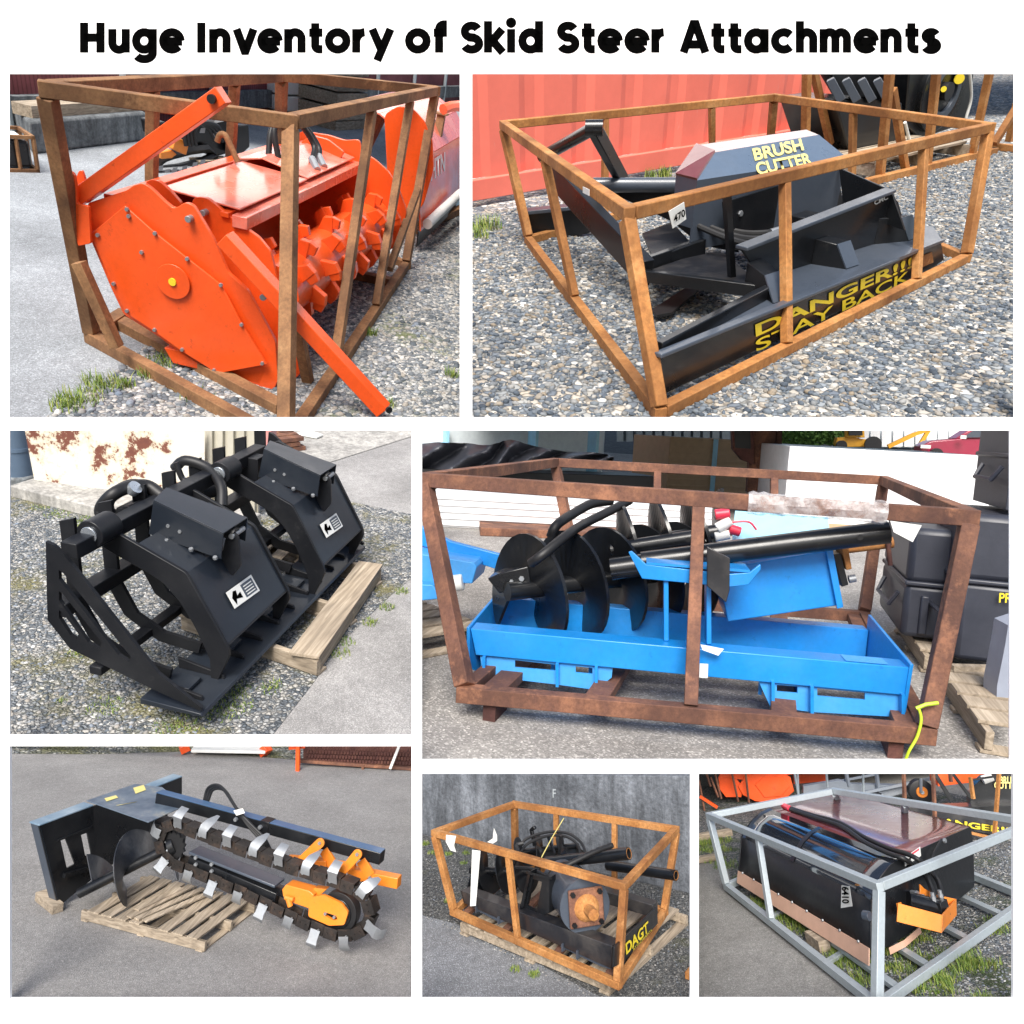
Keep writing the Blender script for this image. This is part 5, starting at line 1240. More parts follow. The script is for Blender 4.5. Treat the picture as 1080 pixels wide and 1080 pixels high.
# ----- left: second blue frame on pallets
ua=(Z(130,408)-Z(10,432)).normalized();ub_=Vector((-ua.y,ua.x,0));ub_=ub_ if ub_.x>0 else -ub_
o=Z(133,400)
pallet(B,o-ua*1.15,ua,ub_,1.15,1.1,'grey-brown wooden pallet at the left edge under the other blue frame',n=6,h=.12)
T=Thing(B,'blue_attachment','partly visible blue steel attachment lying on the left pallet','attachment',Z(80,300))
pl_=W(90,300,.85)
def LW_(pts,o=0): return [B.N(a_,b_,pl_+n4*o,n4) for a_,b_ in pts]
T.part('long_arm',MB().plate(LW_([(-10,180),(10,188),(60,213),(170,242),(198,244),(200,272),(140,262),(-10,215)],.2),.05,(),n4),BL,bevel=.004)
T.part('end_block',MB().plate(LW_([(-10,232),(100,250),(106,258),(98,288),(-10,285)]),.35,(),n4),BLL,bevel=.006)
T.part('end_block',MB().plate(LW_([(-10,288),(28,290),(42,315),(-10,320)],-.1),.3,(),n4),BLL,bevel=.006)
T.part('bag',MB().cyl(LW_([(45,290)])[0],LW_([(82,285)])[0],.05),M['white'],bevel=.01)
# ----- right: black transit cases on pallets
t=NT('black_case_plastic');n_=t.noise(30,4,.6);t.set(Base_Color=t.mix(t.noise(5,5,.7),(.015,.018,.028),(.05,.055,.075)),Roughness=.42);t.bump(n_,.25,.004);M['case']=t.m
uc=Vector((0,-1,0));
def case(label,base,w_,d_,h_,lid=.55,name='transit_case',latch=True):
    T=Thing(B,name,label,'equipment case',base,clip=3);c=base+Vector((d_/2,-w_/2,0))
    T.part('body',MB().box(c+UP*(h_*lid/2),(d_,w_,h_*lid-.012)),M['case'],bevel=.035)
    l=T.part('lid',MB().box(c+UP*(h_*(1+lid)/2),(d_*1.0,w_*1.0,h_*(1-lid)-.004)),M['case'],bevel=.04)
    T.part('rim',MB().box(c+UP*h_*lid,(d_*1.03,w_*1.03,.03)),M['case'],bevel=.01)
    for k in (.28,.72): T.part('rib',MB().box(base+Vector((-.006,-w_*k,h_*lid*.45)),(.03,.05,h_*lid*.7)),M['case'],bevel=.01)
    if latch:
        for k in (.42,):
            q=base+Vector((-.02,-w_*k,h_*lid));hs_=T.part('latch',MB().box(q,(.02,.05,.12)),M['zinc'],bevel=.004);T.part('latch_ring',MB().disc_ring(q+Vector((-.015,0,-.05)),(1,0,0),.03,.018,.008),M['zinc'],hs_)
    T.part('handle',MB().tube([base+Vector((-.01+.06,.03,h_*lid*.8)),base+Vector((-.0+.08,.07,h_*lid*.55)),base+Vector((d_*.6,.07,h_*lid*.55)),base+Vector((d_*.65,.03,h_*lid*.8))],.015,6),M['case'])
    return T
bp=Z(952,425,.13);lowh=.78
T=case('lower large black transit case with yellow lettering, standing on the right pallet',bp,1.1,.8,.86,.55)
pC=bp+Vector((-.03,0,0))
text_on(B,T,'PROTEUS'[:2],(1035,321),(1058,322),(1036,304),pC,Vector((1,0,0)),M['yellow'],.02)
bp2=bp+Vector((.1,-.2,.88))
case('upper black ribbed transit case stacked on top of the yellow-lettered one',bp2,1.0,.7,.52,.6,latch=False)
bp3=bp2+Vector((.03,-.02,.54))
case('topmost black transit case of the stack at the right edge',bp3,.95,.65,.45,.6,latch=False)
case('smaller black case tucked behind the right corner post beside the lettered case',bp+Vector((.35,.22,.02)),.42,.9,.70,.5,latch=False)
ua2=(Z(1060,640)-Z(850,345));ua2.z=0;ua2.normalize();ub2=Vector((-ua2.y,ua2.x,0))
ub2=ub2 if ub2.y<0 else -ub2
o=Z(850,372)
pallet(B,o,ub2,ua2,1.3,1.05,'far weathered pallet under the black transit cases',n=5,h=.13)
pallet(B,o+ua2*1.12+ub2*.03,ub2,ua2,1.3,1.15,'near weathered pallet at the bottom right, beside the corner post',n=5,h=.13)
T=Thing(B,'grey_cover','folded grey plastic cover hanging at the bottom right edge','plastic cover',Z(1050,520))
pg=Z(1045,535);M['greycov']=plain('grey_blue_plastic',(.28,.31,.38),.5)
T.part('body',MB().plate([B.N(a_,b_,pg,n4) for a_,b_ in ((1052,362),(1090,350),(1090,545),(1060,532),(1048,538),(1030,528),(1032,470),(1046,400))],.15,(),n4),M['greycov'],bevel=.02)
T.part('strip',MB().bar(Z(950,437,.14),Z(1075,440,.14),.05,.03),M['wood'])
# ================================================================= chain trencher lying on a pallet
B=B5;X,Y,Z=B.X,B.Y,B.Z
u5=(Z(528,552)-Z(215,470)).normalized();n5=Vector((-u5.y,u5.x,0))
M['asph5']=asphalt('brown_grey_asphalt',(.31,.30,.29),300,1.6,.14)
ground(B,'asphalt_yard',M['asph5'])
o=Z(208,468);ly=(Z(528,552)-o).length
Tp=pallet(B,o,n5,u5,.95,ly,'broken weathered pallet carrying the chain trencher, several deck boards loose',n=8,h=.135,missing=(4,),mat=M['wood_y'])
r_=random.Random(8)
for k in range(3):
    a=o+u5*(.62+.1*k)+UP*.15+n5*.03;Tp.part('deck_board',MB().bar(a,a+n5*(.85)+u5*(.16+.05*k)+UP*.02,.08,.018),M['wood_y'],bevel=.002)
for k in (0,.5,1.0):
    a=o+n5*(.02+.9*k)+UP*.06;Tp.part('stringer',MB().bar(a,a+u5*ly,.04,.105),M['wood'],bevel=.004)
# mounting plate
q0=Z(151,433,.02);qa=Z(101,223,.60);qb=Z(471,96,.60);dq=(qb-qa);dq.z=0;Lq=dq.length;dq.normalize();nq=Vector((dq.y,-dq.x,0))
if nq.x<0:nq=-nq
def Q(zx,zy,off=0): return B.N(zx,zy,q0-nq*off,nq)
def Qs(p,off=0): return [Q(a,b,off) for a,b in p]
T=Thing(B,'chain_trencher','black chain trencher with silver digging teeth and orange end brackets, lying on a pallet','trencher',Z(520,430))
K_=M['black'];M['flight5']=paint('scuffed_dark_steel',(.02,.023,.03),.28,.35,(.2,.2,.2),coat=.3);M['skybl']=paint('pale_blue_highlight_top',(.14,.22,.30),.3,.5,(.45,.5,.52));M['blu5']=paint('blue_sheen_top',(.05,.12,.24),.3,.2,(.2,.25,.3),coat=.4)  # skybl and blu5 put sky highlights into the colour of top faces
f_=Qs([(101,224),(241,172),(250,352),(151,433)])
T.part('mounting_plate',MB().plate(f_,.02,[Qs([(156,257),(169,253),(194,322),(173,333)]),Qs([(210,247),(226,241),(237,296),(221,302)])],-nq),K_,smooth=False)
T.part('plate_end',MB().plate([f_[0],f_[3],f_[3]-nq*.14+UP*.01,f_[0]-nq*.14],.02,(),dq),M['slate'],bevel=.003)
ft=Q(419,124);fe=Q(471,95);
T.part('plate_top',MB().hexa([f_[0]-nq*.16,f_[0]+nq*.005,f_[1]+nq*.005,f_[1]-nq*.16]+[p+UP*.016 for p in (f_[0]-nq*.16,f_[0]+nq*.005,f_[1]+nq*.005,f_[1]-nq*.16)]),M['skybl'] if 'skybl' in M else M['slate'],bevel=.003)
fr=Qs([(400,125),(471,97),(471,140),(400,200)])
T.part('mounting_plate',MB().plate(fr,.02,(),-nq),K_)
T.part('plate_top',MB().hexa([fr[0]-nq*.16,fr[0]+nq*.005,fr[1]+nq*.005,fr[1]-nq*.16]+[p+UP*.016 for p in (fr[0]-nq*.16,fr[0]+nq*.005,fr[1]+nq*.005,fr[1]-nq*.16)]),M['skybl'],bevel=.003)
T.part('slot_frame',MB().bar(Q(148,262,-.01),Q(238,226,-.01),.02,.02).bar(Q(165,352,-.02),Q(250,328,-.02),.05,.05),K_)
h0=f_[1].z+.02
hs=[Z(224,160,h0),Z(349,117,h0),Z(419,125,h0),Z(479,173,h0-.01),Z(384,216,h0-.02)]
t=NT('dusty_sky_sheen_sheet');n_=t.noise(3,6,.7);t.set(Base_Color=t.ramp(n_,[(.3,(.08,.12,.18)),(.58,(.20,.25,.31)),(.75,(.48,.46,.36))]),Roughness=.3,Metallic=.3);M['sheet5']=t.m  # bluish tones paint the reflected sky into the sheet
T.part('cover_sheet',MB().plate(hs,-.012),M['sheet5'],bevel=.002)
for (a,b,c,d) in ((270,152,300,150),(300,170,350,160),(345,125,372,130)):
    q=[Z(a,b,h0+.016),Z(c,b-8,h0+.016),Z(c+6,d,h0+.016),Z(a+6,d+10,h0+.016)]
    T.part('worn_decal',MB().plate(q,.001),M['decal_yellow'])
T.part('inner_wall',MB().plate([Q(236,172,.45),Q(425,124,.45),Q(440,300,.45),Q(246,350,.45)],.02,(),nq),K_)
T.part('gear_housing',MB().bar(B.N(400,235,q0+nq*.45,nq),B.N(470,250,q0+nq*.8,nq),.25,.3),K_,bevel=.01)
# chain plane
pc=Z(905,586)+n5*.04
def C(zx,zy,off=0): return B.N(zx,zy,pc+n5*off,n5)
def Cs(p,off=0): return [C(a,b,off) for a,b in p]
a=C(205,398,-.30);b=C(445,276,.10);
sa=(b-a).normalized()
au=T.part('auger_tube',MB().pipe(a,b,.058,.008).cyl(a+sa*.05,a+sa*.06,.05),K_)
T.part('tube_inside',MB().pipe(a+sa*.002,a+sa*.06,.051,.004),M['amber'],au)
T.part('auger_flight',MB().flight(a+sa*.16,b-sa*.04,.05,.38,1.5,.010,4.19,n=40,hand=-1),M['flight5'],au)
fl=T.part('hub_flange',MB().cyl(b-sa*.02,b+sa*.05,.11,n=24),K_,bevel=.004)
bl=MB()
for k in range(5):
    q=k*1.257;v=Vector((0,0,1));s_=sa.cross(v).normalized();v=s_.cross(sa)
    T.part('bolt',MB().bolt(b-sa*.02+(s_*math.cos(q)+v*math.sin(q))*.085,-sa,.016,.018),M['zinc'],fl)
# beams
def cbar(nm,p,q,h,d,off,mat,bevel=.006): return T.part(nm,MB().bar(C(*p,off),C(*q,off),d,h,up=UP),mat,bevel=bevel)
cbar('boom_beam',(500,312),(724,408),.165,.2,.14,K_)
bb=cbar('boom_top_rail',(503,285),(724,372),.03,.2,.14,M['slate'])
for x,y in ((508,305),(508,323),(549,322),(549,340)): T.part('bolt',MB().bolt(C(x,y,.03),-n5,.024,.02),M['zinc'])
tb=.42
a=C(412,148,tb);b=C(990,304,tb);T.part('top_bar',MB().bar(a,b,.13,.135),K_,bevel=.008)
T.part('top_bar_sheen',MB().bar(a+UP*.069,b+UP*.069,.12,.006),M['blu5'] if 'blu5' in M else M['slate'])  # thin strip coloured as the blue highlight along the bar
m=a.lerp(b,.52);dd=(b-a).normalized();T.part('bar_collar',MB().bar(m-dd*.1,m+dd*.02,.15,.155),K_,bevel=.006)
T.part('bolt',MB().bolt(C(675,226,tb-.08),-n5,.026,.03),M['zinc']);T.part('bolt',MB().bolt(C(612,206,tb-.08),-n5,.026,.03),M['zinc'])
AM=M['amber']
# end sprocket and tensioner
cc=C(878,446,.10);mm=B.mpp(cc)
T.part('end_wheel',MB().cyl(cc-n5*.03,cc+n5*.09,52*mm,n=36),M['rubber'],bevel=.006)
T.part('wheel_hub',MB().cyl(cc-n5*.05,cc-n5*.02,38*mm,n=30),K_,bevel=.006)
te=T.part('tension_plate',MB().plate(rounded(Cs([(806,408),(838,402),(884,424),(901,448),(891,480),(852,482),(798,458),(800,425)],.0),.02,2),.03,[rounded(Cs([(838,446),(870,456),(874,466),(862,468),(840,455)],.0),.008,2)],n5),AM,smooth=False)
T.part('bolt',MB().bolt(C(843,450,.0),-n5,.018,.02),M['zinc'],te);T.part('bolt',MB().bolt(C(866,459,.0),-n5,.018,.02),M['zinc'],te)
T.part('tension_block',MB().plate(Cs([(730,388),(740,376),(800,392),(812,402),(806,440),(742,418),(732,405)],.03),.15,(),n5),AM,bevel=.008)
T.part('grease_knob',MB().cyl(C(746,412,-.01),C(752,432,-.01),.03).cyl(C(738,408,.0),C(760,414,.0),.025),AM,bevel=.004)
T.part('fork_plate',MB().plate(Cs([(800,392),(815,384),(845,388),(830,402),(806,408)],.1),.08,(),n5),AM,bevel=.004)
for (x0,y0,x1,y1) in ((775,316,828,268),(874,356,925,297)):
    p=C(x0,y0,.16);q=C(x1,y1,.16);dr=(q-p).normalized();s_=dr.cross(n5)*.052
    ps=[p-s_*.8-dr*.03,p+s_*.8-dr*.03]+[q+s_*math.cos(k*math.pi/6)+dr*.052*math.sin(k*math.pi/6) for k in range(7)]
    st=T.part('strap_arm',MB().plate(ps,.02,(),n5),AM,bevel=.003);T.part('bolt',MB().bolt(q,-n5,.022,.016),M['zinc'],st)
for (x0,y0,x1,y1) in ((838,285,862,325),(935,312,960,352)):
    T.part('strap_arm',MB().bar(C(x0,y0,.36),C(x1,y1,.36),.03,.12,up=UP),AM,bevel=.003)
T.part('guard_foot',MB().bar(C(905,342,.42),C(1034,368,.42),.12,.12),AM,bevel=.008);T.part('guard_foot',MB().bar(C(745,310,.38),C(850,318,.38),.12,.07).bar(C(840,320,.40),C(920,330,.42),.05,.09),AM,bevel=.006)
T.part('bolt',MB().bolt(C(958,357,.35),-n5,.02,.02),M['zinc'])
# chain
path=[(432,214),(540,256),(735,328),(800,350),(868,370),(915,388),(948,418),(958,455),(945,490),(915,508),(868,508),(800,482),(735,450),(640,402),(530,354),(440,318),(412,290),(410,250)]
pp=Cs(path,.0);L=[0]
for i in range(len(pp)): L.append(L[-1]+(pp[(i+1)%len(pp)]-pp[i]).length)
tot=L[-1];NL=36;pit=tot/NL
def at(s):
    s%=tot
    for i in range(len(pp)):
        if L[i+1]>=s: 
            f=(s-L[i])/(L[i+1]-L[i]);return pp[i].lerp(pp[(i+1)%len(pp)],f)
    return pp[0]
ctr=Vector((0,0,0))
for p in pp: ctr+=p
ctr/=len(pp)
M['link']=rust('dark_brown_steel_link',(.012,.010,.009),(.028,.022,.019),(.075,.045,.03),1.5,.5)
steel=M['zinc']
ch=T.part('chain_pins',MB().tube([p+n5*.06 for p in [at(k*tot/72) for k in range(73)]],.014,6,caps=False),M['link'])
for k in range(NL):
    a=at((k-.47)*pit);b=at((k+.47)*pit);d=(b-a).normalized();m=(a+b)/2;out=d.cross(n5)
    if k%2==0: w_,z0=.012,-.012
    else: w_,z0=.012,.004
    lk=MB();hh=.062
    for off in (z0,.118-z0):
        lk.plate([a-out*hh+n5*off,b-out*hh+n5*off,b+out*hh+n5*off,a+out*hh+n5*off],w_,(),n5)
    lk.plate([a+out*hh,b+out*hh,b+out*hh+n5*.12,a+out*hh+n5*.12],.010,(),-out)
    lo=T.part('chain_link',lk,M['link'],ch,bevel=.002,smooth=False)
    out=-out if out.dot(m-pp[0].lerp(pp[9],.5))<0 and False else out
    if k%2==1:
        # outward direction: away from loop centreline
        cl=C(650,360) if m.x<C(840,400).x else C(878,446)
        o2=out if out.dot(m-(a.lerp(b,.5)*0+cl if m.x>=C(840,400).x else Vector((m.x,m.y,(C(420+(B.px(m)[0]-420),250+(B.px(m)[0]-420)*.40)).z))))>0 else -out
        sgn=1 if (k//2)%2 else -1
        mb=MB();R0=.085;pts=[]
        base=m+o2*.03-n5*.02
        pr=[(-.035,-.012),(.03,-.02),(.075,.0),(.115,.05),(.15,.11)] if sgn>0 else [(-.035,-.012),(.04,-.035),(.08,-.05),(.12,-.03),(.155,.03)]
        wid=[.055,.05,.06,.055,.02 if sgn>0 else .05];sk=[0,0,.01,.03,.06] if sgn>0 else [0,0,0,.01,.01]
        for i,(r,w) in enumerate(pr):
            r*=1.18;w*=1.2
            c=m+o2*(r+.04)+n5*(w-.012)+d*sk[i]
            pts.append((c-d*wid[i]*1.05,c+d*wid[i]*1.05))
        kk=len(mb.v)
        for (p,q) in pts: mb.v+=[p,q,q+n5*.010+o2*.002,p+n5*.010+o2*.002]
        for i in range(len(pts)-1):
            for j in range(4): mb.f.append((kk+4*i+j,kk+4*i+(j+1)%4,kk+4*i+4+(j+1)%4,kk+4*i+4+j))
        mb.f+=[(kk,kk+1,kk+2,kk+3),(kk+4*len(pts)-1,kk+4*len(pts)-2,kk+4*len(pts)-3,kk+4*len(pts)-4)]
        T.part('digging_tooth',mb,steel,ch,bevel=.001)
    T.part('link_bolt',MB().bolt(m-d*.035-n5*.012,-n5,.011,.008).bolt(m+d*.035-n5*.012,-n5,.011,.008) if k%2==0 else MB().bolt(m+n5*.0-d*.03-n5*.012,-n5,.013,.016),M['zinc'] if k%2 else M['link'],ch)
sp=MB();c0=C(447,276,.05);R0=.15;pts=[]
for k in range(28):
    q=k/28*2*math.pi;r=R0*(1.12 if k%2 else .95);pts.append(c0+(u5*math.cos(q)+UP*math.sin(q))*r)
T.part('drive_sprocket',sp.plate(pts,.03,(),n5),M['rubber'],smooth=False)
# hoses
for k in range(3):
    T.part('hose',MB().tube(smooth_path([C(528+5*k,160,tb+.1),C(540+6*k,124+3*k,tb+.1),C(572+5*k,122+5*k,tb+.05),C(612,178,tb-.1),C(640+5*k,220,tb-.14),C(668+7*k,252,tb-.14),C(690+5*k,285,tb-.12)]),.018,10),M['rubber'])
tagcard(B,None,[(604,184),(628,178),(634,190),(612,197)],C(615,188,tb-.2),n5,'small white tag wrapped round the trencher hoses on the top bar')
p=Z(125,425);T=Thing(B,'wood_block','wooden block propping the left end of the trencher mounting plate','wood block',p)
T.part('block',MB().bar(Z(105,402,.05),Z(150,438,.05),.12,.10),M['wood'],bevel=.004)
p=Z(420,404,.14);T=Thing(B,'loose_shims','splintered loose board lying on the pallet under the chain','loose board',p)
T.part('board',MB().bar(Z(352,440,.17),Z(470,385,.17),.09,.018),M['wood_y'],bevel=.002)
# behind
M['moss_ground']=gravel_mat('mossy_gravel_strip',GST,14,(.22,.22,.06),moss_lo=.42,patch_scale=.5)
ground(B,'gravel_strip',M['moss_ground'],[(-20,36),(250,38),(500,30),(760,52),(1080,80),(1080,-10),(-20,-10)],z=.004)
a=Z(495,35);b=Z(680,40);ua=(b-a).normalized();va=Vector((-ua.y,ua.x,0));m_=B.mpp(a)
T=pallet(B,a,va,ua,80*m_,(b-a).length,'pale wooden pallet far behind the trencher at the top centre',n=7,h=10*m_,mat=M['wood_y'])
T=Thing(B,'orange_machine','orange machine feet resting on the far pallet at the top centre','machine',a.lerp(b,.5)+UP*10*m_)
T.part('bar',MB().bar(Z(465,40,.0)+UP*.08,Z(490,18,.15),.12,.14),M['orange'],bevel=.01);T.part('bar',MB().bar(Z(678,36,.05),Z(694,20,.2),.16,.16),M['orange'],bevel=.01)
T.part('base_plate',MB().bar(Z(500,22,.12),Z(690,26,.12),.4,.06),M['white'],bevel=.01)
a=Z(785,68);b=Z(1085,80);nb=Vector((-(b-a).normalized().y,(b-a).normalized().x,0));m_=B.mpp(a)
T=Thing(B,'flail_mower','orange flail mower with rows of rusty chain links hanging below, top right corner','flail mower',a.lerp(b,.5))
w8=lambda pts,o=0:[B.N(x,y,a+nb*o,nb) for x,y in pts]
T.part('hood',MB().plate(w8([(780,10),(1085,10),(1085,-20),(780,-20)]),.6,(),nb),M['orange'],bevel=.01)
T.part('back_sheet',MB().plate(w8([(785,15),(1085,18),(1085,70),(785,52)],.15),.05,(),nb),M['rust_dark'])
cm=MB()
for r in range(4):
    for k in range(36):
        q=w8([(792+8*k+(r%2)*4,20+11*r+k*.25)])[0];cm.box(q,(5*m_,3*m_,8*m_),.5)
o_=T.part('chain_curtain',cm,M['rust_dark'],smooth=False);o_['kind']='stuff'
T.part('base_rail',MB().bar(*w8([(770,54),(1085,76)]),.12,8*m_),M['rust_red'],bevel=.01)
T.part('leg',MB().bar(*w8([(772,8),(771,88)],-.3),10*m_,10*m_),M['orange'],bevel=.01);T.part('leg',MB().bar(*w8([(940,66),(940,82)],-.05),10*m_,6*m_),M['rust_red'])
T.part('leg',MB().bar(*w8([(1034,15),(1010,76)],-.2),7*m_,7*m_),M['white'],bevel=.01);T.part('drawbar',MB().bar(*w8([(748,22),(790,18)],-.2),7*m_,7*m_),M['orange'])
# ================================================================= black auger set in an orange-rusty crate on a pallet
B=B6;X,Y,Z0=B.X,B.Y,B.Z;GZ=-.125
Z=lambda a,b,v=0:Z0(a,b,v)
T,V=crate(B,dict(A=(68,250),B=(798,455),C=(1000,238),D=(375,140),a=(140,555),b=(775,835),c=(955,555)),.7,.055,M['rust_orange'],
 'orange-brown rusty crate on a pallet, holding black augers and a rusty flanged motor',None,posts=[('AB',352,388),('DC',537,537),('DC',762,762)],clip=3)
for t in (.06,.34,.66,.93):
    p=V['b'].lerp(V['a'],t);q=V['c'].lerp(V['d'],t);T.part('floor_beam',MB().bar(p+Vector((.03,0,0)),q-Vector((.03,0,0)),.06,.035),M['rust_red'],bevel=.002)
e6=(V['a']-V['b']);e6.z=0;e6.normalize();n6=Vector((e6.y,-e6.x,0))
f6=(V['c']-V['b']);f6.z=0;f6.normalize()
p6=V['b'].copy();p6.z=0
def W(zx,zy,off): return B.N(zx,zy,p6+n6*off,n6)
def Ws(p,off): return [W(a,b,off) for a,b in p]
K_=M['black'];KD=M['black_dusty']
T=Thing(B,'fork_cradle','dusty black attachment frame with fork pockets at the bottom of the orange-rusty crate','attachment frame',(.5,.8,0),clip=3)
f=Ws([(168,474),(752,688),(750,776),(180,522)],.06);d=n6*.12
T.part('front_beam',MB().hexa([f[3],f[2],f[2]+d,f[3]+d,f[0],f[1],f[1]+d,f[0]+d]),KD,bevel=.004)
bz=f[1].z
e0=Z0(795,700,bz);e1=Z0(926,540,bz);pr,nr,er=plane_of(e0,e1)
rp=on(B,[(762,690),(926,538),(930,600),(798,748),(760,770)],pr,nr)
T.part('end_plate',MB().plate(rp,.014,(),nr if nr.dot(e6)>0 else -nr),K_,bevel=.002)
text_on(B,T,'DAGT',(806,722),(893,630),(802,678),pr,nr,M['yellow'],.03)
text_on(B,T,'ATTACHMENTS',(832,706),(905,628),(830,698),pr,nr,M['yellow'],.0)
T.part('back_beam',MB().bar(Z0(920,545,bz-.04),Z0(690,480,bz-.04),.09,.10),KD,bevel=.004)
T.part('end_plate',MB().plate([f[0],f[3],f[3]+n6*.6,f[0]+n6*.6],.014,(),-e6),K_)
for pts in ([(205,528),(225,548),(320,598),(342,592),(340,575),(205,520)],[(540,665),(552,690),(705,765),(748,778),(748,758)]):
    T.part('fork_pocket',MB().plate(Ws(pts,.075),.012,(),n6),M['slate'],bevel=.002)
for x,y0,y1 in ((232,530,556),(318,572,600),(565,676,705),(622,702,735)): T.part('pocket_rib',MB().bar(W(x,y0,.065),W(x,y1,.065),.012,.04,up=n6),M['slate'])
# upright
of=.14
T.part('upright',MB().plate(Ws([(428,402),(505,425),(506,560),(470,570),(396,540)],of),.015,[Ws([(446,428),(482,440),(462,545),(424,530)],of)],n6),K_,smooth=False)
T.part('upright_flange',MB().plate(Ws([(428,402),(438,400),(408,540),(396,542)],of-.03),.08,(),n6).plate(Ws([(498,424),(510,424),(510,560),(498,562)],of-.03),.08,(),n6),K_)
T.part('saddle',MB().hexa([*Ws([(420,408),(520,432)],of-.04),*Ws([(520,432),(420,408)],of+.16),*[p+UP*.02 for p in Ws([(420,408),(520,432)],of-.04)],*[p+UP*.02 for p in Ws([(520,432),(420,408)],of+.16)]]),K_)
# motor
T=Thing(B,'auger_drive','large black cylindrical auger drive motor with rusty square flange and output shaft','auger drive',(.45,.35,0),clip=3)
a=W(560,440,.45);b=W(650,535,.14);ax=(b-a).normalized()
T.part('gear_case',MB().tube([a-ax*.04,a,a+ax*.12,b-ax*.13,b-ax*.06,b-ax*.01],[.13,.18,.185,.185,.20,.20],32),M['slate'])
T.part('case_ring',MB().cyl(a+ax*.10,a+ax*.13,.192,n=32),K_,bevel=.003)
s_=ax.cross(UP).normalized();v=s_.cross(ax)
c=b+ax*.0;fl=T.part('flange',MB().hexa([c+s_*i*.138+v*j*.138+ax*k for k in (0,.03) for i,j in ((-1,-1),(1,-1),(1,1),(-1,1))]),M['rust_red'],bevel=.01)
for i in (-1,1):
    for j in (-1,1): T.part('bolt',MB().bolt(c+s_*i*.108+v*j*.108+ax*.03,ax,.022,.02),K_,fl)
T.part('bearing_boss',MB().tube([c+ax*.03,c+ax*.05,c+ax*.07],[.10,.09,.06],24),M['rust_orange'])
sh=T.part('output_shaft',MB().tube([c+ax*.05,c+ax*.18,c+ax*.185],[.044,.044,.036],8),M['rust_orange'],bevel=.002)
T.part('cross_pin',MB().cyl(c+ax*.13-v*.055,c+ax*.13+v*.04,.010),M['rust_dark'],sh)
# augers, tubes, hoses
B_=B
def aug(label,a,b,r,stem,turns,ph):
    T=Thing(B,'earth_auger',label,'auger',(a+b)/2,clip=3);ax=(b-a).normalized()
    T.part('stem',MB().cyl(a,b,stem,n=16),K_);T.part('flighting',MB().flight(a+ax*.02,b-ax*.02,stem*.8,r,turns,.008,ph),K_);return T
aug('large black earth auger with stacked spiral flights in the left half of the orange crate',W(205,395,.30),W(470,400,.52),.185,.03,3.6,.6)
aug('slimmer black auger behind, its flight tips rising above the first one',W(345,330,.75),W(620,300,.85),.13,.025,3.2,1.2)
T=Thing(B,'tooth_tip','black forked auger tooth tip sticking up above the flights','auger tip',W(445,280,.7),clip=3)
T.part('tip',MB().bar(W(455,300,.7),W(440,235,.7),.03,.03).bar(W(440,240,.7),W(455,228,.7),.03,.03),K_,bevel=.004)
def tb(label,p,q,r,hole=True,mat=K_):
    T=Thing(B,'steel_tube',label,'tube',(p+q)/2,clip=3);T.part('barrel',MB().pipe(p,q,r,.006),mat);T.part('end_ring',MB().pipe(q-(q-p).normalized()*.004,q+(q-p).normalized()*.001,r-.006,.004),M['rust_orange']);return T
tb('thick black tube pointing right across the top of the orange crate, above the motor',W(500,365,.5),W(818,330,.62),.048)
tb('lower black tube poking out past the right crate post',W(735,375,.9),W(1000,415,.9),.042)
T=Thing(B,'hydraulic_hose','coiled black hydraulic hoses looping high over the augers, one spiral wrapped','hose',W(520,300,.5),clip=3)
T.part('hose_loop',MB().tube(smooth_path([W(388,320,.4),W(420,275,.5),W(500,248,.6),W(580,252,.65),W(630,285,.65),W(648,325,.6),W(640,345,.6)]),.012,8),M['rubber'])
T.part('hose_loop',MB().tube(smooth_path([W(395,330,.4),W(430,290,.5),W(505,262,.6),W(575,265,.65),W(618,295,.65),W(632,335,.6)]),.012,8),M['rubber'])
T.part('hose_spoke',MB().bar(W(505,262,.6),W(530,330,.6),.02,.02).bar(W(555,262,.6),W(548,335,.6),.02,.02),K_)
T.part('hose_spoke',MB().tube(smooth_path([W(372,370,.3),W(390,330,.3),W(385,300,.35),W(410,290,.4)]),.018,8),M['rubber'])
sp=smooth_path([W(570,380,.35),W(620,355,.42),W(690,322,.5),W(755,298,.55)])
T.part('spiral_hose',MB().tube(sp,[.020+.004*(i%2) for i in range(len(sp))],10),M['rubber'])
T.part('spiral_hose',MB().tube(smooth_path([W(380,385,.25),W(440,390,.25),W(510,420,.25),W(560,400,.3)]),.016,8),M['rubber'])
# papers and straw
pA,nA,eA=plane_of(V['A'],V['B'],0);nA=-nA if nA.dot(Vector(B.loc((0,0,0)))-pA)<0 else nA
pp_=V['A']+nA*.034
tagcard(B,None,[(212,316),(244,320),(226,532),(204,534)],pp_+nA*.02,nA,'long dirty paper strip hanging down from the front left crate rail')
tagcard(B,None,[(112,258),(150,262),(142,300),(150,325),(128,318),(110,285)],pp_,nA,'torn white tape wrapped over the crate rail near its left corner')
tagcard(B,None,[(270,286),(292,272),(296,232),(308,262),(308,282),(292,292)],pp_-nA*.07+UP*0,nA,'torn white tape sticking up from the middle of the front rail')
T=Thing(B,'cable_tie','thin straw-coloured cable tie standing up from the front rail','cable tie',W(480,345,-.03));T.part('tie',MB().tube([W(480,345,-.03),W(520,270,.0),W(566,194,.05)],.0035,5),M['decal_yellow'])
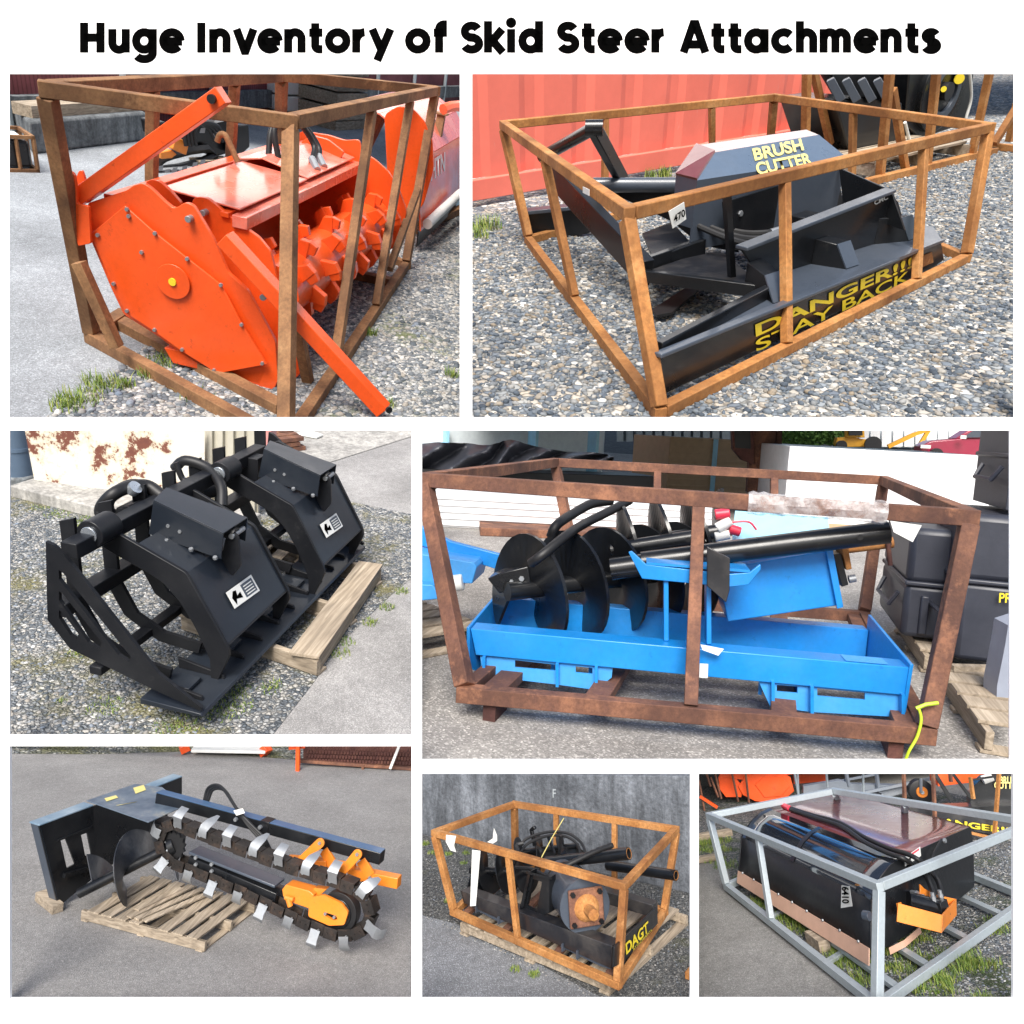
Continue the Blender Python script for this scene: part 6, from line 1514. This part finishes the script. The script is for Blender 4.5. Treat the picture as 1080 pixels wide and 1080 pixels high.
# pallet and ground
uy=(Z0(184,648,GZ)-Z0(742,880,GZ));uy.z=0;uy.normalize();ux=Vector((uy.y,-uy.x,0))
on_=Z0(742,880,GZ)
pallet(B,on_-uy*.02,ux,uy,1.25,1.52,'pale wooden pallet beneath the orange-rusty crate',n=7,h=.115,mat=M['wood_p'] if 'wood_p' in M else M['wood'])
M['gravel6']=gravel_mat('fine_dark_gravel',[(0,(.10,.105,.11)),(.4,(.21,.22,.22)),(.7,(.33,.33,.32)),(1,(.5,.49,.46))],75,(.20,.21,.06),moss_lo=.56,patch_scale=1.6)
M['asph6']=asphalt('dark_blue_grey_asphalt',(.25,.26,.275),300,2.2,.2)
ground(B,'asphalt_yard',M['asph6'],z=GZ)
ground(B,'gravel_yard',M['gravel6'],[(-10,560),(150,600),(400,720),(740,900),(1080,920),(1080,440),(600,380),(200,300),(-10,250)],z=GZ+.004)
scatter_stones(B,'gravel',poly_pts(B,[(0,560),(200,660),(740,920),(1080,920),(1080,500),(600,400),(200,320),(0,270)],GZ),6000,.004,.012,M['stones3'],6,z=GZ,label='fine loose gravel around the orange-rusty crate and its pallet')
grass(B,'grass',[((*Z0(a_,b_,GZ)[:2],GZ),r,n) for a_,b_,r,n in ((30,295,.05,60),(120,335,.05,50),(190,330,.05,40),(60,330,.06,50),(450,800,.05,50),(380,780,.05,40),(120,520,.04,30),(180,370,.04,30))],M['grass'],'faint green weeds along the foot of the concrete wall',h=.03)
# concrete wall
a=Z0(0,252,GZ);b=Z0(1080,492,GZ);pw,nw,ew=plane_of(a,b)
cw=concrete('dark_streaked_concrete',(.23,.25,.28),(.07,.078,.09))
T=Thing(B,'concrete_wall','tall dark streaked concrete retaining wall behind the orange-rusty crate','wall',(a+b)/2)
q=on(B,[(-20,22),(1090,34)],pw,nw);h=q[0].z-GZ;h2=q[1].z-GZ
b2=B.N(1090,490,pw,nw);a2=B.N(-20,250,pw,nw);a2.z=b2.z=GZ
T.part('wall_block',MB().hexa([a2,b2,b2+nw*.35,a2+nw*.35,a2+UP*h,b2+UP*h2,b2+nw*.35+UP*h2,a2+nw*.35+UP*h]),cw,bevel=.01)
text_on(B,T,'F',(524,114),(536,114),(524,82),pw,nw,M['far_grey'],.0)
T=Thing(B,'coping_strip','white edging strip with red mesh above the concrete wall, top right','edging',q[1])
w2=lambda p,o:[B.N(x,y,pw+nw*o,nw) for x,y in p]
T.part('strip',MB().plate(w2([(690,20),(1085,33),(1085,48),(850,40)],.1),.1,(),nw),M['white']);T.part('mesh',MB().plate(w2([(800,-5),(1085,-5),(1085,32),(800,24)],.3),.02,(),nw),M['slats'])
p=Z0(1050,800,GZ+.01);T=Thing(B,'steel_offcut','rusty steel piece just entering at the right edge of the gravel','steel piece',p);T.part('bar',MB().bar(Z0(1046,805,GZ+.03),Z0(1080,760,GZ+.03),.05,.05),M['rust_orange'],bevel=.002)
# ================================================================= pickup broom in a galvanised crate
B=B7;X,Y,Z=B.X,B.Y,B.Z
G_=M['galv']
T,V=crate(B,dict(A=(55,155),B=(605,385),C=(1116,178),D=(460,75),a=(112,385),b=(605,775),c=(1100,425)),.75,.062,G_,
 'long galvanised steel crate frame around the black pickup broom',None,posts=[('AB',214,258),('DC',690,690)],clip=3)
for t in (.12,.3,.55,.8):
    p=V['b'].lerp(V['c'],t)
    q=V['a'].lerp(V['d'],t);T.part('floor_beam',MB().bar(p,q,.06,.035),G_,bevel=.002)
for t in (.28,.66):
    p=V['b'].lerp(V['a'],t);q=V['c'].lerp(V['d'],t);T.part('floor_beam',MB().bar(p-UP*.03,q-UP*.03,.05,.03),G_,bevel=.002)
for (x,y) in ((598,392),(538,380)): T.part('rust_spot',MB().bolt(B.N(x,y,V['B'],(V['a']-V['b']).cross(UP).normalized()),UP,.02,.004),M['rust_orange'])
P0=Vector((.27,.33,0));e7=Vector((.951,.309,0));f7=Vector((.18,.984,0)).normalized();n7=Vector((-e7.y,e7.x,0))
def E(zx,zy,off=0): return B.N(zx,zy,P0-n7*off,n7)
fn7=Vector((f7.y,-f7.x,0))
def Fp(zx,zy,off=0): return B.N(zx,zy,P0-fn7*off,fn7)
T=Thing(B,'pickup_broom','black pickup broom with a glossy curved hood, maroon top plate and orange motor bracket','pickup broom',(1.2,1.6,0),clip=3)
Lx=(Fp(140,300).dot(f7)-P0.dot(f7))
Lx=2.3
prof7=[(580,588),(582,430),(596,392),(616,352),(645,315),(678,292)]
pr=[E(*q) for q in prof7];top=[E(*q) for q in ((678,292),(720,272),(905,190))];bk=[E(*q) for q in ((905,190),(914,245),(918,385),(880,418))]
D7=f7*Lx
t=NT('glossy_black_hood');n_=t.noise(1.2,4,.6);t.set(Base_Color=t.ramp(n_,[(.3,(.02,.025,.035)),(.7,(.05,.06,.08))]),Roughness=.12,Metallic=.6);t.b.inputs['Coat Weight'].default_value=1;t.bump(t.noise(2.2,3,.5),.12,.03);M['hood7']=t.m
def sweep(ps,mat,nm,th=.01,bev=0,L0=Vector((0,0,0)),D=None):
    D=D or D7;mb=MB();N_=len(ps)
    seg=10
    mb.v=[p+L0+D*(j/seg) for j in range(seg+1) for p in ps]
    for j in range(seg):
        for i in range(N_-1): mb.f.append((j*N_+i,j*N_+i+1,(j+1)*N_+i+1,(j+1)*N_+i))
    o=T.part(nm,mb,mat,bevel=bev);m=o.modifiers.new('Solid','SOLIDIFY');m.thickness=th;return o
sweep(pr[:2],M['satin'],'front_panel');sweep(pr[1:],M['hood7'],'curved_hood');sweep(top,M['maroon'],'top_plate');sweep(bk,K_,'back_panel')
ends=pr+top[1:]+bk[1:]+[E(740,515),E(640,582)]
T.part('end_plate',MB().plate([p-n7*.004 for p in ends],.012,(),n7),K_,bevel=.002)
T.part('end_plate',MB().plate([p+D7 for p in ends],.012,(),n7),K_,bevel=.002)
# bands over the hood
for t_ in (.52,.96):
    q=[p+f7*Lx*t_ for p in pr[1:]];mb=MB();k=len(q)
    mb.v=[p+(p-(P0+f7*Lx*t_+e7*.4+UP*.2)).normalized()*.006 for p in q]+[p+f7*.07+(p-(P0+f7*Lx*t_+e7*.4+UP*.2)).normalized()*.006 for p in q]
    for i in range(k-1): mb.f.append((i,i+1,k+i+1,k+i))
    T.part('hood_band',mb,K_)
# rubber skirts
s0=E(582,586);s1=E(582,642);sk=T.part('rubber_skirt',MB().plate([s0-fn7*.01,s1-fn7*.012,s1-fn7*.012+D7,s0-fn7*.01+D7],.008,(),-fn7),M['tan_rubber'],label='tan rubber skirt strip along the front')
for k in range(9): T.part('bolt',MB().bolt(s0+D7*(k+.5)/9-fn7*.02+UP*.01,-fn7,.012,.008),M['zinc'],sk)
rs=[E(640,585,.02),E(690,560,.02),E(742,515,.02)];mb=MB();mb.v=rs+[p-UP*.05 for p in rs];mb.f=[(0,1,4,3),(1,2,5,4)];T.part('rubber_skirt',mb,M['tan_rubber'])
# side details
c=E(715,420,.0);T.part('bearing',MB().cyl(c-n7*.05,c,.055).cyl(c-n7*.1,c-n7*.05,.035),M['zinc'],bevel=.003)
c=E(566,480,.03);T.part('bearing',MB().cyl(c-n7*.03,c+n7*.02,.035),M['slate'],bevel=.003)
A_=M['amber']
o1=.30
T.part('motor_bracket',MB().plate([E(668,440,.10),E(664,500,.10),E(806,536,o1),E(810,478,o1)],.012),A_,bevel=.002)
T.part('motor_bracket',MB().plate([E(810,478,o1),E(806,536,o1),E(856,478,.12),E(855,426,.12)],.012),A_,bevel=.002)
T.part('motor_bracket',MB().plate([E(738,378,.05),E(740,420,.05),E(855,470,.12),E(855,426,.12),E(790,412,.08),E(752,392,.05)],.012),A_,bevel=.002)
T.part('bracket_flange',MB().plate(E_ if 0 else [E(664,440,.09),E(676,436,.09),E(692,498,.09),E(672,502,.09)],.012,(),-n7),A_,bevel=.002)
for x,y in ((675,455),(684,488)): T.part('bolt',MB().bolt(E(x,y,.105),-n7,.014,.01),M['zinc'])
a=E(700,428,.02);b=E(800,455,.16);T.part('hydraulic_motor',MB().cyl(a,b,.065,n=20).box(b,(.12,.12,.12),.3),K_,bevel=.004)
for x,y in ((788,440),(812,432)):
    p=E(x,y,.16);T.part('fitting',MB().cyl(p-UP*.02,p+UP*.05,.022,n=6).cyl(p+UP*.05,p+UP*.08,.016,n=8),M['zinc'])
T.part('hose',MB().tube(smooth_path([E(788,425,.16),E(780,395,.12),E(768,365,.06),E(760,340,.02),E(775,320,.0)]),.02,8),M['rubber'])
T.part('hose',MB().tube(smooth_path([E(812,418,.16),E(806,385,.12),E(795,360,.06),E(780,340,.02)]),.02,8),M['rubber'])
hz=top[0].z
T.part('hose',MB().tube(smooth_path([Z(305,125,hz+.02),Z(380,150,hz+.03),Z(480,178,hz+.03),Z(560,225,hz+.03),Z(640,262,hz+.03),Z(700,280,hz+.03),Z(745,305,hz-.02),E(770,340,.03)]),.020,10),M['rubber'])
T.part('hose',MB().tube(smooth_path([Z(320,135,hz+.02),Z(420,168,hz+.03),Z(490,192,hz+.03),Z(560,240,hz+.03),Z(635,276,hz+.03),Z(690,296,hz+.01),E(730,325,.02)]),.020,10),M['rubber'])
T.part('hose_fitting',MB().cyl(Z(296,122,hz+.02),Z(318,132,hz+.02),.03),M['capred'],bevel=.004)
T.part('hose',MB().tube(smooth_path([E(775,300,.03),E(790,270,.04),E(812,232,.02)]),.010,6),M['rubber']);T.part('bolt',MB().bolt(E(820,236,.02),-n7,.022,.015),M['zinc'])
st=T.part('warning_label',MB().plate([E(690,292,.008),E(742,256,.008),E(745,286,.008),E(694,320,.008)],.002),M['white']);T.part('label_text',MB().plate([E(706,284,.013),E(739,261,.013),E(739,267,.013),E(706,290,.013)],.001),M['capred'],st);T.part('label_pictogram',MB().plate([E(698,300,.013),E(712,290,.013),E(712,306,.013),E(700,314,.013)],.001),M['ink'],st)
fl=Fp(140,330)
tg=tagcard(B,None,[(486,382),(512,385),(521,450),(484,456)],s0+fn7*.03,fn7,'white lot tag numbered 6410 stuck on the dark front of the broom','6410',(489,386),(490,440),(512,386))
T=Thing(B,'lifting_eye','small black lifting eye at the far left end of the broom','eye',E(120,262,0)) if 0 else None
# ground
GZ=-.03
M['asph7']=asphalt('warm_grey_asphalt',(.31,.30,.28),300,1.6,.18)
ground(B,'asphalt_yard',M['asph7'],z=GZ)
M['gravel7']=gravel_mat('grassy_gravel',GST,44,(.10,.16,.03),moss_lo=.50,patch_scale=1.6)
gp=[(-10,290),(110,300),(130,380),(330,560),(620,800),(1080,820),(1080,120),(700,60),(-10,60)]
ground(B,'gravel_yard',M['gravel7'],gp,z=GZ+.004)
scatter_stones(B,'gravel',poly_pts(B,[(620,800),(1080,800),(1080,200),(900,240),(640,500),(400,560)],GZ),8000,.006,.016,M['stones3'],7,z=GZ,label='loose crushed stone beneath the galvanised crate')
sp=[];rr_=random.Random(9)
for _ in range(70):
    x=rr_.uniform(150,1000);y=rr_.uniform(430,760)
    if y< 380+(x-112)*.72-40 and True:
        if y>430: pass
    lo=385+(x-112)*.74
    y=lo-rr_.uniform(5,120) if x<560 else rr_.uniform(500,760)
    q=Z(x,y,GZ);sp.append(((q.x,q.y,GZ),.10,45))
for x,y in ((60,245),(90,270),(40,270),(110,320),(70,300),(30,250),(95,240)): 
    q=Z(x,y,GZ);sp.append(((q.x,q.y,GZ),.16,90))
grass(B,'grass',sp,M['grass7'] if 'grass7' in M else M['grass'],'green weeds growing through the gravel under the galvanised crate',h=.055)
T=Thing(B,'timber_sleeper','pale timber baulk lying on the ground at the far left edge','timber',Z(60,220));T.part('baulk',MB().bar(Z(-10,230,GZ+.04),Z(128,208,GZ+.04),.10,.08),M['wood'],bevel=.004)
T=Thing(B,'timber_sleeper','nearer timber baulk at the left edge beside the crate post','timber',Z(50,295));T.part('baulk',MB().bar(Z(-10,303,GZ+.04),Z(84,288,GZ+.04),.09,.06),M['wood'],bevel=.004)
p=Z(415,575,GZ+.03);T=Thing(B,'wood_block','small wooden block under the front of the broom','wood block',p);T.part('block',MB().bar(Z(385,545,GZ+.05),Z(432,580,GZ+.05),.10,.09),M['wood'],bevel=.004)
# background machinery
pb=Z(200,118,GZ);nb=(pb-Vector(B.loc((0,0,0))));nb.z=0;nb.normalize()
def Bk(pts,o=0): return [B.N(x,y,pb+nb*o,nb) for x,y in pts]
m_=B.mpp(pb);O=M['orange']
T=Thing(B,'mulcher_head','orange mulcher drum casings among rusty crate bars at the top left','mulcher',pb)
T.part('side_plate',MB().plate(Bk([(150,60),(170,30),(205,8),(260,0),(320,30),(332,75),(300,105),(240,112),(205,108),(165,88)]),12*m_,(),nb),O,bevel=m_)
T.part('inner_plate',MB().plate(Bk([(205,55),(235,25),(290,28),(318,60),(290,92),(235,96)],-4*m_),5*m_,(),nb),M['orange'],bevel=m_)
T.part('roof',MB().plate(Bk([(85,30),(100,5),(330,0),(330,20),(180,40)],6*m_),30*m_,(),nb),O,bevel=m_);T.part('side_plate',MB().plate(Bk([(85,30),(130,20),(165,60),(160,95),(110,95),(90,70)],8*m_),20*m_,(),nb),O,bevel=m_)
T=Thing(B,'mulcher_head','farther orange mulcher strip running behind, at the top centre','mulcher',Bk([(400,60)],1.2)[0])
T.part('roof',MB().plate(Bk([(330,-10),(440,-10),(440,50),(330,55)],1.2),.3,(),nb),O,bevel=m_)
T=Thing(B,'crate_bars','rusty upright bars of the crate around the far orange mulcher','crate',Bk([(100,118)])[0])
for (a,b,c,d) in ((22,40,45,165),(70,0,95,100),(126,0,150,110),(172,0,185,112),(40,0,60,60),(60,30,85,95)): T.part('post',MB().bar(*Bk([(a,b),(c,d)],-.15),5*m_,5*m_),M['rust_red'])
T.part('loader_arm',MB().bar(*Bk([(25,92),(82,128)],-.2),9*m_,9*m_),O)
T=Thing(B,'rotary_cutter','grey steel rotary cutter with castor wheels and yellow hubs, behind the broom','rotary cutter',Z(600,118,GZ))
pg=Z(600,128,GZ)
def Gk(pts,o=0): return [B.N(x,y,pg+nb*o,nb) for x,y in pts]
mg=B.mpp(pg);GY=paint('grey_machine_paint',(.22,.25,.29),.45,.3)
T.part('deck',MB().plate(Gk([(362,60),(480,40),(520,52),(700,58),(700,80),(640,95),(560,82),(362,84)]),30*mg,(),nb),GY,bevel=mg)
T.part('frame_bar',MB().bar(*Gk([(560,80),(780,34)],-.1),9*mg,9*mg).bar(*Gk([(430,52),(600,20)],.1),7*mg,7*mg).bar(*Gk([(600,20),(610,90)],-.05),9*mg,9*mg).bar(*Gk([(500,10),(510,60)],0),9*mg,9*mg),GY,bevel=mg*.5)
for (x,y,r,lab) in ((745,76,36,0),(608,116,31,0)):
    c=Gk([(x,y)],-.2)[0];wh=T.part('wheel',MB().tube([c-nb*.05,c-nb*.045,c+nb*.10,c+nb*.105],[r*mg*.9,r*mg,r*mg,r*mg*.9],28),M['rubber']);T.part('rim',MB().tube([c-nb*.06,c-nb*.04],[r*mg*.45,r*mg*.5],20),M['amber'],wh);T.part('hub',MB().cyl(c-nb*.08,c-nb*.05,r*mg*.15),M['galv'],wh)
T.part('castor_fork',MB().bar(*Gk([(745,34),(745,80)],-.28),6*mg,6*mg),GY);T.part('castor_fork',MB().bar(*Gk([(620,84),(608,118)],-.28),6*mg,6*mg),GY)
pk=Z(900,222,GZ)
def Kk(pts,o=0): return [B.N(x,y,pk+nb*o,nb) for x,y in pts]
mk=B.mpp(pk)
T=Thing(B,'brush_cutter','second black brush cutter lettered BRUSH CUTTER and DANGER, cut off at the top right','brush cutter',pk)
T.part('hood',MB().plate(Kk([(905,95),(915,60),(950,28),(1085,20),(1085,120),(905,118)],.15),40*mk,(),nb),M['black'],bevel=mk)
T.part('deck',MB().plate(Kk([(775,130),(1085,120),(1085,160),(770,150)],.0),60*mk,(),nb),M['black'],bevel=mk)
T.part('skirt',MB().plate(Kk([(705,128),(1085,165),(1085,238),(705,165)],-.1),.03,(),nb),M['black_dusty'],bevel=mk)
T.part('frame_arm',MB().bar(*Kk([(790,18),(845,108)],-.05),12*mk,12*mk).bar(*Kk([(840,8),(905,95)],.05),10*mk,10*mk).bar(*Kk([(900,40),(1000,25)],-.05),6*mk,6*mk),M['black'],bevel=mk*.5)
text_on(B,T,'BRUSH',(1000,50),(1062,52),(1000,26),pk+nb*.14,nb,M['decal_yellow'],.03,.012)
text_on(B,T,'CUTTER',(982,66),(1066,68),(982,44),pk+nb*.13,nb,M['decal_yellow'],.03,.012)
text_on(B,T,'DANGER!!!',(776,176),(1046,216),(776,156),pk-nb*.11,nb,M['yellow'],.03,.02)
T=Thing(B,'orange_machine','orange machine casing behind the second brush cutter, top right','machine',Kk([(950,40)],1.0)[0])
T.part('casing',MB().plate(Kk([(800,-10),(1085,-10),(1085,50),(930,45),(800,60)],.9),.4,(),nb),O,bevel=mk)
T.part('motor',MB().cyl(Kk([(945,40)],.1)[0],Kk([(975,28)],.1)[0],14*mk),M['white'],bevel=mk)
T=Thing(B,'crate_bars','rusty crate uprights in front of the second brush cutter','crate',Kk([(990,235)])[0])
for (a,b,c,d) in ((688,0,692,120),(783,0,790,165),(905,30,915,100),(1000,0,984,215),(838,0,842,45)): T.part('post',MB().bar(*Kk([(a,b),(c,d)],-.25),9*mk,9*mk),M['rust_orange'] if a>900 else M['rust_red'])
T.part('base_rail',MB().bar(*Kk([(770,180),(1085,252)],-.25),8*mk,8*mk),M['rust_orange'])
for (a,b,c,d) in ((345,0,348,90),(435,0,440,60),(555,0,556,100),(648,0,650,90)):
    pass
T=Thing(B,'steel_posts','row of thin galvanised uprights among the machinery behind','posts',Gk([(450,100)],-.1)[0])
for (a,b,c,d) in ((342,-5,346,88),(436,-5,440,62),(556,-5,558,128),(330,0,345,85)): T.part('post',MB().bar(*Gk([(a,b),(c,d)],-.2),5*mg,5*mg),M['galv'])

GR={'wooden_pallet':'wooden pallets under the machinery','transit_case':'black transit cases stacked at the right','shrub':'shrubs far away beyond the blue frame','steel_tube':'black steel tubes in the crates','display_board':'white display boards','timber_sleeper':'timber baulks at the left edge','concrete_wall':None}
for o in bpy.data.objects:
    if o.parent is None:
        k=o.name.split('.')[0]
        if GR.get(k): o['group']=GR[k]
